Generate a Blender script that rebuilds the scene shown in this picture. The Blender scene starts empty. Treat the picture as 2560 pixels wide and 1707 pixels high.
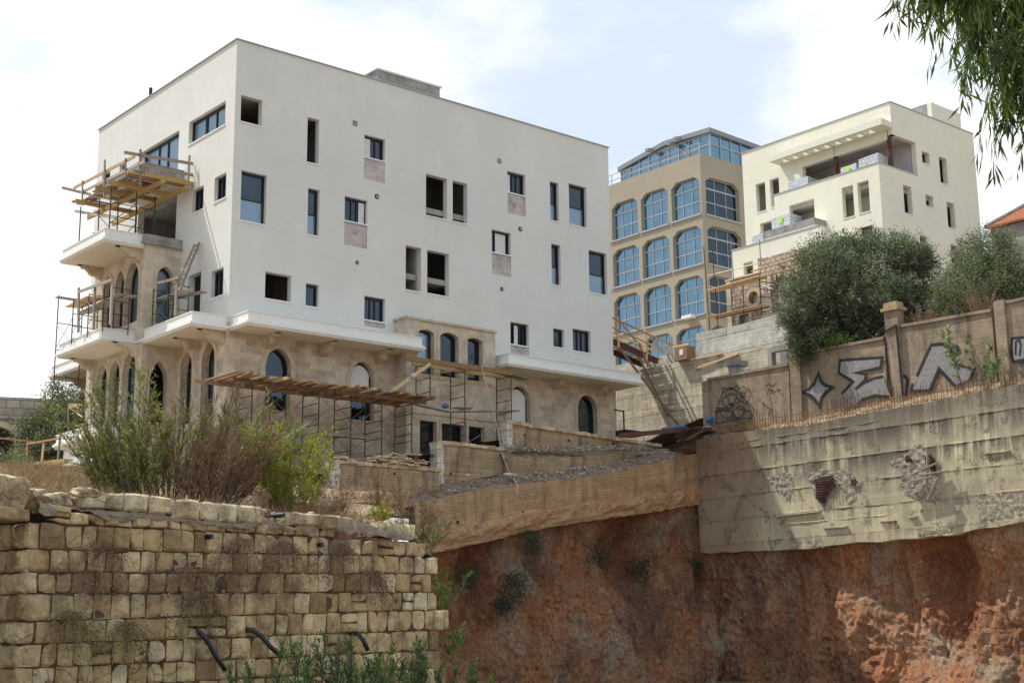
import bpy, random
import numpy as np
from math import *
from mathutils import noise as mn, Vector
random.seed(7); rng = np.random.default_rng(7)
SC = bpy.context.scene; COL = SC.collection
# ---------------------------------------------------------------- camera, sky, sun, exposure
F = 3555.6; PITCH = .21106; ROLL = -.010936; TH = .87234     # focal in px of a 2560 wide picture; TH = heading of the long facades
CAM = np.array([0, 0, 1.6])
_f = np.array([0, cos(PITCH), sin(PITCH)]); _r = np.array([1., 0, 0]); _u = np.cross(_r, _f)
AX = (cos(ROLL)*_r+sin(ROLL)*_u, -sin(ROLL)*_r+cos(ROLL)*_u, _f)
cd = bpy.data.cameras.new('camera'); cam = bpy.data.objects.new('camera', cd); COL.objects.link(cam); SC.camera = cam
from mathutils import Matrix
mt = Matrix([[AX[0][i], AX[1][i], -AX[2][i], CAM[i]] for i in range(3)]+[[0, 0, 0, 1]]); cam.matrix_world = mt
cd.sensor_width = 36; cd.lens = 36*F/2560; cd.clip_start = .1; cd.clip_end = 6000
U3 = np.array([sin(TH), cos(TH), 0]); W3 = np.array([-cos(TH), sin(TH), 0])   # U: along the shaded facade, W: along the sunlit one
SUN = -1*U3+1.80*W3+np.array([0, 0, 3.4]); SUN /= np.linalg.norm(SUN)
SEL = asin(SUN[2]); SAZ = atan2(SUN[0], SUN[1])
wd = bpy.data.worlds.new('World'); SC.world = wd; wd.use_nodes = True; nt = wd.node_tree; nt.nodes.clear()
def wn(t, **k):
    n = nt.nodes.new(t)
    for a, b in k.items(): setattr(n, a, b)
    return n
def wl(a, b): nt.links.new(a, b)
sky = wn('ShaderNodeTexSky', sky_type='NISHITA', sun_disc=False, sun_elevation=SEL, sun_rotation=SAZ, air_density=1.0, dust_density=2.5, ozone_density=1.2)
tc = wn('ShaderNodeTexCoord')
def wmath(op, a, b=None, clamp=False):
    n = wn('ShaderNodeMath', operation=op, use_clamp=clamp)
    for i, v in enumerate((a, b)):
        if v is None: continue
        if isinstance(v, (int, float)): n.inputs[i].default_value = v
        else: wl(v, n.inputs[i])
    return n.outputs[0]
def px_dir(x, y):
    d = AX[0]*(x-1280)-AX[1]*(y-853.5)+AX[2]*F; return d/np.linalg.norm(d)
def blob(x, y, inner, outer):          # soft round region of sky about a direction
    d = px_dir(x, y); n = wn('ShaderNodeVectorMath', operation='DOT_PRODUCT'); wl(tc.outputs['Generated'], n.inputs[0]); n.inputs[1].default_value = d
    m = wn('ShaderNodeMapRange'); m.inputs[1].default_value = cos(outer); m.inputs[2].default_value = cos(inner); wl(n.outputs['Value'], m.inputs[0]); return m.outputs[0]
mp = wn('ShaderNodeMapping'); mp.inputs['Scale'].default_value = (1, 1, 2.0); wl(tc.outputs['Generated'], mp.inputs[0])
n1 = wn('ShaderNodeTexNoise'); n1.inputs['Scale'].default_value = 5.5; n1.inputs['Detail'].default_value = 9; n1.inputs['Roughness'].default_value = .55; wl(mp.outputs[0], n1.inputs[0])
cov = wmath('ADD', wmath('MULTIPLY', blob(2500, 330, .04, .2), .44), wmath('MULTIPLY', blob(0, 700, .1, .55), .5))
cov = wmath('ADD', cov, wmath('MULTIPLY', blob(2080, 20, .01, .09), .22))
cov = wmath('ADD', cov, n1.outputs[0])
mr = wn('ShaderNodeMapRange', interpolation_type='SMOOTHSTEP'); wl(cov, mr.inputs[0]); mr.inputs[1].default_value = .69; mr.inputs[2].default_value = 1.0
mx = wn('ShaderNodeMix', data_type='RGBA'); wl(mr.outputs[0], mx.inputs['Factor']); 
hz = wn('ShaderNodeMix', data_type='RGBA'); hz.inputs['Factor'].default_value = .88; wl(sky.outputs[0], hz.inputs['A']); hz.inputs['B'].default_value = (7.2, 8.3, 9.5, 1)
wl(hz.outputs['Result'], mx.inputs['A']); mx.inputs['B'].default_value = (10.3, 10.4, 10.5, 1)
bg = wn('ShaderNodeBackground'); bg.inputs['Strength'].default_value = .1; wl(mx.outputs['Result'], bg.inputs[0])
wo = wn('ShaderNodeOutputWorld'); wl(bg.outputs[0], wo.inputs[0])
sl = bpy.data.lights.new('sun', 'SUN'); sl.energy = 4.6; sl.angle = radians(.55); sl.color = (1, .965, .90)
so = bpy.data.objects.new('sun', sl); COL.objects.link(so); so.rotation_euler = Vector(SUN).to_track_quat('Z', 'Y').to_euler()
SC.view_settings.view_transform = 'Standard'; SC.view_settings.look = 'None'; SC.view_settings.exposure = .16; SC.view_settings.gamma = 1
SC.cycles.max_bounces = 6; SC.cycles.diffuse_bounces = 3; SC.cycles.transparent_max_bounces = 6
# ---------------------------------------------------------------- measuring helpers: a picture point met with a known plane of the site
def ray(x, y):
    d = AX[0]*(x-1280)-AX[1]*(y-853.5)+AX[2]*F; return d/d[1]
def zz(ox, oy, s): return lambda a, b: (ox+a/s, oy+b/s)
V = zz(0, 0, 2352/2560); Z1 = zz(0, 0, 2.7515); Z2 = zz(100, 350, 3.136); Z3 = zz(100, 600, 3.92); Z4 = zz(540, 200, 2.529); Z5 = zz(1000, 300, 2.6133); Z6 = zz(500, 740, 3.136); Z7 = zz(980, 740, 3.136); Z8 = zz(1480, 250, 2.4115)
Y1 = zz(1820, 220, 2.6135); Y2 = zz(1700, 720, 2.735); Y3 = zz(1500, 760, 4.1275); Y4 = zz(0, 900, 3.675); Y5 = zz(0, 1150, 1.96); Y6 = zz(800, 1040, 2.351); Y7 = zz(1700, 940, 2.044); Y8 = zz(2200, 0, 2.239)
B2 = zz(100, 680, 4.9); B3 = zz(1500, 780, 7.127); B4 = zz(1780, 920, 7.128); B5 = zz(0, 960, 5.227); B6 = zz(1740, 600, 5.227); B7 = zz(2200, 780, 4.9)
def atY(p, Y): return CAM+ray(*p)*Y
C0 = atY((593, 100), 55.); C0[2] = 0
class Frame:
    def __init__(s, o, th): s.o = np.array(o, float); s.th = th; s.U = np.array([sin(th), cos(th), 0]); s.W = np.array([-cos(th), sin(th), 0]); s.rz = pi/2-th
    def world(s, p): return s.o+s.U*p[0]+s.W*p[1]+np.array([0, 0, p[2]])
    def local(s, h): d = h-s.o; return (float(d@s.U), float(d@s.W), float(h[2]))
    def hit(s, p, o, n):
        r = ray(*p); t = ((s.world(o)-CAM)@n)/(r@n); return s.local(CAM+r*t)
    def w(s, p, w): h = s.hit(p, (0, w, 0), s.W); return h[0], h[2]      # -> u, z on the plane w
    def u(s, p, u): h = s.hit(p, (u, 0, 0), s.U); return h[1], h[2]      # -> w, z on the plane u
    def z(s, p, z): h = s.hit(p, (0, 0, z), np.array([0, 0, 1.])); return h[0], h[1]
M = Frame(C0, TH)
def P(p, Y): return M.local(atY(p, Y))
# ---------------------------------------------------------------- mesh builder
class MB:
    def __init__(s): s.v = []; s.f = []; s.c = []
    def add(s, vs, fs, c=.5):
        k = len(s.v); s.v += [tuple(map(float, q)) for q in vs]; s.f += [tuple(i+k for i in f) for f in fs]; s.c += [c]*len(vs)
    def quad(s, *q, c=.5): s.add(q, [tuple(range(len(q)))], c)
    def box(s, x0, x1, y0, y1, z0, z1, c=.5):
        s.add([(x, y, z) for z in (z0, z1) for y in (y0, y1) for x in (x0, x1)], [(0, 2, 3, 1), (4, 5, 7, 6), (0, 1, 5, 4), (2, 6, 7, 3), (0, 4, 6, 2), (1, 3, 7, 5)], c)
    def beam(s, p, q, w, h, c=.5, up=(0, 0, 1)):     # rectangular bar from p to q
        p = np.array(p, float); q = np.array(q, float); d = q-p; L = np.linalg.norm(d); d = d/max(L, 1e-6); up = np.array(up, float)
        if abs(d@up) > .95: up = np.array([1., 0, 0])
        a = np.cross(d, up); a /= np.linalg.norm(a); b = np.cross(a, d)
        vs = [o+a*x*w/2+b*y*h/2 for o in (p, q) for x, y in ((-1, -1), (1, -1), (1, 1), (-1, 1))]
        s.add(vs, [(0, 1, 2, 3), (7, 6, 5, 4), (0, 4, 5, 1), (1, 5, 6, 2), (2, 6, 7, 3), (3, 7, 4, 0)], c)
    def tube(s, pts, r, n=6, c=.5, r1=None):
        pts = [np.array(p, float) for p in pts]; r1 = r if r1 is None else r1; rings = []
        d0 = pts[1]-pts[0]; ref = np.array([0, 0, 1.]) if abs(d0[2]) < .8*np.linalg.norm(d0) else np.array([1., 0, 0])
        for i, p in enumerate(pts):
            d = pts[min(i+1, len(pts)-1)]-pts[max(i-1, 0)]; d = d/max(np.linalg.norm(d), 1e-9)
            a = np.cross(d, ref); a /= max(np.linalg.norm(a), 1e-9); b = np.cross(d, a); rr = r+(r1-r)*i/(len(pts)-1)
            rings += [p+(a*cos(2*pi*k/n)+b*sin(2*pi*k/n))*rr for k in range(n)]
        fs = [(i*n+k, i*n+(k+1) % n, (i+1)*n+(k+1) % n, (i+1)*n+k) for i in range(len(pts)-1) for k in range(n)]
        fs += [tuple(range(n))[::-1], tuple(range((len(pts)-1)*n, len(pts)*n))]; s.add(rings, fs, c)
    def prism(s, poly, fn, d0, d1, c=.5):            # closed 2-D outline pushed from depth d0 to d1; fn(a, b, d) -> xyz
        n = len(poly); vs = [fn(a, b, d0) for a, b in poly]+[fn(a, b, d1) for a, b in poly]
        s.add(vs, [tuple(range(n)), tuple(range(n, 2*n))[::-1]]+[(i, i+n, (i+1) % n+n, (i+1) % n) for i in range(n)], c)
    def rock(s, p, r, c=.5, flat=.7, seed=None):
        q = random.random()*100 if seed is None else seed; vs = []; fs = []
        n = 6; vs.append((0, 0, 1))
        for j in (1, 2, 3): 
            for k in range(n): th = 2*pi*(k+.3*j)/n; ph = pi*j/4; vs.append((sin(ph)*cos(th), sin(ph)*sin(th), cos(ph)))
        vs.append((0, 0, -1)); out = []
        for v in vs:
            t = 1+.55*mn.noise(Vector((v[0]*1.1+q, v[1]*1.1, v[2]*1.1))); out.append((p[0]+v[0]*r*t, p[1]+v[1]*r*t, p[2]+v[2]*r*t*flat))
        for k in range(n): fs.append((0, 1+k, 1+(k+1) % n)); fs.append((19, 13+(k+1) % n, 13+k))
        for j in (0, 1):
            for k in range(n): a = 1+j*n+k; b = 1+j*n+(k+1) % n; fs.append((a, a+n, b+n, b))
        s.add(out, fs, c)
def mkobj(name, mesh, mat, parent=None):
    o = bpy.data.objects.new(name, mesh); COL.objects.link(o)
    if mat: mesh.materials.append(mat)
    if parent: o.parent = parent
    return o
BASE = {}
def mesh_of(name, mb, b, smooth=False):
    me = bpy.data.meshes.new(name); v = np.array(mb.v, float)-np.array(b, float) if len(mb.v) else np.zeros((0, 3))
    me.from_pydata(v.tolist(), [], mb.f); at = me.attributes.new('v', 'FLOAT', 'POINT'); at.data.foreach_set('value', np.array(mb.c, np.float32))
    if smooth: me.shade_smooth()
    me.update(); return me
def thing(name, label, cat, base=(0, 0, 0), group=None, fr=None):
    fr = fr or M; o = bpy.data.objects.new(name, None); COL.objects.link(o); o.location = fr.world(base); o.rotation_euler = (0, 0, fr.rz); o.empty_display_size = .3
    o['label'] = label; o['category'] = cat
    if group: o['group'] = group
    BASE[o.name] = (base, fr); return o
def part(name, mb, mat, parent, label=None, smooth=False):
    b, fr = BASE[parent.name]; o = mkobj(name, mesh_of(name, mb, b, smooth), mat, parent); BASE[o.name] = (b, fr)
    if label: o['label'] = label
    return o
def solo(name, mb, mat, label=None, cat=None, group=None, kind=None, base=(0, 0, 0), fr=None, smooth=False):
    fr = fr or M; o = mkobj(name, mesh_of(name, mb, base, smooth), mat); o.location = fr.world(base); o.rotation_euler = (0, 0, fr.rz)
    for k, q in (('label', label), ('category', cat), ('group', group), ('kind', kind)):
        if q: o[k] = q
    BASE[o.name] = (base, fr); return o
# ---------------------------------------------------------------- materials
class G:
    def __init__(s, name, rough=.85, spec=.3, metal=0):
        s.m = bpy.data.materials.new(name); s.m.use_nodes = True; s.t = s.m.node_tree; s.b = s.t.nodes['Principled BSDF']
        s.b.inputs['Roughness'].default_value = rough; s.b.inputs['Specular IOR Level'].default_value = spec; s.b.inputs['Metallic'].default_value = metal
        s.tc = s.t.nodes.new('ShaderNodeTexCoord'); s.h = None
    def n(s, t, **k):
        q = s.t.nodes.new(t)
        for a, b in k.items(): setattr(q, a, b)
        return q
    def l(s, a, sock):
        if hasattr(a, 'is_linked') or hasattr(a, 'links'): s.t.links.new(a, sock)
        elif isinstance(a, (tuple, list)) and sock.type == 'RGBA': sock.default_value = tuple(a)+(1,) if len(a) == 3 else a
        else: sock.default_value = a
    def vec(s, sc=(1, 1, 1), rot=(0, 0, 0), facade=False):
        src = s.tc.outputs['Object']
        if facade:                                   # (x+y, z): runs along either family of walls
            a = s.n('ShaderNodeSeparateXYZ'); s.l(src, a.inputs[0]); c = s.n('ShaderNodeCombineXYZ'); s.l(s.math('ADD', a.outputs[0], a.outputs[1]), c.inputs[0]); s.l(a.outputs[2], c.inputs[1]); src = c.outputs[0]
        m = s.n('ShaderNodeMapping'); m.inputs['Scale'].default_value = sc; m.inputs['Rotation'].default_value = rot; s.l(src, m.inputs[0]); return m.outputs[0]
    def noise(s, scale=5, detail=5, rough=.55, vec=None, dist=0):
        q = s.n('ShaderNodeTexNoise'); q.inputs['Scale'].default_value = scale; q.inputs['Detail'].default_value = detail; q.inputs['Roughness'].default_value = rough; q.inputs['Distortion'].default_value = dist
        s.l(vec or s.tc.outputs['Object'], q.inputs['Vector']); return q.outputs[0]
    def vor(s, scale=5, vec=None, feature='F1', out=0):
        q = s.n('ShaderNodeTexVoronoi', feature=feature); q.inputs['Scale'].default_value = scale; s.l(vec or s.tc.outputs['Object'], q.inputs['Vector']); return q.outputs[out]
    def attr(s): q = s.n('ShaderNodeAttribute', attribute_name='v'); return q.outputs['Fac']
    def math(s, op, a, b=0., clamp=False):
        q = s.n('ShaderNodeMath', operation=op, use_clamp=clamp); s.l(a, q.inputs[0]); s.l(b, q.inputs[1]); return q.outputs[0]
    def ramp(s, f, *st):
        q = s.n('ShaderNodeValToRGB'); e = q.color_ramp.elements
        while len(e) < len(st): e.new(.5)
        for i, (p, c) in enumerate(st):
            e[i].position = p; e[i].color = (c, c, c, 1) if isinstance(c, (int, float)) else tuple(c)+(1,)
        s.l(f, q.inputs[0]); return q.outputs[0]
    def mix(s, f, a, b, mode='MIX'):
        q = s.n('ShaderNodeMix', data_type='RGBA', blend_type=mode); s.l(f, q.inputs['Factor']); s.l(a, q.inputs['A']); s.l(b, q.inputs['B']); return q.outputs['Result']
    def brick(s, vec, w=.5, h=.27, m=.012, c1=(.5, .5, .5), c2=(.4, .4, .4), mc=(.2, .2, .2), off=.5):
        q = s.n('ShaderNodeTexBrick', offset=off); q.inputs['Scale'].default_value = 1; q.inputs['Brick Width'].default_value = w; q.inputs['Row Height'].default_value = h
        q.inputs['Mortar Size'].default_value = m; q.inputs['Mortar Smooth'].default_value = .3; s.l(c1, q.inputs['Color1']); s.l(c2, q.inputs['Color2']); s.l(mc, q.inputs['Mortar']); s.l(vec, q.inputs[0]); return q.outputs[0], q.outputs[1]
    def out(s, col, bump=None, st=.3, dist=.02):
        s.l(col, s.b.inputs['Base Color'])
        if bump is not None:
            q = s.n('ShaderNodeBump'); q.inputs['Strength'].default_value = st; q.inputs['Distance'].default_value = dist; s.l(bump, q.inputs['Height']); s.l(q.outputs[0], s.b.inputs['Normal'])
        return s.m
def plain(name, c, rough=.7, spec=.3, metal=0, var=.25, sc=6, st=.15):
    g = G(name, rough, spec, metal); a = g.noise(sc, 6, .6); f = g.ramp(a, (.3, 1-var), (.7, 1+var*.4)); return g.out(g.mix(1, c, f, 'MULTIPLY'), g.noise(sc*6, 4), st, .01)
def plaster(name, c, tint, bl=.5):
    g = G(name, .9, .15); v = g.vec(facade=True)
    a = g.ramp(g.noise(.35, 4, .5), (.35, .94), (.7, 1.02)); b = g.ramp(g.noise(2.2, 5, .6), (.3, .965), (.7, 1.015))
    patch = g.ramp(g.noise(.8, 2, .4), (.66, 0.), (.70, .5)); streak = g.ramp(g.noise(1, 4, .6, g.vec((2.5, 2.5, .12))), (.55, 0.), (.8, .4))
    col = g.mix(g.ramp(g.noise(.18, 2), (.4, 0.), (.65, 1.)), c, tint); col = g.mix(patch, col, tuple(min(1, x*1.05) for x in c)); col = g.mix(streak, col, tuple(x*.9 for x in tint))
    col = g.mix(1, g.mix(1, col, a, 'MULTIPLY'), b, 'MULTIPLY'); return g.out(col, g.noise(14, 6, .65), .22, .012)
def ashlar(name, base, alt, dark, w=.5, h=.27, mort=.008, stain=.5, mc=None):
    g = G(name, .9, .2); v = g.vec(facade=True); b, f = g.brick(v, w, h, mort, base, alt, mc or tuple(x*.72 for x in base))
    b2, _ = g.brick(v, w, h, 0, (0, 0, 0), (1, 1, 1), (.5, .5, .5)); 
    n = g.ramp(g.noise(1.1, 6, .65), (.3, .72), (.62, 1.1)); col = g.mix(1, b, n, 'MULTIPLY')
    col = g.mix(g.math('MULTIPLY', g.ramp(g.noise(2.6, 6, .7), (.52, 0.), (.66, stain)), g.ramp(b2, (.2, .25), (.9, 1.))), col, dark)
    hgt = g.math('ADD', g.math('MULTIPLY', f, -1.), g.math('MULTIPLY', g.noise(18, 5, .7), .4)); return g.out(col, hgt, .5, .02)
def formwork(name, a, b, c, dark, board=.16, lift=1.15, streak=.6, tilt=0., slen=2.4, light=None, gr=1.):
    g = G(name, .92, .15); v = g.vec(facade=True, rot=(0, 0, tilt)); s1 = g.vec((.22, .22, 6), (0, 0, 0))
    grain = g.noise(3.2, 7, .7, g.vec(sc=(.12, 5, 1), facade=True, rot=(0, 0, tilt)), 1.2); col = g.mix(gr, a, g.ramp(grain, (.32, b), (.5, a), (.68, c)))
    br, f = g.brick(v, slen, board, .006, (.86, .86, .86), (1.08, 1.08, 1.08), (.55, .5, .45)); col = g.mix(1, col, br, 'MULTIPLY')
    lf, f2 = g.brick(v, slen*1.7, lift, .018, (.9, .9, .9), (1.1, 1.1, 1.08), (.3, .27, .24)); col = g.mix(1, col, lf, 'MULTIPLY')
    big = g.noise(.55, 5, .6); col = g.mix(g.ramp(big, (.42, 0.), (.7, .7)), col, light or c)
    st = g.math('MULTIPLY', g.ramp(g.noise(1.6, 6, .65, g.vec((1.3, 1.3, .22))), (.5, 0.), (.68, streak)), g.ramp(g.noise(.5, 3), (.35, .3), (.6, 1.))); col = g.mix(st, col, dark)
    pits = g.ramp(g.noise(30, 3, .7), (.3, .7), (.42, 1.)); col = g.mix(1, col, pits, 'MULTIPLY'); col = g.mix(1, col, g.ramp(g.noise(1.9, 9, .72), (.28, .62), (.5, 1.), (.7, 1.25)), 'MULTIPLY')
    h = g.math('ADD', g.math('ADD', g.math('MULTIPLY', f, -.8), g.math('MULTIPLY', f2, -2.)), g.math('MULTIPLY', grain, 1.3)); return g.out(col, h, .7, .025)
def wood(name, a, b, rough=.8):
    g = G(name, rough, .2); r = g.attr(); n = g.noise(5, 6, .65, g.vec((1, 1, 1))); n2 = g.noise(40, 4, .6)
    col = g.ramp(g.math('ADD', g.math('MULTIPLY', r, .7), g.math('MULTIPLY', n, .45)), (.2, b), (.75, a)); return g.out(g.mix(1, col, g.ramp(n2, (.3, .8), (.7, 1.1)), 'MULTIPLY'), n2, .3, .006)
def leafm(name, a, b, c=None, trans=.35, rough=.5):
    g = G(name, rough, .35); r = g.attr(); col = g.ramp(r, (0., a), (.6, b), (1., c or b)); g.l(col, g.b.inputs['Base Color'])
    tr = g.n('ShaderNodeBsdfTranslucent'); g.l(g.mix(1, col, (1.3, 1.4, .6), 'MULTIPLY'), tr.inputs[0]); ms = g.n('ShaderNodeMixShader'); ms.inputs[0].default_value = trans
    g.l(g.b.outputs[0], ms.inputs[1]); g.l(tr.outputs[0], ms.inputs[2]); g.l(ms.outputs[0], g.t.nodes['Material Output'].inputs[0]); return g.m
def glass(name, c, rough=.04): return plain(name, c, rough, .6, .9, .18, .7, 0.02)
MT = {}
MT['plaster'] = plaster('cream_plaster', (.715, .705, .65), (.69, .69, .65))
MT['yellow'] = plaster('pale_yellow_plaster', (.80, .775, .62), (.77, .755, .64))
MT['tan'] = plaster('tan_render', (.405, .35, .265), (.38, .335, .26))
MT['white'] = plaster('white_cornice_paint', (.84, .835, .79), (.80, .80, .77))
MT['soffit'] = plaster('cream_soffit', (.80, .75, .63), (.76, .71, .6))
MT['stone'] = ashlar('limestone_ashlar', (.66, .545, .405), (.46, .365, .285), (.27, .235, .2), mc=(.66, .58, .46))
MT['stone_light'] = ashlar('pale_limestone', (.62, .54, .42), (.54, .46, .35), (.36, .31, .26), .6, .35, .004, .35)
MT['stone_trim'] = plain('dressed_limestone', (.60, .49, .35), .9, .15, 0, .3, 3, .3)
MT['block'] = ashlar('pink_block', (.55, .485, .45), (.51, .455, .425), (.16, .15, .14), .42, .2, .006, .7)
MT['inner2'] = plain('pale_bare_interior', (.56, .53, .50), .95, .1, 0, .25, 1)
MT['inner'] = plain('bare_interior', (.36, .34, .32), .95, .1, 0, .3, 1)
MT['grey'] = plain('grey_cement', (.36, .35, .33), .95, .1, 0, .45, 1.6, .4)
MT['frame'] = plain('black_aluminium', (.018, .02, .024), .4, .5, .2, .1)
MT['alu'] = plain('grey_aluminium', (.40, .41, .42), .4, .5, .4, .1)
MT['dkalu'] = plain('dull_roof_metal', (.27, .28, .29), .5, .4, .3, .15)
MT['glass'] = glass('dark_glass', (.07, .085, .1))
MT['frost'] = glass('bluish_pane', (.24, .31, .36), .25)
MT['blue'] = glass('blue_mirror_glass', (.20, .315, .395), .03)
MT['blind'] = plain('white_shutter_panel', (.66, .67, .68), .5)
MT['wood_y'] = wood('yellow_formwork_beam', (.46, .30, .115), (.23, .145, .07))
MT['wood_o'] = wood('fresh_timber', (.66, .47, .27), (.42, .28, .15))
MT['wood_b'] = wood('brown_timber', (.36, .22, .13), (.17, .1, .06))
MT['wood_g'] = wood('weathered_timber', (.42, .36, .30), (.22, .18, .15))
MT['green'] = plain('green_scaffold_steel', (.035, .075, .055), .55, .4, .4, .5, 4)
MT['rust'] = plain('rusty_scaffold_steel', (.13, .055, .045), .7, .3, .3, .5, 4)
MT['steelg'] = plain('grey_scaffold_steel', (.28, .27, .26), .5, .4, .6, .4, 4)
MT['form_b'] = formwork('brown_formed_concrete', (.43, .31, .185), (.30, .21, .13), (.52, .39, .25), (.12, .095, .075), .11, 9., .9, 0, 9.)
MT['form_r'] = formwork('ramp_formed_concrete', (.46, .30, .165), (.30, .19, .11), (.56, .39, .23), (.16, .11, .08), .12, 9., .75, -.19, 9., None, .5)
MT['form_l'] = formwork('cream_formed_concrete', (.50, .45, .31), (.36, .32, .24), (.62, .56, .40), (.13, .12, .10), 1.05, 2.1, .85, 0, 5, None, .35)
MT['form_g'] = formwork('pale_grey_concrete', (.50, .49, .44), (.40, .39, .35), (.58, .57, .52), (.24, .23, .21), .5, .9, .35, 0, 3.4)
MT['form_w'] = formwork('board_marked_concrete', (.56, .48, .345), (.30, .25, .185), (.74, .68, .54), (.20, .17, .14), .2, 1.1, .55)
MT['wall_g'] = formwork('old_brown_render', (.31, .24, .17), (.23, .175, .125), (.40, .31, .22), (.10, .085, .08), 3.1, 6., .85, 0, 14, None, .55)
# ---------------------------------------------------------------- walls with openings
def AXF(ax, c, sg):        # local point from (along, z, depth inward)
    return (lambda a, z, d: (a, c+sg*d, z)) if ax == 'w' else (lambda a, z, d: (c+sg*d, a, z))
def arch_pts(a0, a1, zs, z1, n=14):
    a = (a1-a0)/2; h = z1-zs; out = []
    for i in range(n+1):
        x = a0+(a1-a0)*i/n; s = min(x-a0, a1-x)
        if h >= a: R = (h*h+a*a)/(2*a); z = zs+sqrt(max(0, R*R-(R-s)**2))
        else: R = (a*a+h*h)/(2*h); z = zs+h-R+sqrt(max(0, R*R-(a-s)**2))
        out.append((x, z))
    return out
def wall(mb, ax, c, sg, th, a0, a1, z0, z1, holes=(), back=True, caps=True):
    f = AXF(ax, c, sg); A = sorted({a0, a1} | {h[i] for h in holes for i in (0, 1)}); Z = sorted({z0, z1} | {h[i] for h in holes for i in (2, 3)})
    A = [a for a in A if a0 <= a <= a1]; Z = [z for z in Z if z0 <= z <= z1]
    for i in range(len(A)-1):
        for j in range(len(Z)-1):
            am, zm = (A[i]+A[i+1])/2, (Z[j]+Z[j+1])/2
            if any(h[0] < am < h[1] and h[2] < zm < h[3] for h in holes): continue
            for d in ((0, th) if back else (0,)): mb.quad(f(A[i], Z[j], d), f(A[i+1], Z[j], d), f(A[i+1], Z[j+1], d), f(A[i], Z[j+1], d))
    for h in holes:
        b0, b1, y0, y1 = h[:4]; zs = h[4] if len(h) > 4 else y1; t = h[5] if len(h) > 5 else th
        if b0 > a0: mb.quad(f(b0, y0, 0), f(b0, zs, 0), f(b0, zs, t), f(b0, y0, t))
        mb.quad(f(b1, y0, 0), f(b1, zs, 0), f(b1, zs, t), f(b1, y0, t)); mb.quad(f(b0, y0, 0), f(b1, y0, 0), f(b1, y0, t), f(b0, y0, t))
        if len(h) > 4:
            ps = arch_pts(b0, b1, zs, y1)
            for (x, z), (x2, z2) in zip(ps, ps[1:]):
                mb.quad(f(x, z, 0), f(x2, z2, 0), f(x2, z2, t), f(x, z, t))
                for d in ((0, th) if back else (0,)): mb.quad(f(x, z, d), f(x2, z2, d), f(x2, y1, d), f(x, y1, d))
        else: mb.quad(f(b0, y1, 0), f(b1, y1, 0), f(b1, y1, t), f(b0, y1, t))
    if not caps: return
    mb.quad(f(a0, z1, 0), f(a1, z1, 0), f(a1, z1, th), f(a0, z1, th)); mb.quad(f(a0, z0, 0), f(a0, z1, 0), f(a0, z1, th), f(a0, z0, th)); mb.quad(f(a1, z0, 0), f(a1, z1, 0), f(a1, z1, th), f(a1, z0, th))
def surround(mb, ax, c, sg, h, wd=.22, proud=.025, jamb=True):
    f = AXF(ax, c, sg); b0, b1, y0, y1, zs = h[:5]; I = arch_pts(b0, b1, zs, y1); O = arch_pts(b0-wd, b1+wd, zs, y1+wd*1.15)
    if jamb: I = [(b0, y0)]+I+[(b1, y0)]; O = [(b0-wd, y0)]+O+[(b1+wd, y0)]
    for k in range(len(I)-1):
        cc = random.random(); q = [I[k], I[k+1], O[k+1], O[k]]
        mb.add([f(a, z, -proud) for a, z in q]+[f(a, z, .03) for a, z in q], [(0, 1, 2, 3), (0, 1, 5, 4), (3, 2, 6, 7), (0, 3, 7, 4), (1, 2, 6, 5)], cc)
def fbox(mb, f, a0, a1, z0, z1, d0, d1, c=.5):
    vs = [f(a, z, d) for d in (d0, d1) for z in (z0, z1) for a in (a0, a1)]
    mb.add(vs, [(0, 2, 3, 1), (4, 5, 7, 6), (0, 1, 5, 4), (2, 6, 7, 3), (0, 4, 6, 2), (1, 3, 7, 5)], c)
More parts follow.
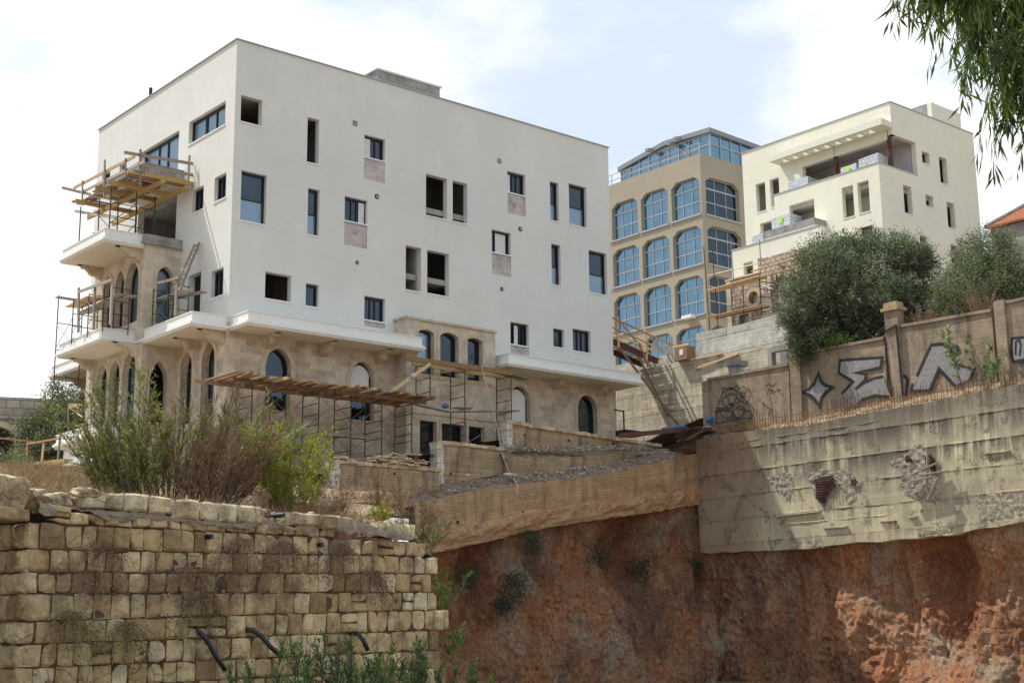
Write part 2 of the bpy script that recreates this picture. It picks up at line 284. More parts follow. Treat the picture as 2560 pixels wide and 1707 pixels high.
def window(par, ax, c, sg, h, style='case', dep=.2, fr='frame', pane='glass', fw=.07, sill='white', name='window'):
    f = AXF(ax, c, sg); b0, b1, y0, y1 = h[:4]; zs = h[4] if len(h) > 4 else None
    if sill:
        s = MB(); fbox(s, f, b0-.03, b1+.03, y0-.045, y0+.012, -.035, dep)
    if style == 'open':
        if sill: part('window_sill', s, MT[sill], par)
        return
    m = MB(); e = .006
    if zs:
        I = [(b0+e, y0+.02)]+arch_pts(b0+e, b1-e, zs, y1-e)+[(b1-e, y0+.02)]; cx = (b0+b1)/2; J = []
        for a, z in I: J.append((a+(fw if a < cx-.01 else -fw if a > cx+.01 else 0), z-(fw if z > zs+.02 else 0)))
        for k in range(len(I)-1):
            q = [I[k], I[k+1], J[k+1], J[k]]; m.add([f(a, z, dep-.05) for a, z in q]+[f(a, z, dep+.02) for a, z in q], [(0, 1, 2, 3), (3, 2, 6, 7), (0, 1, 5, 4), (4, 5, 6, 7)])
        fbox(m, f, b0+e, b1-e, y0+.02, y0+.02+fw, dep-.045, dep+.02)
        if style == 'arch2': fbox(m, f, b0+fw, b1-fw, y0+(y1-y0)*.48, y0+(y1-y0)*.48+.06, dep-.04, dep+.02)
    else:
        fbox(m, f, b0+e, b0+fw, y0+.014, y1-e, dep-.05, dep+.03); fbox(m, f, b1-fw, b1-e, y0+.014, y1-e, dep-.05, dep+.03)
        fbox(m, f, b0+fw, b1-fw, y1-fw*1.5, y1-e, dep-.049, dep+.03); fbox(m, f, b0+fw, b1-fw, y0+.014, y0+fw, dep-.049, dep+.03)
        if style in ('half', 'half_frost'): zc = y0+(y1-y0)*.45; fbox(m, f, b0+fw, b1-fw, zc, zc+.05, dep-.04, dep+.025)
        if style == 'slide': 
            for t in (.38, .62): fbox(m, f, b0+(b1-b0)*t-.025, b0+(b1-b0)*t+.03, y0+fw, y1-fw*1.5, dep-.045, dep+.025)
        if style == 'triple':
            for t in (.34, .6, .63): fbox(m, f, b0+(b1-b0)*t-.02, b0+(b1-b0)*t+.02, y0+fw, y1-fw*1.5, dep-.045, dep+.025)
    w = part(name, m, MT[fr], par)
    if sill: part('window_sill', s, MT[sill], w)
    g = MB()
    if zs:
        ps = [(b0+fw*.6, y0+.05)]+[(min(max(a, b0+fw*.6), b1-fw*.6), z-fw*.6) for a, z in arch_pts(b0, b1, zs, y1)]+[(b1-fw*.6, y0+.05)]
        g.add([f(a, z, dep+.004) for a, z in ps], [tuple(range(len(ps)))]); part('pane', g, MT[pane], w)
    elif style == 'half_frost':
        g.quad(f(b0+.03, zc+.02, dep+.004), f(b1-.03, zc+.02, dep+.004), f(b1-.03, y1-.03, dep+.004), f(b0+.03, y1-.03, dep+.004)); part('pane', g, MT['glass'], w)
        g = MB(); g.quad(f(b0+.03, y0+.03, dep+.004), f(b1-.03, y0+.03, dep+.004), f(b1-.03, zc+.02, dep+.004), f(b0+.03, zc+.02, dep+.004)); part('pane', g, MT['frost'], w, 'bluish lower pane')
    else:
        g.quad(f(b0+.03, y0+.03, dep+.004), f(b1-.03, y0+.03, dep+.004), f(b1-.03, y1-.03, dep+.004), f(b0+.03, y1-.03, dep+.004)); part('pane', g, MT[pane], w)
    return w
def rect(pf, pl, a, b):                                # two opposite picture corners -> (lo, hi, z0, z1) on a wall plane
    p = pf(a, pl); q = pf(b, pl); return (min(p[0], q[0]), max(p[0], q[0]), min(p[1], q[1]), max(p[1], q[1]))
def slab(mb, poly, layers):                           # rectilinear plan outline grown by each layer's offset
    def grow(o):
        n = len(poly); r = []; ar = sum(poly[i][0]*poly[(i+1) % n][1]-poly[(i+1) % n][0]*poly[i][1] for i in range(n)); sg = 1 if ar > 0 else -1
        for i in range(n):
            p0, p, p1 = np.array(poly[i-1]), np.array(poly[i]), np.array(poly[(i+1) % n]); a = (p-p0)/np.linalg.norm(p-p0); b = (p1-p)/np.linalg.norm(p1-p)
            na, nb = np.array([a[1], -a[0]])*sg, np.array([b[1], -b[0]])*sg; r.append(tuple(p+(na+nb)*o if abs(a@b) < .5 else p+na*o))
        return r
    for z0, z1, o in layers: mb.prism(grow(o), lambda a, b, d: (a, b, d), z0, z1)
# ---------------------------------------------------------------- main building
bld = thing('apartment_building', 'large unfinished cream block with limestone arches below and white cornices, nearest and biggest building', 'building', (0, 0, 8))
UE, WE, ZT, ZB = 21.2, 13.5, 26.3, 14.3
rw = lambda a, b: rect(M.w, 0, a, b)
lw = lambda a, b: rect(M.u, 0, a, b)
RH = []        # right facade openings: rect, style, pane
def R(z, a, b, st, pane='glass'): RH.append((rw(z(*a), z(*b)), st, pane))
R(Z4, (160, 96), (288, 295), 'open'); R(Z4, (580, 235), (648, 537), 'open'); R(Z4, (162, 570), (313, 918), 'half_frost'); R(Z4, (583, 682), (650, 990), 'half_frost')
R(Z5, (170, 352), (308, 654), 'open'); R(Z5, (344, 395), (441, 683), 'open'); R(Z5, (38, 818), (138, 1126), 'open'); R(Z5, (178, 848), (320, 1157), 'open')
R(Z4, (313, 1210), (473, 1407), 'open'); R(Z4, (569, 1283), (648, 1440), 'case'); R(Z5, (979, 400), (1040, 668), 'half_frost'); R(Z5, (1102, 413), (1222, 708), 'half_frost')
R(Z5, (988, 807), (1052, 1085), 'half_frost'); R(Z5, (1232, 848), (1355, 1148), 'half_frost'); R(Z5, (1001, 1358), (1075, 1492), 'case'); R(Z5, (1128, 1360), (1248, 1525), 'slide')
NP = len(RH)   # the rest have a block patch below
R(Z4, (939, 345), (1068, 518), 'slide'); R(Z4, (815, 733), (956, 918), 'slide'); R(Z4, (939, 1362), (1068, 1535), 'slide'); R(Z5, (701, 332), (820, 500), 'slide'); R(Z5, (599, 713), (725, 888), 'slide'); R(Z5, (721, 1316), (842, 1482), 'slide')
PB = [1.0, 1.07, .27, 1.02, 1.05, .42]
LH = [(lw(Z1(1302, 843), Z1(1548, 858)), 'triple', 'frost'), (lw(Z1(975, 1050), Z1(1222, 1185)), 'triple', 'frost')]
for z, a, b in ((Z2, (1370, 300), (1455, 450)), (Z2, (1195, 400), (1278, 540)), (Z2, (1345, 1035), (1433, 1212))): LH.append((lw(z(*a), z(*b)), 'slide', 'glass'))
LH += [(lw(Z2(490, 268), Z2(545, 360)), 'case', 'glass'), (lw(Z2(625, 200), Z2(665, 260)), 'case', 'glass'), ((2.43, 3.55, 14.75, 16.9), 'open', ''), ((4.9, 8.7, 18.1, 21.1), 'open', ''), ((10.2, 11.2, 18.3, 19.9), 'case', 'glass')]
LH[1] = ((LH[1][0][0], LH[1][0][1], 21.35, LH[1][0][3]), 'slide', 'frost')
m = MB()
patches = [(RH[NP+i][0][0], RH[NP+i][0][1], RH[NP+i][0][2]-PB[i], RH[NP+i][0][2]) for i in range(6)]
wall(m, 'w', 0, 1, .3, 0, UE, ZB, ZT, [h[0] for h in RH]+patches)
wall(m, 'u', 0, 1, .3, .3, WE, ZB, ZT, [h[0] for h in LH])
wall(m, 'u', UE, -1, .3, .3, WE, ZB, ZT); wall(m, 'w', WE, -1, .3, .3, UE-.3, ZB, ZT)
part('plaster_wall', m, MT['plaster'], bld)
for h, st, pn in RH: window(bld, 'w', 0, 1, h, st, .22, pane=pn)
for h, st, pn in LH: window(bld, 'u', 0, 1, h, st, .22, pane=pn or 'glass')
f = AXF('w', 0, 1)
for i, h in enumerate(patches): m = MB(); fbox(m, f, h[0]+.012, h[1]-.012, h[2]+.01, h[3]-.06, .018, .28); part('block_patch', m, MT['block'], bld)
for i, (t0, t1) in enumerate(((.04, .36), (.68, .95), None, (.04, .26), (.3, .94), None)) if False else ((0, (.05, .36)), (1, (.68, .93)), (3, (.05, .24)), (4, (.27, .8)), (5, (.3, .5))):
    h = RH[NP+i][0]; w_ = h[1]-h[0]; m = MB(); fbox(m, f, h[0]+w_*t0, h[0]+w_*t1, h[2]+.06, h[3]-.12, .14, .17); part('shutter_panel', m, MT['blind'], bld)
# wall vents
for z, a, r, kind in ((Z4, (879, 275), .11, 1), (Z5, (649, 269), .11, 1), (Z4, (1017, 738), .12, 0), (Z5, (785, 713), .12, 0), (Z4, (893, 1155), .09, 0), (Z5, (665, 1105), .1, 0)):
    u_, z_ = M.w(z(*a), 0); m = MB(); rim = MB()
    if kind: fbox(m, f, u_-r, u_+r, z_-r, z_+r, -.012, .02); fbox(rim, f, u_-r*.75, u_+r*.75, z_-r*.75, z_+r*.75, -.018, .02)
    else: m.tube([(u_, .02, z_), (u_, -.02, z_)], r, 12); rim.tube([(u_+.02, .02, z_), (u_+.02, -.03, z_-.01)], r*.7, 10)
    vt = part('vent', m, MT['frame'], bld); part('vent_cover', rim, MT['grey'], vt)
# roof, coping, interior, roof hut
m = MB(); m.box(.3, UE-.3, .3, WE-.3, 24.0, 24.25); part('roof', m, MT['grey'], bld)
m = MB(); t = .06
m.box(-t, UE+t, -t, .36, ZT, ZT+.045); m.box(-t, .36, .36, WE+t, ZT, ZT+.045); m.box(UE-.36, UE+t, .36, WE+t, ZT, ZT+.045); m.box(.36, UE-.36, WE-.36, WE+t, ZT, ZT+.045)
part('coping', m, MT['alu'], bld)
m = MB()
for z in (14.32, 17.55, 20.8): m.box(.31, UE-.31, .31, WE-.31, z, z+.25)
m.box(.31, UE-.31, .31, WE-.31, 23.93, 23.99)
for u in (4.6, 9.4, 13.2, 17.): m.box(u, u+.12, .31, WE-.31, 14.4, 23.9)
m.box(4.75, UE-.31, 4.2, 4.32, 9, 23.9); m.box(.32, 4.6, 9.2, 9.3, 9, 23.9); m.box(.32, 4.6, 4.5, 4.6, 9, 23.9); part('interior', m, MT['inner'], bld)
hp = [M.w(Z8(0, 0), 5)]; a = M.hit(V(867, 160), (0, 5, 0), M.W); b = M.hit(V(1010, 196), (0, 5, 0), M.W)
a = M.w(V(867, 160), 6.5); b = M.w(V(1010, 196), 6.5)
m = MB(); m.box(a[0], b[0], 6.5, 11., 24.2, a[1]); part('roof_hut', m, MT['grey'], bld)
m = MB(); m.box(a[0]-.1, b[0]+.1, 6.4, 11.1, a[1], a[1]+.07); part('roof_hut_coping', m, MT['white'], bld)
p = M.u(V(348, 214), 2.5); m = MB(); m.tube([(2.5, p[0], 24.2), (2.45, p[0], p[1]+.25)], .09, 8); part('vent_pipe', m, MT['frame'], bld)
p = M.w(V(1085, 240), 1.5); m = MB(); m.beam((p[0]-.75, .5, 26.42), (p[0]+.1, .5, 26.3), .5, .1); part('roof_board', m, MT['grey'], bld)
# stone base
m = MB(); SZ = [(1.70, 2.87, 10.95, 13.5, 12.78), (5.80, 6.95, 10.93, 13.45, 12.75), (14.0+.45, 15.69, 9.8, 13.35, 12.65), (18.69, 19.94, 9.8, 13.35, 12.68)]
wall(m, 'w', -.05, 1, .45, -.05, UE+.05, 7, ZB, SZ)
LA = [(.88, 1.96, 10.6, 13.7, 12.95), (2.81, 3.81, 10.6, 13.6, 12.95)]
wall(m, 'u', -.05, 1, .45, .4, 4.3, 7, ZB, LA); wall(m, 'u', -.05, 1, .45, 9.2, WE, 7, ZB); wall(m, 'u', UE+.05, -1, .4, .4, WE, 7, ZB)
part('stone_wall', m, MT['stone'], bld)
for i, h in enumerate(SZ):
    s = MB(); surround(s, 'w', -.05, 1, h); part('arch_surround', s, MT['stone_trim'], bld)
    window(bld, 'w', -.05, 1, h, 'arch2' if i in (0, 3) else 'arch', .3, sill='stone_trim' if i < 2 else None)
for i in (1, 2):
    h = SZ[i]; ps = [(h[0]+.1, 12.05 if i == 1 else 11.3)]+[(min(max(a, h[0]+.1), h[1]-.1), z-.12) for a, z in arch_pts(h[0], h[1], h[4], h[3])]+[(h[1]-.1, 12.05 if i == 1 else 11.3)]
    s = MB(); s.prism(ps, lambda a, b, d: (a, d, b), .17, .2); part('shutter_panel', s, MT['white'], bld, 'pale panel filling the top of the arch')
for h in LA:
    s = MB(); surround(s, 'u', -.05, 1, h); part('arch_surround', s, MT['stone_light'], bld); window(bld, 'u', -.05, 1, h, 'arch2', .35, sill=None, pane='frost')
# corner bay on the sunlit side, two floors
BU = -1.65
m = MB(); A1 = [(4.74, 5.98, 15.0, 17.6, 16.82), (6.14, 7.0, 15.0, 17.5, 16.9), (7.34, 8.26, 15.0, 17.5, 16.9)]; A0 = [(4.64, 5.87, 10.6, 13.7, 12.95), (6.15, 7.16, 10.6, 13.6, 12.95), (7.39, 8.5, 10.6, 13.6, 12.95)]
SD = [(-1.08, -.35, 14.9, 17.35, 16.85)]
wall(m, 'u', BU, 1, .4, 4.25, 9.2, 14.3, 18.1, A1); wall(m, 'w', 4.25, 1, .4, BU+.4, -.0, 14.3, 18.1, SD); wall(m, 'w', 9.2, -1, .4, BU+.4, 0, 14.3, 18.1)
wall(m, 'u', BU, 1, .4, 4.25, 9.2, 7, 14.3, A0); wall(m, 'w', 4.25, 1, .4, BU+.4, -.05, 7, 14.3, [(-1.2, -.4, 10.6, 13.3, 12.5)]); wall(m, 'w', 9.2, -1, .4, BU+.4, -.05, 7, 14.3)
m.box(BU+.02, -.01, 4.27, 9.18, 18.1, 18.2); part('bay_stone_wall', m, MT['stone_light'], bld)
for ax, c, hs in (('u', BU, A1+A0), ('w', 4.25, SD)):
    for h in hs:
        s = MB(); surround(s, ax, c, 1, h, .17); part('arch_surround', s, MT['stone_trim'], bld); window(bld, ax, c, 1, h, 'arch2', .3, sill=None, pane='frost')
m = MB(); m.box(BU-.12, -.0, 4.13, 9.3, 18.2, 18.3); m.box(BU-.05, BU+.35, 4.2, 9.2, 18.3, 18.62); m.box(BU+.35, 0, 4.2, 4.45, 18.3, 18.62); part('bay_cornice', m, MT['grey'], bld)
# far end pilasters
m = MB(); m.box(-.12, .3, 9.3, 9.9, 7, 14.3); m.box(-.2, .3, 13.0, 13.6, 7, 14.3); m.box(-1.8, -1.4, 8.55, 9.25, 9, 14.0); part('pilaster', m, MT['stone_light'], bld)
# balconies: plan outline, top level
LAY = lambda z: [(z-.02, z+.02, .03), (z-.34, z-.02, 0), (z-.40, z-.34, .05), (z-.50, z-.40, .12), (z-.56, z-.50, .06)]
for nm, poly, z in (('balcony', [(0, .06), (-1.55, .06), (-1.55, 4.87), (-3.12, 4.87), (-3.12, 9.15), (-1.42, 9.15), (-1.42, 14.1), (0, 14.1)], 14.52),
        ('balcony', [(.1, 0), (.1, -1.4), (8.5, -1.4), (8.5, 0)], 14.52), ('balcony', [(13.3, 0), (13.3, -1.4), (21.65, -1.4), (21.65, .3), (21.3, .3), (21.3, 0)], 14.45),
        ('balcony', [(BU, 4.5), (-3.35, 4.5), (-3.35, 8.8), (BU, 8.8)], 18.62), ('balcony', [(BU, 4.6), (-3.25, 4.6), (-3.25, 8.6), (BU, 8.6)], 10.5)):
    m = MB(); slab(m, poly, LAY(z) if z != 10.5 else LAY(z)+[(9.3, z-.56, -.25), (9.0, 9.3, .05)]); b = part(nm, m, MT['white'], bld)
    m = MB(); cx = sum(p[0] for p in poly)/len(poly)
    slab(m, poly, [(z-.585, z-.56, .045)]); part('soffit', m, MT['soffit'], b)
# corbels
CPROF = [(0, 0), (-.16, 0), (-.16, -.1), (-.22, -.14), (-.3, -.12), (-.42, -.2), (-.52, -.34), (-.62, -.40), (-.74, -.38), (-.86, -.48), (-1.0, -.5), (-1.0, 0)]
def corbel(a, z, L=1.05, ax='w', c=0.):
    m = MB(); sc = L/1.0
    if ax == 'w': m.prism([(x*sc, y) for x, y in CPROF], lambda x, y, d: (d, c-L-x, z+y), a-.14, a+.14)
    else: m.prism([(x*sc, y) for x, y in CPROF], lambda x, y, d: (c-L-x, d, z+y), a-.14, a+.14)
    if ax == 'u': m.tube([(c-.28, a-.16, z-.24), (c-.28, a+.16, z-.24)], .13, 10)
    else: m.tube([(a-.16, c-.28, z-.24), (a+.16, c-.28, z-.24)], .13, 10)
    part('corbel', m, MT['stone_trim'], bld)
for zc, (x, y) in ((Z6, (495, 350)), (Z6, (940, 420)), (Z6, (1370, 480)), (Z7, (1255, 705)), (Z7, (1600, 750))): corbel(M.w(zc(x, y), -.05)[0]+.15, 13.93, 1.0, 'w', -.05)
for a, z in ((.35, 13.93), (2.4, 13.93)): corbel(a, z, 1.1, 'u', -.05)
for a, z in ((4.6, 13.93), (8.8, 13.93), (4.75, 18.03), (8.55, 18.03)): corbel(a, z, 1.1, 'u', BU)
corbel(13.2, 13.93, 1.05, 'u', -.05); corbel(11.2, 13.93, .9, 'u', -.05)
# three-arched bay on the shaded side
BW = -.9; m = MB()
T1 = [(8.68, 9.5, 13.1, 15.05, 14.93), (9.84, 10.85, 13.1, 15.08, 14.9), (11.35, 12.2, 13.1, 15.03, 14.91)]; T0 = [(8.77, 9.66, 8, 11.07), (9.9, 11.15, 9.7, 11.05), (11.38, 12.3, 9.7, 11.05)]
wall(m, 'w', BW, 1, .4, 8.05, 12.95, 7, 15.42, T1+T0); wall(m, 'u', 8.05, 1, .4, BW+.4, 0, 7, 15.42); wall(m, 'u', 12.95, -1, .4, BW+.4, 0, 7, 15.42); part('bay_stone_wall', m, MT['stone_light'], bld)
for bx_ in ((7.98, 13.02, BW-.07, -.01, 15.42, 15.52), (8.0, 13., BW-.05, -.06, 11.35, 11.47), (8.03, 12.97, BW-.025, -.06, 12.95, 13.05)): m = MB(); m.box(*bx_); part('bay_cornice', m, MT['stone_trim'], bld)
for a, b in ((8.7, 9.6), (9.85, 10.85), (11.35, 12.2)): m = MB(); m.box(a, b, BW-.02, BW+.01, 11.75, 12.8); part('red_stone_panel', m, MT['stone'], bld)
for i, h in enumerate(T1):
    window(bld, 'w', BW, 1, h, 'arch', .28, sill=None, pane='frost' if i == 0 else 'glass')  # middle opening is unglazed: its dark pane is added to stand for shade
    m = MB(); surround(m, 'w', BW, 1, h, .14, .02); part('arch_surround', m, MT['stone_trim'], bld)
for h in T0: window(bld, 'w', BW, 1, h, 'case', .3, sill=None)
for h in T0[1:]:
    for x in (h[0]-.1, h[1]-.02): m = MB(); m.box(x, x+.12, BW-.03, BW+.05, 9.7, 11.2); part('dressed_jamb', m, MT['stone_trim'], bld)
# ---------------------------------------------------------------- tan office building behind
TANU = atY(Z8(650, 320), 104.); TT = M.local(TANU); tu, tw, tz = TT
tan_b = thing('office_building', 'tan building with rows of big blue arched windows and a glazed penthouse, standing behind', 'building', (tu, tw, 12))
LW = M.u(Z8(108, 530), tu)[0]; 
def chamf(mb, f, b0, b1, y0, y1, c1, c2, d):     # fill the cut upper corners of a window opening
    for a, s in ((b0, 1), (b1, -1)):
        mb.add([f(a, y1, 0), f(a+s*c1, y1, 0), f(a, y1-c2, 0), f(a, y1, d), f(a+s*c1, y1, d), f(a, y1-c2, d)], [(0, 1, 2), (1, 4, 5, 2)])
def bigwin(par, ax, c, h, nv, nh, pane='blue'):
    f = AXF(ax, c, 1); b0, b1, y0, y1 = h; m = MB(); dep = .32; L = b1-b0; H = y1-y0; cut = L*.13
    fbox(m, f, b0, b0+.08, y0, y1-cut*.5, dep-.06, dep+.03); fbox(m, f, b1-.08, b1, y0, y1-cut*.5, dep-.06, dep+.03); fbox(m, f, b0, b1, y0+.02, y0+.1, dep-.055, dep+.03); fbox(m, f, b0+cut, b1-cut, y1-.08, y1, dep-.055, dep+.03)
    for (p, q) in (((b0+.04, y1-cut*.7), (b0+cut, y1-.04)), ((b1-.04, y1-cut*.7), (b1-cut, y1-.04))): m.beam(f(p[0], p[1], dep), f(q[0], q[1], dep), .09, .08)
    for i in range(1, nv): a = b0+L*i/nv; fbox(m, f, a-.03, a+.03, y0+.1, y1-.08, dep-.05, dep+.025)
    for j, t in enumerate((.36, .72)): z = y0+H*t; fbox(m, f, b0+.08, b1-.08, z-.045-.02*j, z+.045+.02*j, dep-.052, dep+.022)
    w = part('window', m, MT['alu'], par); g = MB(); g.add([f(a, z, dep) for a, z in ((b0, y0), (b1, y0), (b1, y1-cut*.75), (b1-cut, y1), (b0+cut, y1), (b0, y1-cut*.75))], [tuple(range(6))]); part('pane', g, MT[pane], w)
    s = MB(); fbox(s, f, b0-.1, b1+.1, y0-.12, y0+.02, -.1, dep); part('window_sill', s, MT['alu'], w)
cols = [tuple(sorted(M.u(Z8(x, y), tu)[0] for x, y in q)) for q in (((120, 640), (270, 600)), ((300, 600), (455, 540)), ((475, 510), (645, 470)))]
pitch = cols[1][0]-cols[2][0]; cw = cols[2][1]-cols[2][0]; cols = [(cols[2][0]+k*pitch, cols[2][1]+k*pitch) for k in range(4)]
zt = [M.u(Z8(632, y), tu)[1] for y in (458,)][0]; zb = M.u(Z8(645, 688), tu)[1]; z2 = M.u(Z8(650, 750), tu)[1]; st = zt-z2
HL = [(a, b, zb-k*st, zt-k*st) for a, b in cols for k in range(6)]
r0 = M.w(Z8(681, 455), tw); r1 = M.w(Z8(893, 730), tw); rz = M.w(Z8(895, 520), tw)
HR = [(r0[0], r1[0], zb-k*st, zt-k*st) for k in range(6)]
m = MB(); wall(m, 'u', tu, 1, .5, tw, LW+9, 2, tz, HL); wall(m, 'w', tw, 1, .5, tu+.5, r1[0]+.8, 2, tz, HR); wall(m, 'u', r1[0]+.8, -1, .5, tw+.5, LW+9, 2, tz); wall(m, 'w', LW+9, -1, .5, tu+.5, r1[0]+.3, 2, tz)
for h in HL: chamf(m, AXF('u', tu, 1), *h, .55, .42, .3)
for h in HR: chamf(m, AXF('w', tw, 1), *h, .6, .42, .3)
part('rendered_wall', m, MT['tan'], tan_b)
m = MB(); m.box(tu+.5, r1[0]+.3, tw+.5, LW+8.5, tz-1, tz-.7); part('roof', m, MT['grey'], tan_b)
for h in HL: bigwin(tan_b, 'u', tu, h, 3, 3)
for h in HR: bigwin(tan_b, 'w', tw, h, 3, 3, 'glass')
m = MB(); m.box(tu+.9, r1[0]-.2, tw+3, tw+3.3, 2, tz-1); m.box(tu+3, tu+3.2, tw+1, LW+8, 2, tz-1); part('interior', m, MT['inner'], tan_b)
# penthouse
pu, pw = tu+2.2, tw+.9
e0 = M.u(Z8(728, 175), pu); e1 = M.u(Z8(175, 392), pu); rg = M.u(Z8(445, 240), pu)
zE = e0[1]; wl_ = e1[0]; ph = MB(); pg = MB(); fU = AXF('u', pu, 1); fW = AXF('w', pw, 1)
lv = zE-.25; n = 9; base_z = tz+.0
ue = M.w(Z8(1080, 258), pw)[0]+1
for i in range(n+1): a = pw+(wl_-pw)*i/n; fbox(ph, fU, a-.05, a+.05, base_z-.7, lv, -.05, .06)
for z in (base_z+.25, base_z+(lv-base_z)*.62, lv): fbox(ph, fU, pw+.05, wl_-.05, z-.05, z+.05, -.045, .05)
for i in range(1, 8): a = pu+(ue-pu)*i/7; fbox(ph, fW, a-.05, a+.05, base_z-.7, lv, -.05, .06)
for z in (base_z+.25, base_z+(lv-base_z)*.62, lv): fbox(ph, fW, pu+.06, ue, z-.05, z+.05, -.045, .05)
pt = part('penthouse_frame', ph, MT['alu'], tan_b)
g = MB(); g.quad(fU(pw, base_z-.7, .02), fU(wl_, base_z-.7, .02), fU(wl_, lv, .02), fU(pw, lv, .02)); g.quad(fW(pu, base_z-.7, .02), fW(ue, base_z-.7, .02), fW(ue, lv, .02), fW(pu, lv, .02)); part('penthouse_glazing', g, MT['blue'], pt)
m = MB(); o = .22; rz_ = rg[1]-.25; wr = rg[0]
eave = [(pu-o, pw-o, zE+.05), (pu-o, wr, rz_+.1), (pu-o, wl_+o, zE-.35)]; far = [(ue, pw-o, zE-.1), (ue, wr, rz_+.1), (ue, wl_+o, zE-.35)]
zp = M.u(Z8(728, 150), pu)[1]; eave[0] = (pu-o, pw-o, zp-.2)
for a, b, c, d in ((eave[0], eave[1], far[1], far[0]), (eave[1], eave[2], far[2], far[1])):
    m.add([a, b, c, d]+[(x, y, z-.38) for x, y, z in (a, b, c, d)], [(0, 1, 2, 3), (7, 6, 5, 4), (0, 4, 5, 1), (1, 5, 6, 2), (2, 6, 7, 3), (3, 7, 4, 0)])
part('metal_roof', m, MT['dkalu'], tan_b)
m = MB(); m.quad((pu+.01, pw, lv), (pu+.01, wl_, lv), (pu+.01, wr, rz_-.2), (pu+.01, pw, zp-.4)); part('gable_panel', m, MT['dkalu'], tan_b)
m = MB()
for z in (tz+.45, tz+.95): m.tube([(tu+.25, tw+.2, z), (tu+.25, LW+8, z)], .03, 5)
for i in range(16): a = tw+.2+i*1.4; m.tube([(tu+.25, a, tz-.0), (tu+.25, a, tz+.95)], .03, 5)
part('roof_railing', m, MT['alu'], tan_b)
for i, (x, y) in enumerate(((490, 262), (530, 232), (360, 302))): q = M.u(Z8(x, y), pu-.3); m = MB(); m.beam((pu-.3, q[0], q[1]), (pu-.9, q[0], q[1]-.15), .35, .25); part('floodlight', m, MT['alu'], tan_b)
q = M.u(Z8(600, 1312), tu); m = MB(); m.box(tu-.6, tu-.02, q[0]-.5, q[0]+.5, q[1]-.12, q[1]+.12); part('wall_spotlight', m, MT['white'], tan_b)
# ---------------------------------------------------------------- yellow villa block on the hill
yc = M.local(atY(Y1(1015, 955), 84.)); yu, yw = yc[0], yc[1]         # front corner
ztr = M.u(Y1(980, 490), yu)[1]
yb = thing('hillside_villa', 'pale yellow villa under construction with pergola slab and open loggia, above the olive trees', 'building', (yu, yw, 15))
a = M.w(Y1(1060, 200), yw); yu2 = M.w(Y1(1057, 93), yw)[0]; ztop = M.w(Y1(1057, 93), yw)[1]
print('yellow', yu, yw, yu2, ztr, ztop)
WL = M.u(Y1(90, 435), yu2)[0]; UR = M.w(Y1(1610, 420), yw)[0]; wT = M.u(Y1(300, 700), yu)[0]
r_ = lambda pf, pl, *p: rect(pf, pl, Y1(*p[:2]), Y1(*p[2:]))
RW = [r_(M.w, yw, 1265, 412, 1320, 506), r_(M.w, yw, 1377, 447, 1440, 636), r_(M.w, yw, 1143, 632, 1210, 832), r_(M.w, yw, 1290, 695, 1345, 785), r_(M.w, yw, 1427, 742, 1490, 925), r_(M.w, yw, 1252, 958, 1300, 1040), r_(M.w, yw, 1455, 1020, 1510, 1150)]
lg = r_(M.w, yw, 1062, 285, 1240, 570); lgr = (yu2, lg[1], ztr, lg[3]-.15)
FW_ = [r_(M.u, yu, 742, 655, 828, 835), r_(M.u, yu, 843, 623, 930, 803), r_(M.u, yu, 400, 770, 568, 850), r_(M.u, yu, 865, 915, 950, 1010)]
FU_ = [r_(M.u, yu2, 180, 633, 250, 798), r_(M.u, yu2, 272, 602, 340, 765), (yw+.34, M.u(Y1(487, 520), yu2)[0], ztr-.4, M.u(Y1(487, 518), yu2)[1])]
lz = M.u(Y1(205, 940), yu2); FU_.append((lz[0]-1.6, lz[0]-.1, lz[1]-.6, lz[1]+.55))
ZY = 13.; m = MB()
wall(m, 'w', yw, 1, .35, yu2, UR, ZY, ztop, RW+[(yu2-.01,)+lgr[1:]], caps=False); wall(m, 'w', yw, 1, .35, yu, yu2, ZY, ztr)
wall(m, 'u', yu, 1, .35, yw+.35, wT, ZY, ztr, FW_)
wall(m, 'u', yu2, 1, .35, yw+.35, WL, ZY, ztop, FU_)
wall(m, 'w', wT, -1, .35, yu+.35, yu2, ZY, ztr); wall(m, 'u', UR, -1, .35, yw+.35, WL, ZY, ztop-1); wall(m, 'w', WL, -1, .35, yu2+.35, UR-.35, ZY, ztop)
m.box(yu2+.003, yu2+.35, yw+.003, yw+.36, lgr[3], ztop-.003); part('plaster_wall', m, MT['yellow'], yb)
for h in RW: window(yb, 'w', yw, 1, h, 'open', sill='white', dep=.3)
for h in FW_[:3]: window(yb, 'u', yu, 1, h, 'open', sill='white', dep=.3)
window(yb, 'u', yu, 1, FW_[3], 'slide', .2)
for h in FU_[:2]: window(yb, 'u', yu2, 1, h, 'open', sill='white', dep=.3)
m = MB(); m.box(yu-.04, yu+.4, yw-.04, wT+.04, ztr, ztr+.06); m.box(yu2-.05, yu2+.4, yw-.05, WL+.05, ztop, ztop+.06); m.box(yu2+.4, UR, yw-.05, yw+.4, ztop, ztop+.06); m.box(yu+.4, lgr[1], yw-.04, yw+.38, ztr, ztr+.05)
part('coping', m, MT['alu'], yb)
h0 = M.w(Y1(1335, 195), yw); h1 = M.w(Y1(1517, 172), yw); ht = M.w(Y1(1325, 93), yw)
m = MB(); wall(m, 'w', yw+.002, 1, .35, h0[0], h1[0], ztop, ht[1]); part('parapet_wall', m, MT['yellow'], yb)
m = MB(); m.box(h0[0]-.02, h0[0]+.3, yw+.36, yw+4, ztop, ht[1]); part('roof_hut', m, MT['grey'], yb)
m = MB()
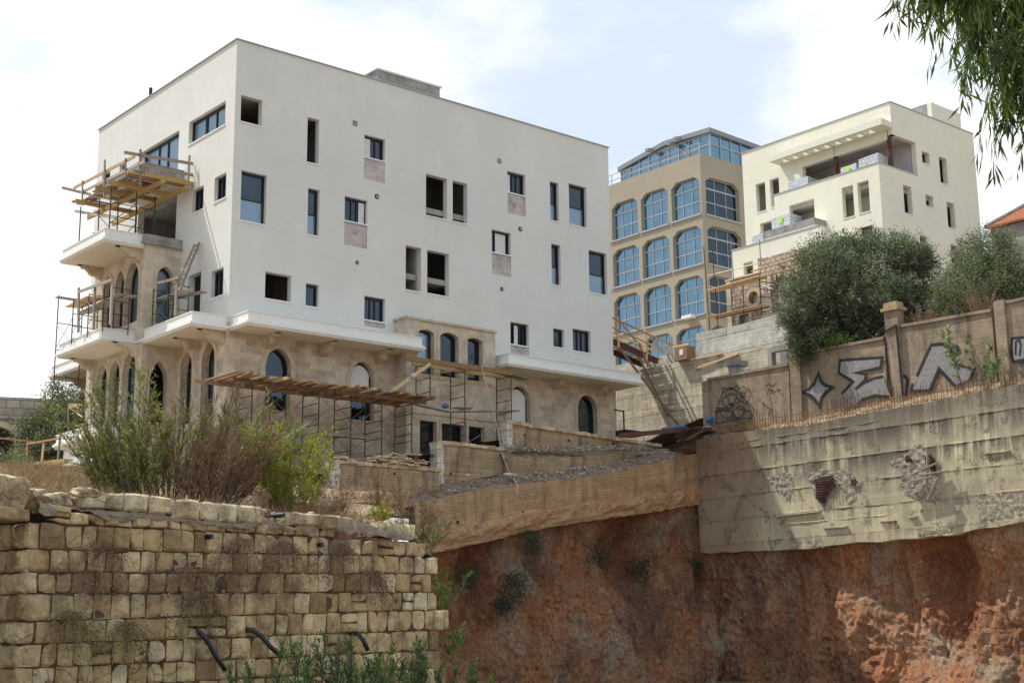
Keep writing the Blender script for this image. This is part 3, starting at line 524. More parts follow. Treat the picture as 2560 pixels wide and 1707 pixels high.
for z in (ztr-1.0, ztr-4.2): m.box(yu+.36, UR-.36, yw+.36, (wT if z > 0 else WL)-.36, z-.25, z)
m.box(yu2+.4, UR-.36, yw+.36, WL-.36, lg[3]+.02, lg[3]+.25); m.box(yu2+4.5, yu2+4.7, yw+.36, WL-.36, ZY, lg[3]); m.box(lgr[1], lgr[1]+.15, yw+.4, WL-.5, ztr-1, lg[3])
m.box(yu2+.36, UR-.36, wT-.1, WL-.36, ztr-4.45, ztr-4.2); m.box(yu+.4, yu+.6+3, wT-4.6, wT-4.4, ZY, ztr-1.3); part('interior', m, MT['inner2'], yb)
# pergola slab with slots
pz = M.u(Y1(1000, 290), yu2)[1]; pr = yw; p0 = M.z(Y1(960, 240), pz+.2); p1 = M.z(Y1(290, 475), pz+.2)
print('pergola', pz, p0, p1, 'terr', wT, WL)
pu0 = min(p0[0], yu2-1.2); pw0, pw1 = yw-.1, p1[1]; m = MB(); m.box(pu0, pu0+.35, pw0, pw1, pz, pz+.42); m.box(yu2-.28, yu2-.01, pw0, pw1, pz+.001, pz+.38)
n = 10
for i in range(n+1): a = pw0+(pw1-pw0-.35)*i/n; m.box(pu0+.35, yu2-.28, a, a+(.35 if i in (0, n) else .22), pz+.002, pz+.40)
m.box(pu0+.35, yu2-.28, pw0+.35, pw0+1.0, pz+.003, pz+.39); part('pergola_slab', m, MT['yellow'], yb)
# loggia columns
for x, y0, y1 in ((1062, 285, 515), (708, 420, 560)):
    q = M.u(Y1(x, y1), yu2+.1); m = MB(); m.tube([(yu2+.15, q[0], ztr-1), (yu2+.15, q[0], pz)], .16, 8); part('column', m, MT['rust'], yb)
# entrance canopy / small balcony
q0 = M.z(Y1(560, 860), lz[1]-.3); q1 = M.z(Y1(215, 965), lz[1]-.3); cu = min(q0[0], yu-1.2)
wl0, wr0 = M.u(Y1(213, 950), cu)[0], M.u(Y1(560, 850), cu)[0]; zc = M.u(Y1(560, 848), cu)[1]; print('canopy', cu, wl0, wr0, zc, lz)
m = MB(); m.box(cu, yu-.0, wr0, wl0, zc-.6, zc-.05); m.box(yu, yu2, wT, wl0, zc-.599, zc-.051); cb = part('balcony', m, MT['yellow'], yb)
m = MB(); m.box(cu-.04, cu+.12, wr0-.04, wl0+.02, zc-.38, zc+.02); m.box(cu+.12, yu-.0, wr0-.04, wr0+.1, zc-.38, zc+.02); part('balcony_edge', m, MT['grey'], cb)
# lower left wing
lwu = yu-2.2; t0 = M.u(Y1(20, 1065), lwu); t1 = M.u(Y1(345, 985), lwu)
lh = [rect(M.u, lwu, Y1(100, 1145), Y1(165, 1215)), rect(M.u, lwu, Y1(192, 1115), Y1(225, 1180))]
m = MB(); wall(m, 'u', lwu, 1, .35, t1[0]-3.2, t0[0], ZY, t0[1], lh); wall(m, 'w', t0[0], -1, .35, lwu+.35, yu2, ZY, t0[1]); m.box(lwu+.35, yu, t1[0]-3.2, t0[0]-.35, t0[1]-1.2, t0[1]-1.0); part('wing_wall', m, MT['yellow'], yb)
for h in lh: window(yb, 'u', lwu, 1, h, 'open', sill='white', dep=.3)
m = MB(); m.box(lwu-.04, lwu+.38, t1[0]-3.2, t0[0]+.04, t0[1], t0[1]+.06); part('coping', m, MT['alu'], yb)
m = MB(); m.box(lwu+1.2, lwu+1.3, t1[0]-3.2, t0[0]-.4, ZY, t0[1]-1.2); part('interior', m, MT['inner2'], yb)
# rubble stone facade below
MT['rubble'] = None
g = G('rough_rubble_stone', .95, .15); v = g.vec(facade=True); vm = g.n('ShaderNodeMapping'); 
bv, bf = g.brick(v, .42, .27, .035, (.62, .5, .38), (.42, .33, .26), (.33, .28, .23)); nn = g.noise(2.2, 5, .7)
MT['rubble'] = g.out(g.mix(1, bv, g.ramp(nn, (.3, .7), (.7, 1.2)), 'MULTIPLY'), g.math('ADD', g.math('MULTIPLY', bf, -3.), g.math('MULTIPLY', g.noise(7, 4, .6), 2.)), 1., .06)
su = lwu-.5; s0 = M.u(B6(400, 545), su); s1 = M.u(B6(840, 430), su); hh = rect(M.u, su, B6(560, 985), B6(695, 1090)); rc = M.u(B6(755, 755), su); q2 = M.u(B6(1060, 690), su)
m = MB(); oc = .42; wall(m, 'u', su, 1, .4, s1[0]-5.5, s0[0], ZY, s0[1], [hh, (rc[0]-oc, rc[0]+oc, rc[1]-oc, rc[1]+oc, rc[1]), (q2[0]-1.0, q2[0]+.35, rc[1]-1.8, rc[1]+1.05, rc[1]+.2)]); sw = part('rubble_wall', m, MT['rubble'], yb)
m = MB(); wall(m, 'u', su-.002, 1, .4, s1[0]-5.5, s1[0]+.1, s0[1], s0[1]+.9); part('rubble_parapet', m, MT['rubble'], yb)
m = MB(); m.box(su-.08, su+.42, s1[0], s0[0]+.08, s0[1], s0[1]+.1); part('coping', m, MT['stone_light'], yb)
m = MB(); surround(m, 'u', su, 1, (rc[0]-oc, rc[0]+oc, rc[1]-oc, rc[1]+oc, rc[1]), .2, .05, False)
I = [(rc[0]+oc*cos(t), rc[1]+oc*sin(t)) for t in np.linspace(0, 2*pi, 25)]; O = [(rc[0]+(oc+.24)*cos(t), rc[1]+(oc+.24)*sin(t)) for t in np.linspace(0, 2*pi, 25)]
m = MB()
for k in range(24): q = (I[k], I[k+1], O[k+1], O[k]); m.add([(su-.08, a, z) for a, z in q]+[(su+.1, a, z) for a, z in q], [(0, 1, 2, 3), (0, 1, 5, 4), (3, 2, 6, 7)], random.random())
part('round_window_ring', m, MT['stone_trim'], yb)
m = MB(); m.box(su-.1, su+.02, q2[0]+.38, q2[0]+1.2, ZY, rc[1]+1.3); m.box(su-.06, su+.02, s0[0]-.35, s0[0]+.02, ZY, s0[1]-.02); m.box(su-.05, su+.02, hh[0]-.25, hh[0]-.0, hh[2]-1, hh[3]+.25); m.box(su-.05, su+.02, hh[1], hh[1]+.25, hh[2]-1, hh[3]+.25); m.box(su-.055, su+.02, hh[0], hh[1], hh[3], hh[3]+.24); part('dressed_jamb', m, MT['stone_light'], yb)
m = MB(); m.box(su+1.0, su+1.1, s1[0]-5, s0[0], ZY, s0[1]); part('interior', m, MT['inner2'], yb)
# red-roofed house at the right edge
ro = P(Y1(1690, 905), 96.); r1_ = P(Y1(1934, 850), 90.)
rh = thing('tile_roof_house', 'old grey house with red clay tile roof at the right edge', 'house', (ro[0], ro[1], 14))
ru = ro[0]; e = M.u(Y1(1690, 910), ru); e2 = M.u(Y1(1934, 850), ru); rt = M.u(Y1(1760, 805), ru+2.4); 
m = MB(); m.box(ru+.3, ru+7, e2[0]-9, e[0]-.1, 12, e[1]-.12); part('wall', m, MT['grey'], rh)
g = G('red_roof_tiles', .85, .2); v = g.vec(); wv = g.n('ShaderNodeTexWave', bands_direction='Y'); wv.inputs['Scale'].default_value = 1.5; wv.inputs['Distortion'].default_value = .3; g.l(v, wv.inputs[0])
w2 = g.n('ShaderNodeTexWave', bands_direction='X'); w2.inputs['Scale'].default_value = .9; g.l(v, w2.inputs[0])
MT['tile'] = g.out(g.mix(1, g.ramp(g.noise(6, 4), (.35, (.34, .10, .05)), (.65, (.52, .20, .11))), g.ramp(wv.outputs[0], (.05, .45), (.4, 1.)), 'MULTIPLY'), g.math('ADD', wv.outputs[0], g.math('MULTIPLY', w2.outputs[0], .5)), 1., .08)
zr = M.u(Y1(1934, 768), ru+3)[1]+.1
m = MB(); a, b = e[0]+.1, e2[0]-9
m.add([(ru, a, e[1]), (ru, b, e[1]), (ru+3.2, b, zr), (ru+3.2, a-1.6, zr), (ru+6.6, a, e[1]), (ru+6.6, b, e[1])]+[(ru, a, e[1]-.15), (ru, b, e[1]-.15)], [(0, 1, 2, 3), (3, 2, 5, 4), (0, 3, 4), (0, 1, 7, 6)])
part('tile_roof', m, MT['tile'], rh)
m = MB(); m.tube([(ru, a, e[1]+.05), (ru+3.2, a-1.6, zr+.05)], .16, 7); m.tube([(ru+3.2, a-1.6, zr+.04), (ru+3.2, b, zr+.04)], .14, 7); part('ridge_mortar', m, MT['grey'], rh)
# old stone building far left
ol = thing('old_stone_building', 'old weathered stone building with dark arched doorway, at the far left', 'building', (0, 0, 8))
of = Frame(atY(B5(0, 165), 66.)*[1, 1, 0], radians(72)); fr_old = of
MT['old'] = ashlar('old_weathered_masonry', (.50, .46, .39), (.38, .35, .30), (.15, .14, .13), .62, .38, .02, .7, (.2, .18, .16))
bpy.data.objects.remove(ol); ol = thing('old_stone_building', 'old weathered stone building with dark arched doorway, at the far left', 'building', (0, 0, 6), fr=of)
t = of.w(B5(0, 165), 0)[1]; d0 = of.w(B5(5, 560), 0); d1 = of.w(B5(175, 930), 0)
m = MB(); dh = (d1[0]-1.5, d1[0], d1[1]-2, d0[1]+.0, d0[1]-.35); wall(m, 'w', 0, 1, .6, -9, 16, 2, t, [dh]); wall(m, 'u', 16, -1, .6, .6, 9, 2, t); m.box(-9, 16, 5.5, 5.7, 2, t); m.box(-8.9, 15.3, .61, 5.4, t-.7, t-.4); part('stone_wall', m, MT['old'], ol)
m = MB(); surround(m, 'w', 0, 1, dh, .25, .06); part('arch_surround', m, MT['stone_trim'], ol)
m = MB(); q = of.w(B5(100, 430), 0)[1]; m.box(-9, 16.1, -.15, 0, q-.08, q+.1); part('string_course', m, MT['old'], ol)
# ---------------------------------------------------------------- retaining walls
UB = 21.0                                              # plane of the big sunlit wall
def strip_wall(pts_top, pts_bot, ax, c, th, sg=1, wob=.0, step=.35):
    """wall face between two poly-lines given as (along, z); th = thickness behind the face; ragged upper and lower edge"""
    f = AXF(ax, c, sg); a0, a1 = pts_top[0][0], pts_top[-1][0]; n = max(2, int(abs(a1-a0)/step)); m = MB()
    xt, zt_ = zip(*sorted(pts_top)); xb, zb_ = zip(*sorted(pts_bot)); vs = []; rows = 5
    for i in range(n+1):
        a = a0+(a1-a0)*i/n; t = float(np.interp(a, xt, zt_))+wob*mn.noise(Vector((a*1.7, c, 0))); b = float(np.interp(a, xb, zb_))+wob*2.5*mn.noise(Vector((a*.9, c, 5)))
        for j in range(rows+1): z = b+(t-b)*j/rows; vs.append(f(a, z, .03*mn.noise(Vector((a*.6, z*.8, c)))))
        vs.append(f(a, t, th)); vs.append(f(a, b, th))
    k = rows+3; fs = []
    for i in range(n):
        for j in range(rows+1): fs.append((i*k+j, (i+1)*k+j, (i+1)*k+j+1, i*k+j+1))
        fs.append((i*k, (i+1)*k, (i+1)*k+rows+2, i*k+rows+2)); fs.append((i*k+rows+1, (i+1)*k+rows+1, (i+1)*k+rows+2, i*k+rows+2))
    for e in (0, n*k): fs.append(tuple(e+j for j in range(rows+3)))
    m.add(vs, fs); return m
T = lambda z, pts, pf, pl: [pf(z(*p), pl) for p in pts]
bt = T(Y2, [(130, 1035), (300, 1000), (500, 975), (880, 935), (1200, 870), (1480, 820), (1780, 765), (2200, 680)], M.u, UB)+[(-20.9, 10.9), (-27, 11.0)]
bb = T(Y7, [(110, 900), (350, 895), (600, 885), (900, 850), (1200, 830), (1500, 790), (1758, 740)], M.u, UB)+[(-27, 5.9)]
bt[0] = (-5.45, bt[0][1]); bb[0] = (-5.45, bb[0][1])
big = thing('concrete_retaining_wall', 'big streaked cream concrete retaining wall with holes and rubble patches, above the red cliff at right', 'wall', (UB, -8, 8))
g = G('weathered_cream_concrete', .93, .12); sp = g.n('ShaderNodeSeparateXYZ'); g.l(g.tc.outputs['Object'], sp.inputs[0]); v = g.vec(facade=True); vw = g.n('ShaderNodeVectorMath', operation='ADD'); 
wv_ = g.n('ShaderNodeCombineXYZ'); g.l(g.math('ADD', sp.outputs[1], g.math('MULTIPLY', g.noise(1.5, 4), .1)), wv_.inputs[0]); g.l(g.math('ADD', sp.outputs[2], g.math('ADD', g.math('MULTIPLY', g.noise(2.2, 5, .7), .07), .03)), wv_.inputs[1])
pn, pf = g.brick(wv_.outputs[0], 4.1, 1.02, .012, (.55, .55, .55), (1, 1, 1), (.3, .3, .3), .37); pn2, pf2 = g.brick(wv_.outputs[0], 6.3, .17, .004, (.8, .8, .8), (1, 1, 1), (.55, .55, .55))
base = g.mix(g.ramp(pn, (.55, 1.), (1., 0.)), (.66, .585, .385), (.47, .415, .29)); base = g.mix(g.ramp(g.noise(.45, 6, .65), (.42, 0.), (.62, 1.)), base, (.43, .375, .265))
base = g.mix(g.ramp(g.noise(.7, 3), (.45, 0.), (.6, 1.)), base, g.mix(1, base, pn2, 'MULTIPLY')); fr_ = g.math('FRACT', g.math('DIVIDE', sp.outputs[2], 1.02)); 
drip = g.noise(1, 6, .7, g.vec((1, 2.6, .28))); st = g.math('MULTIPLY', g.ramp(drip, (.42, 0.), (.54, 1.)), g.ramp(fr_, (.1, .25), (.9, 1.))); st = g.math('MULTIPLY', st, g.ramp(g.math('ADD', sp.outputs[2], g.math('MULTIPLY', g.noise(.6, 3), 2.)), (.9, .35), (1., .9)))
top_ = g.ramp(g.math('MULTIPLY', g.math('ADD', sp.outputs[2], g.math('MULTIPLY', drip, 1.2)), .3), (.50, 0.), (.9, .85)); col = g.mix(top_, base, (.22, .185, .14)); col = g.mix(g.math('MULTIPLY', st, .95), col, (.085, .075, .065))
lft = g.ramp(g.math('ADD', g.math('MULTIPLY', g.math('ADD', sp.outputs[1], 1.1), .2), g.math('MULTIPLY', g.noise(.5, 4), .3)), (.0, 0.), (.28, .8)); col = g.mix(lft, col, (.33, .235, .15))
rough_ = g.ramp(g.noise(1.6, 7, .75), (.56, 0.), (.64, .8)); col = g.mix(rough_, col, g.ramp(g.noise(14, 4, .7), (.35, (.12, .10, .08)), (.6, (.42, .38, .30)))); col = g.mix(1, col, g.ramp(g.noise(24, 4, .7), (.3, .72), (.5, 1.04)), 'MULTIPLY')
hh_ = g.math('ADD', g.math('MULTIPLY', pf, -3.), g.math('MULTIPLY', rough_, g.math('MULTIPLY', g.noise(14, 4, .7), 3.))); MT['bigw'] = g.out(col, g.math('ADD', hh_, g.noise(20, 5, .7)), 1., .03)
part('wall_face', strip_wall(bt, bb, 'u', UB, .5, 1, .05), MT['bigw'], big)
for zr_, a0_, a1_ in ((9.02, -6, -26), (10.02, -8, -24), (8.0, -7.5, -12.5), (8.02, -15.2, -25), (7.0, -5.6, -26), (6.55, -10.5, -20), (10.3, -6.2, -15.5)):
    m = MB(); n = int(abs(a1_-a0_)/.12); vs = []
    for i in range(n+1):
        a = a0_+(a1_-a0_)*i/n; k_ = max(0, .5+1.3*mn.noise(Vector((a*1.3, zr_, 0)))); z = zr_+.03*mn.noise(Vector((a*.5, zr_, 3)))+.02*mn.noise(Vector((a*4, zr_, 3)))
        for y, dz in ((.02, .03), (-.022*k_, .015), (-.032*k_, -.01), (.02, -.03)): vs.append((UB+y-.0, a, z+dz*(.5+k_*.6)))
    m.add(vs, [(i*4+j, (i+1)*4+j, (i+1)*4+j+1, i*4+j+1) for i in range(n) for j in range(3)]); part('concrete_ridge', m, MT['bigw'], big)
# spalled patches: rough aggregate standing out of the wall, and a rusty cage of bars in the hole
def rough_patch(poly, amp=.06, depth=.03, seed=0, res=.12):
    xs = [p[0] for p in poly]; zs = [p[1] for p in poly]; m = MB(); gx = np.arange(min(xs), max(xs), res); gz = np.arange(min(zs), max(zs), res)
    def inside(a, z):
        c = False; j = len(poly)-1
        for i in range(len(poly)):
            if (poly[i][1] > z) != (poly[j][1] > z) and a < (poly[j][0]-poly[i][0])*(z-poly[i][1])/(poly[j][1]-poly[i][1])+poly[i][0]: c = not c
            j = i
        return c
    idx = {}
    for i, a in enumerate(gx):
        for j, z in enumerate(gz):
            if inside(a+.1*mn.noise(Vector((a*3, z*3, seed))), z+.1*mn.noise(Vector((a*3, z*3, seed+9)))): idx[(i, j)] = len(idx)
    vs = [(UB-depth-amp*(.5+mn.noise(Vector((gx[i]*6, gz[j]*6, seed)))), gx[i], gz[j]) for i, j in idx]
    fs = [(idx[(i, j)], idx[(i+1, j)], idx[(i+1, j+1)], idx[(i, j+1)]) for i, j in idx if (i+1, j) in idx and (i+1, j+1) in idx and (i, j+1) in idx]
    m.add(vs, fs); return m
g = G('rough_aggregate', .95, .1); MT['agg'] = g.out(g.ramp(g.noise(7, 6, .75), (.3, (.11, .09, .07)), (.48, (.30, .265, .205)), (.68, (.50, .45, .34))), g.noise(12, 6, .7), 1., .06)
g = G('dark_hole_shade', .95, .05); MT['hole_shade'] = g.out(g.ramp(g.noise(5, 6, .7), (.35, (.035, .022, .018)), (.7, (.11, .07, .055))), g.noise(10, 5, .7), 1., .06)  # dark colour painted for the shade inside holes, on sheets over the wall
for i, (pts, rs) in enumerate(((((640, 500), (700, 470), (860, 480), (940, 530), (900, 640), (850, 660), (820, 560), (780, 600), (740, 690), (700, 640)), .1), (((1060, 440), (1150, 390), (1230, 340), (1300, 400), (1340, 480), (1320, 560), (1290, 640), (1180, 640), (1120, 560), (1150, 500)), .1),
        (((1520, 600), (1660, 590), (1758, 590), (1790, 700), (1640, 740), (1520, 740)), .12), (((430, 520), (560, 480), (590, 560), (560, 640), (520, 610)), .11), (((650, 840), (740, 830), (740, 870), (660, 880)), .1), (((1210, 780), (1400, 760), (1400, 800), (1210, 820)), .12))):
    part('broken_patch', rough_patch([M.u(Y7(*p), UB) for p in pts], .05, -.005, i*7, rs*.8), MT['agg'], big)
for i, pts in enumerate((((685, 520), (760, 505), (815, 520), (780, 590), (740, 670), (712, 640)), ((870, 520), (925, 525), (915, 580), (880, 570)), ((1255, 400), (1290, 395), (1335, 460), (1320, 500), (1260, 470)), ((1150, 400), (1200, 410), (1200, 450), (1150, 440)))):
    hp = part('hole_shade', rough_patch([M.u(Y7(*p), UB) for p in pts], .03, .085, i*5+50, .09), MT['hole_shade'], big)
m = MB()
for k in range(7): a, z = M.u(Y7(692+k*16, 515+k*1), UB-.14); a2, z2 = M.u(Y7(700+k*8, 600), UB-.14); m.tube([(UB-.15, a, z), (UB-.15, a, z-.95+.05*k)], .012, 4)
for k in range(8): a, z = M.u(Y7(690, 525+k*13), UB-.15); m.tube([(UB-.16, a, z), (UB-.16, a-.75+.055*k, z-.02)], .012, 4)
part('rebar', m, MT['rust'], big)
m = MB()
for x0, y0, x1, y1 in ((735, 775, 860, 768), (1025, 742, 1105, 735), (1175, 720, 1215, 716), (1560, 395, 1690, 380), (500, 715, 720, 690)): a, z = M.u(Y7(x0, y0), UB); b, z2 = M.u(Y7(x1, y1), UB); m.beam((UB-.05, a, z), (UB-.05, b, z2), .1, .05)
part('embedded_batten', m, MT['form_l'], big)
# broken boards leaning in the wall hole
for i, (x0, y0, x1, y1) in enumerate(((1262, 385, 1262, 580), (1140, 525, 1320, 440), (1140, 520, 1375, 482), (1135, 550, 1300, 512), (1330, 520, 1280, 630))):
    a, z = M.u(Y7(x0, y0), UB-.25); b, z2 = M.u(Y7(x1, y1), UB-.25); m = MB(); m.beam((UB-.22-.05*i, a, z), (UB-.22-.05*i, b, z2), .04, .13, up=(1, 0, 0)); 
    solo('broken_board', m, MT['wood_g'], ['short upright grey board in the big cream wall, crossing the slanted ones', 'upper slanted grey board stuck in the big cream wall', 'middle and longest slanted grey board on the big cream wall', 'lowest slanted grey board of the bunch on the big cream wall', 'lone short board leaning below the bunch on the big cream wall'][i], 'board', 'broken boards on the cream concrete wall', base=(UB-.25, a, z))
# middle retaining wall under the ramp
WM = -5.5
mtp = T(Y6, [(720, 500), (900, 440), (1150, 400), (1560, 360), (1960, 280), (2200, 215)], M.w, WM); mbt = T(Y6, [(700, 775), (1000, 725), (1200, 670), (1560, 610), (1930, 560), (2210, 500)], M.w, WM)
mtp[-1] = (UB+.3, 10.15); mbt[-1] = (UB+.3, 7.9); mtp[0] = (5.2, 6.9); mbt[0] = (5.2, 5.0)
mid = thing('ramp_retaining_wall', 'long orange-brown board-marked concrete wall rising to the right under the gravel ramp', 'wall', (13, WM, 6))
part('wall_face', strip_wall(mtp, mbt, 'w', WM, .45, 1, .03), MT['form_r'], mid)
g = G('lumpy_orange_concrete', .95, .1); MT['lump'] = g.out(g.mix(g.ramp(g.noise(1.5, 6, .7), (.4, 0.), (.6, .8)), g.ramp(g.noise(4, 7, .7), (.3, (.28, .17, .10)), (.55, (.48, .33, .20)), (.75, (.60, .47, .33))), (.42, .22, .10)), g.noise(5, 7, .7), 1., .09)
m = MB(); xs_, zs_ = zip(*sorted(mbt)); n = 110; vs = []
for i in range(n+1):
    a = xs_[0]+(xs_[-1]-xs_[0])*i/n; z0 = float(np.interp(a, xs_, zs_)); h = .75+.25*mn.noise(Vector((a*.7, 2, 0)))
    for j in range(9): t = j/8; vs.append((a, WM+.02-.13*sin(pi*min(1, (1-t)*1.15+.08))**.5-.13*mn.noise(Vector((a*1.8, t*2.5, 1)))-.05*mn.noise(Vector((a*6, t*7, 1))), z0-.06+(h+.06)*t+.05*mn.noise(Vector((a*3, t*3, 7)))))
m.add(vs, [(i*9+j, (i+1)*9+j, (i+1)*9+j+1, i*9+j+1) for i in range(n) for j in range(8)]); part('footing', m, MT['lump'], mid)
def holes_on(par, pts, z, pf, plane, ax):
    for p in pts:
        q = pf(z(*p), plane); m = MB()
        if ax == 'w': m.tube([(q[0], plane-.012, q[1]), (q[0], plane+.1, q[1])], .06, 8)
        else: m.tube([(plane-.012, q[0], q[1]), (plane+.1, q[0], q[1])], .06, 8)
        part('tie_hole_shade', m, MT['hole_shade'], par)  # dark disc painting the shade of a tie opening
holes_on(mid, [(1195, 565), (812, 622)], Y6, M.w, WM-.06, 'w')
# terrace walls with stone-capped tops
def terrace(label, top, bot, w, quoin=True, cap=True):
    t = thing('terrace_wall', label, 'wall', (top[0][0], w, bot[0][1]), 'terrace walls below the scaffold')
    part('wall_face', strip_wall(top, bot, 'w', w, .35, 1, .01), MT['form_b'], t)
    if cap:
        m = MB(); a = top[0][0]-.3; xs, zs = zip(*top)
        while a < top[-1][0]: L = random.uniform(.2, .45); z = float(np.interp(a, xs, zs)); c = random.random(); h = random.uniform(.10, .16); y = w-random.uniform(.06, .1); vs = [(a+dx*L+random.uniform(-.02, .02), y if dy == 0 else w+.5, z+(h if dz else -.02)+random.uniform(-.02, .02)) for dz in (0, 1) for dy in (0, 1) for dx in (0, 1)]; m.add(vs, [(0, 2, 3, 1), (4, 5, 7, 6), (0, 1, 5, 4), (2, 6, 7, 3), (0, 4, 6, 2), (1, 3, 7, 5)], c); a += L*.98
        part('cap_stone_row', m, MT['capst'], t)
    if quoin:
        m = MB(); z = top[0][1]+.02; k = 0
        while z > bot[0][1]: 
            h = random.uniform(.24, .32); xm = random.uniform(-.2, -.08)
            for xa, xb2 in ((-.32, xm-.006), (xm+.006, .03 if k % 2 else -.01)): m.add([(top[0][0]+(xb2 if dx else xa)+random.uniform(-.01, .01), w-.07+dy*.5+random.uniform(-.015, .015), z-(h-.012)*(1-dz)+random.uniform(-.008, .008)) for dz in (0, 1) for dy in (0, 1) for dx in (0, 1)], [(0, 2, 3, 1), (4, 5, 7, 6), (0, 1, 5, 4), (2, 6, 7, 3), (0, 4, 6, 2), (1, 3, 7, 5)], random.random())
            z -= h; k += 1
        part('quoin_stones', m, MT['pale'], t, 'whitish rough quoin stones')
    return t
g = G('pale_rough_stone', .9, .2); MT['pale'] = g.out(g.mix(1, g.ramp(g.attr(), (0, (.58, .52, .42)), (1, (.74, .70, .60))), g.ramp(g.noise(7, 5, .7), (.35, .72), (.65, 1.1)), 'MULTIPLY'), g.noise(9, 6, .7), 1., .05)
g = G('cap_stone', .9, .2); MT['capst'] = g.out(g.mix(1, g.ramp(g.attr(), (0, (.50, .35, .21)), (1, (.72, .60, .42))), g.ramp(g.noise(8, 5, .7), (.35, .6), (.65, 1.15)), 'MULTIPLY'), g.noise(12, 6, .7), 1., .04)
g = G('rubble_stone', .95, .1); MT['rubst'] = g.out(g.mix(1, g.ramp(g.attr(), (0, (.30, .24, .19)), (.7, (.46, .41, .34)), (1, (.62, .58, .50))), g.ramp(g.noise(9, 5, .7), (.35, .7), (.65, 1.1)), 'MULTIPLY'), g.noise(12, 5), .8, .03)
WA, WB_, WC, WD = -4., -3.1, -2.7, -3.8
ta = terrace('lowest left terrace wall of brown concrete with a pile of flat stones on top', T(Y6, [(110, 275), (400, 300), (700, 325)], M.w, WA), T(Y6, [(110, 520), (700, 500)], M.w, WA), WA)
tb = terrace('middle terrace wall of brown concrete with white quoins, right of the flat stone pile', T(Y6, [(720, 165), (900, 180), (1060, 200)], M.w, WB_)+[(12.0, 9.74)], T(Y6, [(720, 400), (1060, 345)], M.w, WB_)+[(12.0, 8.2)], WB_)
tcw = terrace('topmost and longest terrace wall, its stone-capped top sloping down to the right below the arched facade', T(Y6, [(1125, 45), (1300, 75), (1700, 135), (1990, 180)], M.w, WC), [(12.2, 9.2), (20.6, 9.9)], WC)
td = thing('terrace_wall', 'low plain terrace wall with no cap stones, directly under the topmost one', 'wall', (14, WD, 8), 'terrace walls below the scaffold')
part('wall_face', strip_wall(T(Y6, [(1130, 232), (1300, 245), (1560, 235), (1860, 210)], M.w, WD), T(Y6, [(1130, 380), (1620, 360), (1990, 270)], M.w, WD), 'w', WD, .5, 1, .02), MT['form_b'], td)
holes_on(ta, [(438, 338)], Y6, M.w, WA-.0, 'w'); holes_on(tb, [(768, 337)], Y6, M.w, WB_, 'w'); holes_on(tcw, [(1202, 110), (1462, 142), (1725, 162)], Y6, M.w, WC, 'w')
# graffiti wall with pillars
UG = 22.2
gw = thing('graffiti_wall', 'old brown rendered boundary wall with pillars and spray-painted graffiti, above the rusty rebar', 'wall', (UG, -12, 10))
gp = [T(Y2, [(190, 632), (740, 528)], M.u, UG), T(Y2, [(815, 458), (1395, 348)], M.u, UG), T(Y2, [(1480, 272), (2130, 160)], M.u, UG), T(Y2, [(2220, 110), (2352, 85)], M.u, UG)]
gp[3][1] = (-27, gp[3][0][1]+.1)
for k, p in enumerate(gp): 
    b = [(p[0][0]+.0, 9.9), (p[1][0]-.0, 9.9)]; part('wall_panel', strip_wall(p, b, 'u', UG, .25, 1, .012), MT['wall_g'], gw)
    m = MB(); m.add([(UG+x, a, z+dz) for (a, z) in p for x, dz in ((-.07, -.02), (.32, -.02), (.32, .1), (-.07, .1))], [(0, 1, 2, 3), (4, 7, 6, 5), (0, 4, 5, 1), (1, 5, 6, 2), (2, 6, 7, 3), (3, 7, 4, 0)]); part('wall_coping', m, MT['wall_g'], gw)
def pillar(x0, x1, yt, capped, y_cap=None):
    a, zt = M.u(Y2(x0, yt), UG-.12); b, _ = M.u(Y2(x1, yt), UG-.12); m = MB(); lo, hi = min(a, b), max(a, b)
    m.box(UG-.14, UG+.3, lo, hi, 9.8, zt-(.35 if capped else 0)); pp = part('pillar', m, MT['wall_g'], gw)
    if capped: m = MB(); m.box(UG-.24, UG+.4, lo-.1, hi+.1, zt-.35, zt-.22); m.box(UG-.16, UG+.32, lo-.0, hi+.0, zt-.22, zt); part('pillar_cap', m, MT['form_b'], pp)
pillar(150, 192, 640, False); pillar(738, 808, 300, True); pillar(1392, 1482, 108, True); pillar(2142, 2215, 92, False)
m = MB()
for (x, y0, y1) in ((1400, 345, 740), (1478, 250, 740)):
    a, z = M.u(Y2(x, y0), UG-.16); b, z2 = M.u(Y2(x+45, y1), UG-.16); m.beam((UG-.17, a, z), (UG-.17, b, z2), .05, .05)
a, z = M.u(Y2(1400, 300), UG-.18); b, z2 = M.u(Y2(1480, 258), UG-.18); m.beam((UG-.19, a, z), (UG-.19, b, z2), .04, .1); solo('black_cable', m, MT['frame'], 'black cables strapped around the tall capped pillar of the graffiti wall', 'cable', base=(UG-.17, a, z))
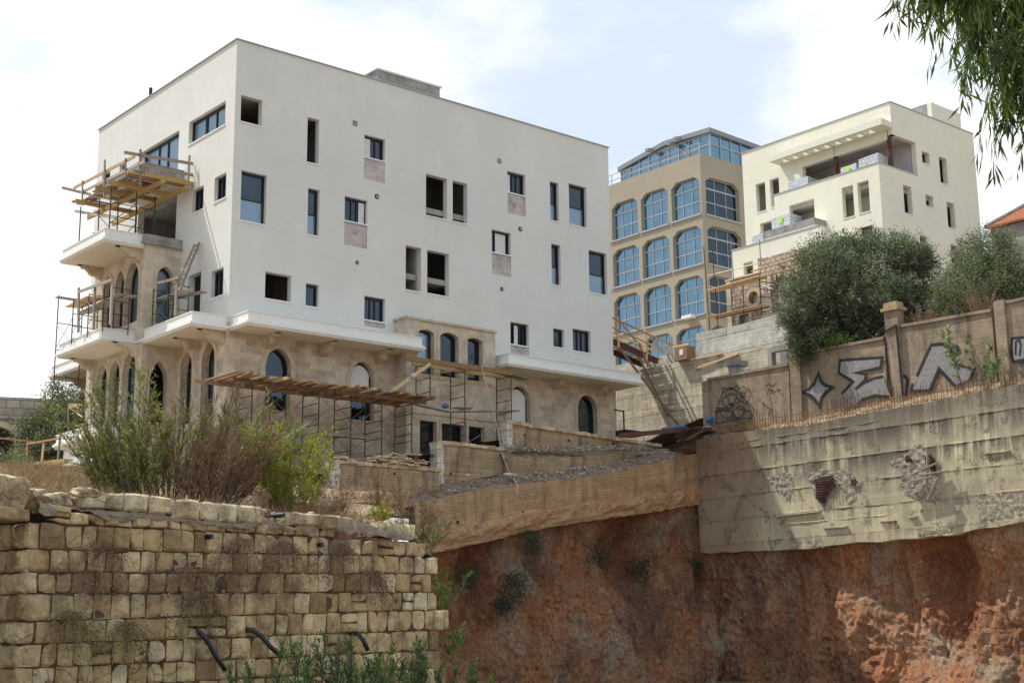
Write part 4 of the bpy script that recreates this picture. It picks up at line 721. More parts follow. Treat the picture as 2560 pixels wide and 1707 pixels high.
# graffiti, painted shapes a few mm proud of the render
g = G('silver_spray_paint', .7, .3); MT['silver'] = g.out(g.ramp(g.noise(9, 6, .7), (.36, (.23, .185, .14)), (.47, (.235, .225, .215)), (.66, (.32, .32, .33))))
g = G('black_spray_paint', .8, .2); MT['black'] = g.out(g.ramp(g.noise(9, 6, .7), (.35, (.018, .02, .022)), (.75, (.07, .065, .06))))
def stroke(pts, wd, z, d, closed=False, mb=None):
    P2 = np.array([M.u(z(*p), UG) for p in pts]); n = len(P2); m = mb or MB(); L = []
    for i in range(n):
        a = P2[i-1] if (i or closed) else P2[i]; b = P2[(i+1) % n] if (i < n-1 or closed) else P2[i]
        t1 = P2[i]-a; t2 = b-P2[i]; t1 = t1/max(np.linalg.norm(t1), 1e-6); t2 = t2/max(np.linalg.norm(t2), 1e-6); t = t1+t2; t = t/max(np.linalg.norm(t), 1e-6); nn = np.array([-t[1], t[0]])
        n1 = np.array([-t1[1], t1[0]]) if (i or closed) else nn; k = 1/max(.5, abs(nn@n1)); L.append((P2[i]+nn*wd/2*k, P2[i]-nn*wd/2*k))
    vs = [(UG-d, *q) for pr in L for q in pr]; fs = [(2*i, 2*i+1, (2*i+3) % (2*n), (2*i+2) % (2*n)) for i in range(n if closed else n-1)]; m.add(vs, fs); return m
def fill(pts, z, d): m = MB(); q = [M.u(z(*p), UG) for p in pts]; m.add([(UG-d, *x) for x in q], [tuple(range(len(q)))]); return m
def curve(ctrl, n=8, closed=False):       # Catmull-Rom through the points
    c = [np.array(p, float) for p in ctrl]; N = len(c); out = []
    for i in range(N if closed else N-1):
        p0, p1, p2, p3 = (c[(i-1) % N] if (i or closed) else c[0]), c[i], c[(i+1) % N], (c[(i+2) % N] if (i < N-2 or closed) else c[-1])
        for k in range(n): t = k/n; out.append(tuple(.5*((2*p1)+(-p0+p2)*t+(2*p0-5*p1+4*p2-p3)*t*t+(-p0+3*p1-3*p2+p3)*t**3)))
    if not closed: out.append(tuple(c[-1]))
    return out
D = .045
dia = [(950, 585), (968, 640), (1000, 665), (1045, 680), (1005, 710), (972, 750), (958, 810), (930, 765), (895, 735), (845, 712), (890, 690), (925, 650)]
def expand(p, k): c = np.mean(p, 0); return [tuple(c+(np.array(q)-c)*k) for q in p]
sig = [(1098, 495), (1388, 475), (1372, 545), (1190, 580), (1280, 590), (1265, 632), (1205, 690), (1262, 655), (1330, 620), (1395, 608), (1440, 740), (1330, 735), (1240, 765), (1200, 800), (1170, 790), (1110, 725), (1188, 640), (1090, 580)]
nn_ = [(1502, 608), (1545, 604), (1560, 625), (1552, 720), (1520, 735)]
lam = [(1722, 392), (1812, 382), (1838, 468), (1900, 525), (2015, 555), (1985, 625), (1880, 665), (1775, 552), (1712, 702), (1590, 708), (1598, 655), (1632, 590), (1680, 480)]
grp = [('silver graffiti diamond outlined in black', dia, dia, .16), ('silver graffiti letter with a zigzag edge outlined in black', sig, sig[:10]+[], .14), ('silver graffiti arch outlined in black', nn_, nn_, .13), ('big silver graffiti peak outlined in black', lam, lam, .15)]
for lb, fl, ol_, wd in grp:
    part('graffiti_fill', fill(fl, Y2, D), MT['silver'], gw, lb)
part('graffiti_outline', stroke(curve(dia[:12], 1, True), .15, Y2, D+.004, True), MT['black'], gw)
part('graffiti_outline', stroke([(1110, 725), (1188, 640), (1090, 580), (1098, 495), (1388, 475), (1372, 545), (1190, 580), (1280, 590), (1265, 632), (1205, 690)], .12, Y2, D+.004), MT['black'], gw)
part('graffiti_outline', stroke([(1205, 690), (1262, 650), (1330, 618), (1395, 605)], .1, Y2, D+.008), MT['black'], gw); part('graffiti_outline', stroke([(1240, 765), (1330, 735), (1440, 742)], .1, Y2, D+.008), MT['black'], gw)
part('graffiti_outline', stroke([(1502, 608), (1545, 604), (1560, 625), (1552, 735)], .12, Y2, D+.004), MT['black'], gw)
part('graffiti_outline', stroke([(1598, 655), (1585, 708), (1712, 702), (1775, 552), (1880, 665)], .14, Y2, D+.004), MT['black'], gw); part('graffiti_outline', stroke([(1625, 605), (1680, 480), (1722, 392), (1812, 382), (1838, 468)], .14, Y2, D+.004), MT['black'], gw); part('graffiti_outline', stroke([(1905, 528), (2015, 555), (1985, 625)], .11, Y2, D+.004), MT['black'], gw)
part('graffiti_fill', fill([(2275, 345), (2400, 335), (2400, 480), (2285, 505)], Y2, D), MT['silver'], gw, 'boxed graffiti panel at the right edge'); part('graffiti_outline', stroke([(2400, 335), (2275, 345), (2268, 440), (2285, 505), (2400, 480)], .1, Y2, D+.004), MT['black'], gw)
part('graffiti_outline', stroke([(2300, 460), (2300, 370), (2325, 352), (2335, 400), (2325, 465)], .08, Y2, D+.006), MT['black'], gw)
bl = curve([(1880, 400), (1905, 405), (1900, 430), (1870, 425)], 5, True); part('graffiti_outline', stroke(bl, .12, Y2, D+.004, True), MT['black'], gw)
# line drawing of a cat with a speech balloon
cat = MB(); S = lambda pts, w=.035, cl=False: stroke(curve(pts, 6, cl), w, B4, D+.002*(1+len(cat.v) % 7), cl, cat)
for pts in ([(92, 985), (88, 830), (110, 700), (150, 560), (215, 430), (330, 378), (430, 400), (520, 470), (600, 560), (680, 720), (718, 870)], [(195, 480), (210, 352), (290, 390)], [(390, 378), (462, 305), (495, 375)], [(245, 450), (290, 495), (330, 450), (340, 495), (370, 440), (395, 490), (430, 430)], [(372, 700), (385, 880)],
        [(150, 700), (160, 800), (230, 880), (300, 890), (360, 840), (375, 760)], [(385, 750), (400, 820), (470, 880), (540, 860), (590, 750), (560, 690), (500, 680), (440, 690)], [(50, 770), (200, 735), (350, 750)], [(60, 800), (200, 760), (350, 765)], [(80, 725), (200, 705), (350, 715)],
        [(420, 745), (470, 710), (520, 745), (570, 720), (640, 770), (700, 760)], [(600, 560), (690, 640), (745, 720), (730, 860), (640, 960), (520, 975), (430, 930)], [(92, 985), (400, 920), (720, 885)], [(385, 880), (340, 880), (300, 890)], [(385, 880), (430, 875), (480, 890)]): S(pts)
for pts in ([(250, 510), (310, 560), (310, 650), (250, 675), (190, 620), (200, 540)], [(570, 338), (680, 400), (690, 520), (620, 640), (560, 600), (480, 560), (455, 470), (490, 370)], [(450, 545), (490, 570), (480, 620), (430, 620), (415, 580)]): S(pts, .035, True)
part('graffiti_line_drawing', cat, MT['black'], gw, 'thin black line drawing of a cat'); part('graffiti_fill', fill([(335, 630), (370, 612), (412, 625), (405, 670), (372, 700), (335, 670)], B4, D+.02), MT['black'], gw)
part('graffiti_fill', fill([(300, 385), (320, 350), (360, 340), (395, 355), (400, 380), (345, 372)], B4, D+.021), MT['black'], gw)
tx = MB()                                                # JAW CAT in the balloon
for pts in ([(505, 432), (545, 425)], [(528, 430), (525, 465), (505, 462)], [(545, 465), (558, 425), (575, 462)], [(551, 448), (570, 447)], [(580, 420), (588, 460), (600, 435), (608, 458), (618, 408)],
        [(545, 500), (520, 497), (515, 522), (545, 520)], [(550, 528), (568, 492), (585, 525)], [(557, 512), (580, 512)], [(585, 490), (615, 486)], [(600, 488), (602, 522)]): stroke(pts, .03, B4, D+.006+.0005*len(tx.v), False, tx)
part('graffiti_lettering', tx, MT['black'], gw, 'JAW CAT written in a speech balloon')
m = MB(); 
for pts in ([(1000, 480), (1010, 400), (1060, 385), (1110, 440)], [(1170, 380), (1230, 390), (1215, 440)], [(985, 330), (1030, 290), (1090, 330), (1160, 280)], [(960, 740), (940, 620), (1010, 700), (1100, 750)]): stroke(curve(pts, 5), .05, B4, D+.004+.0007*len(m.v), False, m)
part('faded_scribble', m, MT['green'], gw)
# board-marked wall behind the building, pale grey wall above it, old wall block and chimney stub
UWD = 25.5
wwall = thing('board_marked_wall', 'tall board-marked concrete wall behind the footbridge, in strong sunlight', 'wall', (UWD, 0, 11))
tp = T(Y3, [(165, 590), (540, 650), (815, 600), (1651, 440)], M.u, UWD); tp[0] = (tp[1][0]+5, tp[1][1]+.05); e = M.u(Y2(740, 385), UWD); tp.append((e[0]-.6, e[1]))
part('wall_face', strip_wall(sorted(tp), [(tp[-1][0], 9.5), (tp[0][0], 9.5)], 'u', UWD, .4, 1, .0), MT['form_w'], wwall)
UGR = 26.2; gp_ = T(B6, [(0, 1222), (300, 1160), (560, 1110), (1060, 965)], M.u, UGR); 
gwall = thing('pale_concrete_wall', 'smooth pale grey concrete parapet wall under the villa scaffold, above the board-marked wall', 'wall', (UGR, -3, 14))
gp_.append((gp_[-1][0]-.8, gp_[-1][1])); gp_[0] = (gp_[0][0], gp_[0][1]); part('wall_face', strip_wall(gp_, [(gp_[-1][0], 12), (gp_[0][0], 12)], 'u', UGR, .4, 1, 0), MT['form_g'], gwall)
lo = thing('pale_concrete_wall', 'lower pale concrete wall end seen under the footbridge, beside the main building', 'wall', (UGR, 4, 12)); a0_ = gp_[0][0]; z0_ = M.u(Y3(540, 560), UGR)[1]
part('wall_face', strip_wall([(a0_, z0_), (a0_+12, z0_+.1)], [(a0_, 10), (a0_+12, 10)], 'u', UGR, .4, 1, 0), MT['form_g'], lo)
UH = 23.6; q = rect(M.u, UH, Y2(625, 425), Y2(740, 520)); m = MB(); wall(m, 'u', UH, 1, .3, q[0], q[1]+.25, 10, q[3]+.1, [(q[0]-.01, q[1], q[2]-.5, q[3]-.1)]); m.box(UH+.9, UH+1., q[0], q[1]+.25, 10, q[3]+.1); solo('ruined_wall_block', m, MT['grey'], 'broken grey-brown wall stub with a dark opening, behind the graffiti wall', 'wall', base=(UH, q[0], 12))
q = rect(M.u, UH-.5, Y2(318, 505), Y2(400, 600)); m = MB(); m.box(UH-.5, UH+.1, q[0]+.1, q[1]-.1, 11, q[3]-.25); m.box(UH-.6, UH+.2, q[0], q[1], q[3]-.25, q[3]); m.add([(UH-.45, q[0]+.1, q[3]-.3), (UH-.45, q[0]-1.4, q[2]+.0), (UH-.45, q[0]+.1, q[2]-.3), (UH-.2, q[0]+.1, q[3]-.3), (UH-.2, q[0]-1.4, q[2]+.0), (UH-.2, q[0]+.1, q[2]-.3)], [(0, 1, 2), (3, 4, 5), (0, 1, 4, 3)]); solo('capped_stub_pillar', m, MT['grey'], 'short dark capped pillar poking above the cat drawing on the graffiti wall', 'pillar', base=(UH, q[0], 12))
# ---------------------------------------------------------------- ground, hillside, cliff
g = G('dry_soil', .95, .1); soil = g.ramp(g.noise(1.3, 8, .65), (.3, (.17, .11, .07)), (.5, (.32, .22, .14)), (.7, (.44, .35, .25))); MT['soil'] = g.out(g.mix(g.ramp(g.noise(7, 4, .6), (.5, 0.), (.62, .6)), soil, (.42, .39, .34)), g.noise(9, 6, .7), 1., .08)
g = G('gravel', .95, .15); vv = g.vor(9); MT['gravel'] = g.out(g.mix(.6, g.ramp(g.noise(2, 6, .6), (.3, (.26, .17, .115)), (.7, (.50, .39, .28))), g.ramp(vv, (0, .15), (.6, .75)), 'MULTIPLY'), g.math('ADD', vv, g.noise(14, 5, .7)), 1., .08)
m = MB(); m.quad((-900, -900, 0), (1200, -900, 0), (1200, 1200, 0), (-900, 1200, 0)); gr = solo('ground', m, MT['soil'], kind='structure')
# hillside height field in site coordinates, from spot heights
FO = atY(Y5(110, 320), 17.); fwf = Frame((FO[0], FO[1], 0), radians(38))     # front stone wall
fr_r = M.local(fwf.world((8.1, .5, 0)))
spots = [P(V(x, y), d) for x, y, d in ((0, 1165, 17.5), (400, 1190, 20), (700, 1215, 22), (980, 1235, 24), (60, 1135, 24), (300, 1160, 25), (600, 1190, 26), (900, 1205, 27), (60, 1105, 34), (300, 1130, 35), (600, 1165, 36), (850, 1185, 37), (60, 1075, 46), (300, 1095, 45), (600, 1130, 46), (900, 1165, 46), (780, 1150, 51), (960, 1150, 52), (400, 1085, 51), (100, 1060, 52))]
spots += [(1, -2, 8.6), (1, -3.8, 7.7), (3, -2, 8.7), (0, -6, 6.4), (-3.5, -1, 8.0), (-8, 4, 7.6), (-12, 12, 7.5), (-4, 10, 8.6), (2, -4.3, 7.0), (5, -5, 6.5), (-14, 0, 6.4), (-20, 10, 7.0), (-30, 20, 7.5), (0, 20, 10), (-10, 30, 9), (10, 25, 11), (0, 0, 8.9), (10, 5, 9.5), (24, 10, 11.), (24, 25, 12.5), (50, 60, 15), (-30, -10, 5), (-25, -25, 4)]
SX = np.array(spots)
def hz_(u, w): 
    d = np.hypot(SX[:, 0]-u, SX[:, 1]-w)+.3; k = d**-2.6; return float((k*SX[:, 2]).sum()/k.sum())
m = MB(); vs = []; idx = {}
gu = list(np.arange(-60, -20, 4))+list(np.arange(-20, 20.1, .8)); gwv = list(np.arange(-60, -4, .9))+list(np.arange(-4, 14, 1))+list(np.arange(14, 90, 5))
def keep(u, w):
    if w < -4.0 and u > 5.2: return False
    if w < -5.6 and u > fr_r[0]-1.+(6.-fr_r[0])*(w-fr_r[1])/(-5.6-fr_r[1]): return False
    l = fwf.local(M.world((u, w, 0))); return l[1] > .35
for i, u in enumerate(gu):
    for j, w in enumerate(gwv):
        if keep(u, w): idx[(i, j)] = len(vs); vs.append((u, w, hz_(u, w)+.12*mn.noise(Vector((u*.8, w*.8, 0)))-(.8 if 0 < u < 20 and w > .5 else 0)))
fs = [(idx[(i, j)], idx[(i+1, j)], idx[(i+1, j+1)], idx[(i, j+1)]) for (i, j) in idx if (i+1, j) in idx and (i+1, j+1) in idx and (i, j+1) in idx]
m.add(vs, fs); solo('hillside', m, MT['soil'], kind='structure', smooth=True)
def sheet(name, a, b, mat, bulge=.05, n=30, k=4):                  # rough ribbon of ground between two 3-D poly-lines
    def samp(p, t): p = np.array(p, float); s = np.linspace(0, 1, len(p)); return np.array([np.interp(t, s, p[:, i]) for i in range(3)])
    m = MB(); vs = []
    for i in range(n+1):
        for j in range(k+1): q = samp(a, i/n)*(1-j/k)+samp(b, i/n)*j/k; q[2] += bulge*mn.noise(Vector((q[0]*1.3, q[1]*1.3, 3)))*(1.5 if 0 < j < k else .3); vs.append(q)
    m.add(vs, [(i*(k+1)+j, (i+1)*(k+1)+j, (i+1)*(k+1)+j+1, i*(k+1)+j+1) for i in range(n) for j in range(k)]); return solo(name, m, mat, kind='structure', smooth=True)
sheet('gravel_ramp', [(4.6, WM+.1, 6.75), (6.5, WM+.05, 7.05), (10.2, WM+.05, 7.9), (14, WM+.05, 8.45), (18.1, WM+.05, 9.3), (21.2, WM+.05, 10.05)], [(4.6, -3., 7.4), (6.5, -3., 7.9), (11.3, -3.0, 8.65), (14, -3.7, 8.85), (18, -3.7, 9.75), (21.2, -2.6, 10.6)], MT['gravel'], .1, 40, 6)
sheet('terrace_ground', [(11.3, WD+.3, 9.3), (16, WD+.3, 9.65), (20.2, WD+.2, 10.25)], [(11.3, WC+.05, 9.85), (16, WC+.05, 10.05), (20.2, WC+.05, 10.5)], MT['soil'], .12, 26, 3)
sheet('terrace_ground', [(1.6, WA+.1, 8.0), (7.5, WA+.1, 8.0)], [(1.6, 0, 8.6), (7.5, 0, 8.6)], MT['soil'], .1, 12, 3)
sheet('terrace_ground', [(7.3, WB_+.1, 9.3), (12.2, WB_+.1, 9.4)], [(7.3, 0, 9.5), (12.2, 0, 9.6)], MT['soil'], .05, 12, 3)
sheet('terrace_ground', [(11.9, WC+.2, 10.3), (21.6, WC+.2, 10.35), (26, WC+.2, 10.5)], [(11.9, 0, 10.4), (21.6, 8, 10.6), (26, 12, 10.7)], MT['soil'], .05, 12, 3)
sheet('soil_strip', [(UB+.0, -1, 10.35), (UB+.0, -5.6, 10.5), (UB+.3, -12, 10.5), (UB+.3, -27, 10.75)], [(26, -1, 10.5), (UG+.1, -5.6, 10.95), (UG+.1, -12, 11.25), (UG+.1, -27, 11.5)], MT['soil'], .15, 60, 5)
sheet('garden_ground', [(UG+.2, 2, 10.8), (UG+.2, -6, 12.2), (UG+.2, -11, 13.2), (UG+.2, -20, 13.7), (UG+.2, -32, 14)], [(60, 10, 16), (60, -6, 17.4), (60, -11, 17.6), (60, -20, 18), (60, -45, 18)], MT['soil'], .3, 40, 20)
# cliff of red earth
g = G('red_earth', .95, .08)
n1_ = g.noise(.5, 7, .62, None, .4); n2_ = g.noise(1., 8, .72, g.vec((2., 2., .3)), .5); n3_ = g.noise(5.5, 8, .78, g.vec((1.4, 1.4, 1.)), .2); n4_ = g.vor(2.2, g.vec((1.3, 1.3, .8)), 'F1')
c1 = g.ramp(n1_, (.28, (.10, .055, .04)), (.40, (.24, .105, .06)), (.50, (.38, .19, .105)), (.62, (.46, .285, .18)), (.76, (.54, .39, .27)))
c2 = g.ramp(n2_, (.32, (.13, .06, .04)), (.45, (.36, .14, .06)), (.56, (.46, .27, .15)), (.70, (.58, .44, .31)))
col = g.mix(.5, c1, c2); col = g.mix(g.ramp(g.noise(.55, 7, .7), (.50, 0.), (.62, .85)), col, (.48, .19, .07)); col = g.mix(g.ramp(g.noise(.42, 7, .68, g.vec((1, 1, .8), (0, 0, 1.3))), (.52, 0.), (.64, .8)), col, (.42, .35, .26)); col = g.mix(g.ramp(g.noise(.35, 6, .6, g.vec((1, 1, .5), (0, 0, 2.1))), (.50, 0.), (.62, .75)), col, (.13, .08, .06)); col = g.mix(1, col, g.ramp(n3_, (.34, .42), (.48, .95), (.64, 1.5)), 'MULTIPLY')
col = g.mix(g.ramp(g.noise(2.3, 8, .8, g.vec((1.4, 1.4, .6)), 1.), (.57, 0.), (.68, .75)), col, (.50, .41, .32)); vcr = g.vor(2.6, g.vec((1, 1, 1)), 'DISTANCE_TO_EDGE'); col = g.mix(g.math('MULTIPLY', g.ramp(vcr, (0., .55), (.05, 0.)), g.ramp(g.noise(1.1, 3), (.48, 0.), (.6, 1.))), col, (.06, .035, .025)); wvv = g.n('ShaderNodeVectorMath', operation='ADD'); g.l(g.tc.outputs['Object'], wvv.inputs[0]); nz = g.n('ShaderNodeTexNoise'); nz.inputs['Scale'].default_value = 2.5; nz.inputs['Detail'].default_value = 6; g.l(g.tc.outputs['Object'], nz.inputs[0]); g.l(nz.outputs[1], wvv.inputs[1]); red = g.mix(g.math('MULTIPLY', g.ramp(g.vor(4.2, wvv.outputs[0], 'DISTANCE_TO_EDGE'), (0., 1.), (.1, 0.)), .7), g.ramp(g.noise(3.5, 6, .7), (.35, (.16, .055, .03)), (.55, (.34, .12, .055)), (.7, (.46, .20, .08))), (.07, .03, .02)); col = g.mix(g.math('MULTIPLY', g.ramp(g.math('ADD', g.attr(), g.math('MULTIPLY', g.math('SUBTRACT', g.noise(1.5, 5, .7), .5), .8)), (.35, 0.), (.55, 1.)), .85), col, red)
col = g.mix(.12, g.mix(1, col, (1.42, 1.36, 1.3), 'MULTIPLY'), (.5, .42, .34)); MT['earth'] = g.out(col, g.math('ADD', g.math('MULTIPLY', n3_, 2.2), g.math('MULTIPLY', n2_, 2.)), 1., .16)
CV = []
def cliff(fn, L, top, bot, rec, nL, nH, seed, mk=lambda a, z: 0.):
    vs = []
    for i in range(nL+1):
        a = L[0]+(L[1]-L[0])*i/nL; t = top(a)+.15
        for j in range(nH+1):
            s = j/nH; z = t+(bot-t)*s; q = Vector((a*.35, z*.28, seed)); d = rec(a, z, s)+.62*mn.fractal(q, 1., 2., 6)*min(1, s*5+.12)+.3*mn.fractal(Vector((a*1.1, z*.4, seed+4)), 1., 2.1, 5)*min(1, s*4+.1)+.16*abs(mn.noise(Vector((a*2.6, z*2.2, seed+8))))+.09*mn.noise(Vector((a*6., z*5., seed+6)))
            vs.append(fn(a+.25*mn.noise(Vector((a*.8, z*.8, seed+2))), z, d)); CV.append(mk(a, z))
    return vs, [(i*(nH+1)+j, (i+1)*(nH+1)+j, (i+1)*(nH+1)+j+1, i*(nH+1)+j+1) for i in range(nL) for j in range(nH)]
xb, zb_ = zip(*sorted(bb)); xm, zm = zip(*sorted(mbt)); m = MB()
hR = M.u(Y7(1330, 1050), UB)
def recR(a, z, s):                                     # inward: recess under the wall, foot swelling out
    h = M.u(Y7(1330, 1050), UB); pk = exp(-((a-h[0])/1.0)**2-((z-h[1])/1.9)**2)
    return .25+.5*min(1, s*3)-2.1*max(0, s-.5)**1.3*(.55+.5*max(0, min(1, (-a-9)/9)))+.85*pk
vs, fs = cliff(lambda a, z, d: (UB+d, a, z), (-4.6, -26.5), lambda a: float(np.interp(a, xb, zb_)), -.6, recR, 210, 76, 3, lambda a, z: exp(-((a-hR[0])/1.25)**4-((z-hR[1])/2.2)**4)); m.add(vs, fs)
def recL(a, z, s):
    cx = M.w(Y6(1850, 900), WM)[0]; pk = exp(-((a-cx)/1.3)**2-((z-5.2)/2.)**2); c2_ = M.w(Y6(940, 900), WM)[0]; pk2 = exp(-((a-c2_)/.5)**2-((z-3.5)/3.)**2)
    return .3+.6*min(1, s*6)-1.9*s**1.2+.9*pk+.7*pk2-1.0*max(0, 1-abs(a-16)/2.2)*s
vs, fs = cliff(lambda a, z, d: (a, WM+d, z), (3.6, 22.2), lambda a: float(np.interp(a, xm, zm)), -.6, recL, 190, 76, 11, lambda a, z: .8*exp(-((a-16.6)/1.2)**4-((z-5.6)/1.9)**4)+.7*exp(-((a-8.7)/.6)**4-((z-4.8)/1.8)**4)); m.add(vs, fs)
lf0 = np.array((4.4, WM+.2)); lf1 = np.array(M.local(fwf.world((6.2, 1.5, 0)))[:2]); dv = (lf1-lf0)/np.linalg.norm(lf1-lf0); nv = np.array([-dv[1], dv[0]])
vs, fs = cliff(lambda a, z, d: (*(lf0+dv*a+nv*d*-.5), z), (0, np.linalg.norm(lf1-lf0)), lambda a: 6.6-2.9*a/np.linalg.norm(lf1-lf0), -.6, lambda a, z, s: .6-1.2*s, 90, 25, 21); m.add(vs, fs)
m.c = CV; solo('cliff', m, MT['earth'], kind='structure', smooth=False)
# ---------------------------------------------------------------- front stone wall, block by block
g = G('rough_limestone_block', .92, .15); r = g.attr(); n = g.noise(3.2, 7, .68); n2 = g.noise(14, 5, .7)
col = g.ramp(r, (0., (.36, .25, .13)), (.35, (.58, .43, .23)), (.7, (.71, .56, .33)), (1., (.82, .71, .49)))
col = g.mix(1, col, g.ramp(n, (.3, .62), (.55, 1.02), (.72, 1.12)), 'MULTIPLY'); col = g.mix(g.ramp(g.noise(1.1, 7, .72), (.47, 0.), (.62, .85)), col, (.21, .14, .085)); col = g.mix(g.ramp(g.noise(5, 6, .75), (.60, 0.), (.68, .55)), col, (.34, .20, .09)); col = g.mix(1, col, g.ramp(n2, (.28, .6), (.45, 1.)), 'MULTIPLY')
crk = g.vor(3.1, g.vec((1, 1, 1)), 'DISTANCE_TO_EDGE'); col = g.mix(g.math('MULTIPLY', g.ramp(crk, (0., .8), (.035, 0.)), g.ramp(g.noise(2., 3), (.5, 0.), (.6, 1.))), col, (.12, .08, .05)); MT['fblock'] = g.out(col, g.math('ADD', g.math('MULTIPLY', n, 3.), n2), 1., .045)
g = G('old_mortar', .95, .1); MT['mortar'] = g.out(g.ramp(g.noise(6, 6, .7), (.3, (.05, .035, .022)), (.6, (.13, .09, .058))), g.noise(16, 5, .7), 1., .03)
g = G('cement_smear', .95, .1); MT['smear'] = g.out(g.ramp(g.noise(5, 6, .7), (.3, (.17, .145, .11)), (.6, (.33, .28, .22))), g.noise(20, 5, .7), .8, .02)
def block(m, x0, x1, z0, z1, c, y=0., bulge=.05, gap=.0075, n=8, side=None, top=False):
    x0 += gap; x1 -= gap; z0 += gap; z1 -= gap; s = random.random()*200; vs = []; fs = []
    ch = [max(0, random.gauss(0, .018)) for _ in range(4)]
    for i in range(n+1):
        for j in range(n+1):
            a, b = i/n, j/n; e = min(1, 6*min(a, 1-a)); e2 = min(1, 6*min(b, 1-b)); ed = sqrt(e*e2) if e*e2 > 0 else 0
            cx = (ch[0] if a < .5 and b < .5 else ch[1] if a >= .5 and b < .5 else ch[2] if a < .5 else ch[3])*max(0, 1-2.2*min(a, 1-a)-2.2*min(b, 1-b))
            px = x0+(x1-x0)*a; pz = z0+(z1-z0)*b; d = bulge*ed**.6+.03*mn.noise(Vector((px*5, pz*5, s)))*(.3+ed)+.03*ed*mn.noise(Vector((px*2, pz*2, s)))
            px += .016*mn.noise(Vector((px*4, pz*4, s+5)))+(cx if a < .5 else -cx); pz += .016*mn.noise(Vector((px*4, pz*4, s+9)))+(cx if b < .5 else -cx)
            vs.append((px, y+.03-d, pz) if side is None else (side+.03-d, px, pz))
    k = n+1; fs = [(i*k+j, (i+1)*k+j, (i+1)*k+j+1, i*k+j+1) for i in range(n) for j in range(n)]
    if top or True:
        D_ = .4 if top else .06; ring = [i*k for i in range(k)]+[n*k+j for j in range(1, k)]+[i*k+n for i in range(n-1, -1, -1)]+[j for j in range(n-1, 0, -1)]
        b0 = len(vs); vs += [((vs[q][0], y+D_+.03, vs[q][2]) if side is None else (side+D_, vs[q][1], vs[q][2])) for q in ring]; R_ = len(ring); fs += [(ring[q], ring[(q+1) % R_], b0+(q+1) % R_, b0+q) for q in range(R_)]
        if top: fs.append(tuple(range(b0, b0+R_)))
    m.add(vs, fs, c)
FWX = lambda x, y: fwf.w(Y5(x, y), 0)                   # picture -> (along, z) on the front face
sw_ = thing('front_stone_wall', 'long weathered limestone block wall across the left foreground', 'wall', (0, 0, 0), fr=fwf)
lv_l = [FWX(115, y)[1] for y in (300, 432, 548, 655, 790, 902, 1018, 1130)]; lv_r = [FWX(2040, y)[1] for y in (400, 470, 555, 645, 735, 835, 935, 1022)]
xl, xr = FWX(115, 600)[0], FWX(2040, 600)[0]; print('courses', [round(q, 2) for q in lv_l], [round(q, 2) for q in lv_r], xl, xr)
crs = [(lv_l[i]*.5+lv_r[i]*.5) for i in range(8)]
lev = [(lv_l[i], lv_r[i]) for i in range(8)]
def Lz(i, x): 
    while i >= len(lev): lev.append((lev[-1][0]-.3, lev[-1][1]-.3))
    t = (x-xl)/(xr-xl); a, b = lev[i]; return a+(b-a)*t
m = MB(); ends = [2095, 2150, 2125, 2145, 2205, 2155, 2190, 2190, 2200, 2200, 2200, 2200, 2200]
endx = [FWX(e, 500)[0] for e in ends]
for i in range(-1, 12):
    x = xl+.3*(i < 0); k = 0
    while x < (endx[max(i, 0)]-.12 if i >= 0 else FWX(1640, 340)[0]):
        L = (random.uniform(.30, .42) if k == 0 and i % 2 else random.uniform(.2, .23) if k == 0 else random.uniform(.2, .36)); 
        if x+L > endx[max(i, 0)]-.1: L = endx[max(i, 0)]-x
        xm = x+L/2; z1, z0 = (Lz(i, xm) if i >= 0 else Lz(0, xm)+.15), Lz(i+1, xm)
        if random.random() < .04: zm = (z0+z1)/2; block(m, x, x+L, z0, zm, random.random(), random.uniform(-.012, .012)); block(m, x, x+L, zm, z1, random.random())
        else: block(m, x, x+L, z0, z1, min(1, max(0, random.gauss(.52, .23))), random.uniform(-.015, .02), random.uniform(.012, .035))
        x += L; k += 1
part('block_courses', m, MT['fblock'], sw_)
m = MB(); 
for i in range(12):
    y = 0.
    while y < 1.8: L = random.uniform(.28, .45); block(m, y, y+L, Lz(i+1, xl), Lz(i, xl), random.gauss(.45, .2), side=xl); y += L
part('side_blocks', m, MT['fblock'], sw_)
# coping course: bigger pale stones, grey cement band below
m = MB(); sm = MB()
cop = [(240, 350, 215, 262), (420, 520, 175, 245), (525, 602, 152, 250), (607, 728, 156, 262), (730, 845, 168, 272), (848, 978, 180, 292), (980, 1072, 196, 303), (1075, 1165, 205, 312), (1168, 1298, 216, 318), (1420, 1575, 250, 330), (1578, 1668, 262, 345), (1672, 1750, 275, 345)]
for x0, x1, yt, yb_ in cop:
    a, zt = FWX(x0, yt); b, zb2 = FWX(x1, yb_); block(m, a, b, zb2, zt, random.uniform(.7, 1.), -.02, .05, top=True)
x = 1855
while x < 2035: w_ = random.choice((28, 40, 60)); a, zt = FWX(x, 302+.05*(x-1855)); b, zb2 = FWX(min(2042, x+w_), 372+.1*(x-1855)); block(m, a, b, zb2, zt, random.uniform(.75, 1.), 0, .03, .006, n=4, top=True); x += w_
part('coping_stones', m, MT['fblock'], sw_, 'pale larger stones along the top')
top_l = [(185, 215), (420, 250), (560, 262), (745, 270), (960, 305), (1170, 320), (1300, 290), (1420, 340), (1750, 300), (1850, 340), (2045, 380)]; bot_l = [(185, 262), (380, 262), (480, 280), (600, 305), (760, 300), (860, 318), (1040, 332), (1200, 338), (1330, 350), (1500, 360), (1750, 378), (1900, 392), (2045, 402)]
tl = sorted(FWX(*p) for p in top_l); bl_ = sorted(FWX(*p) for p in bot_l); m = MB(); n = 160; vs = []
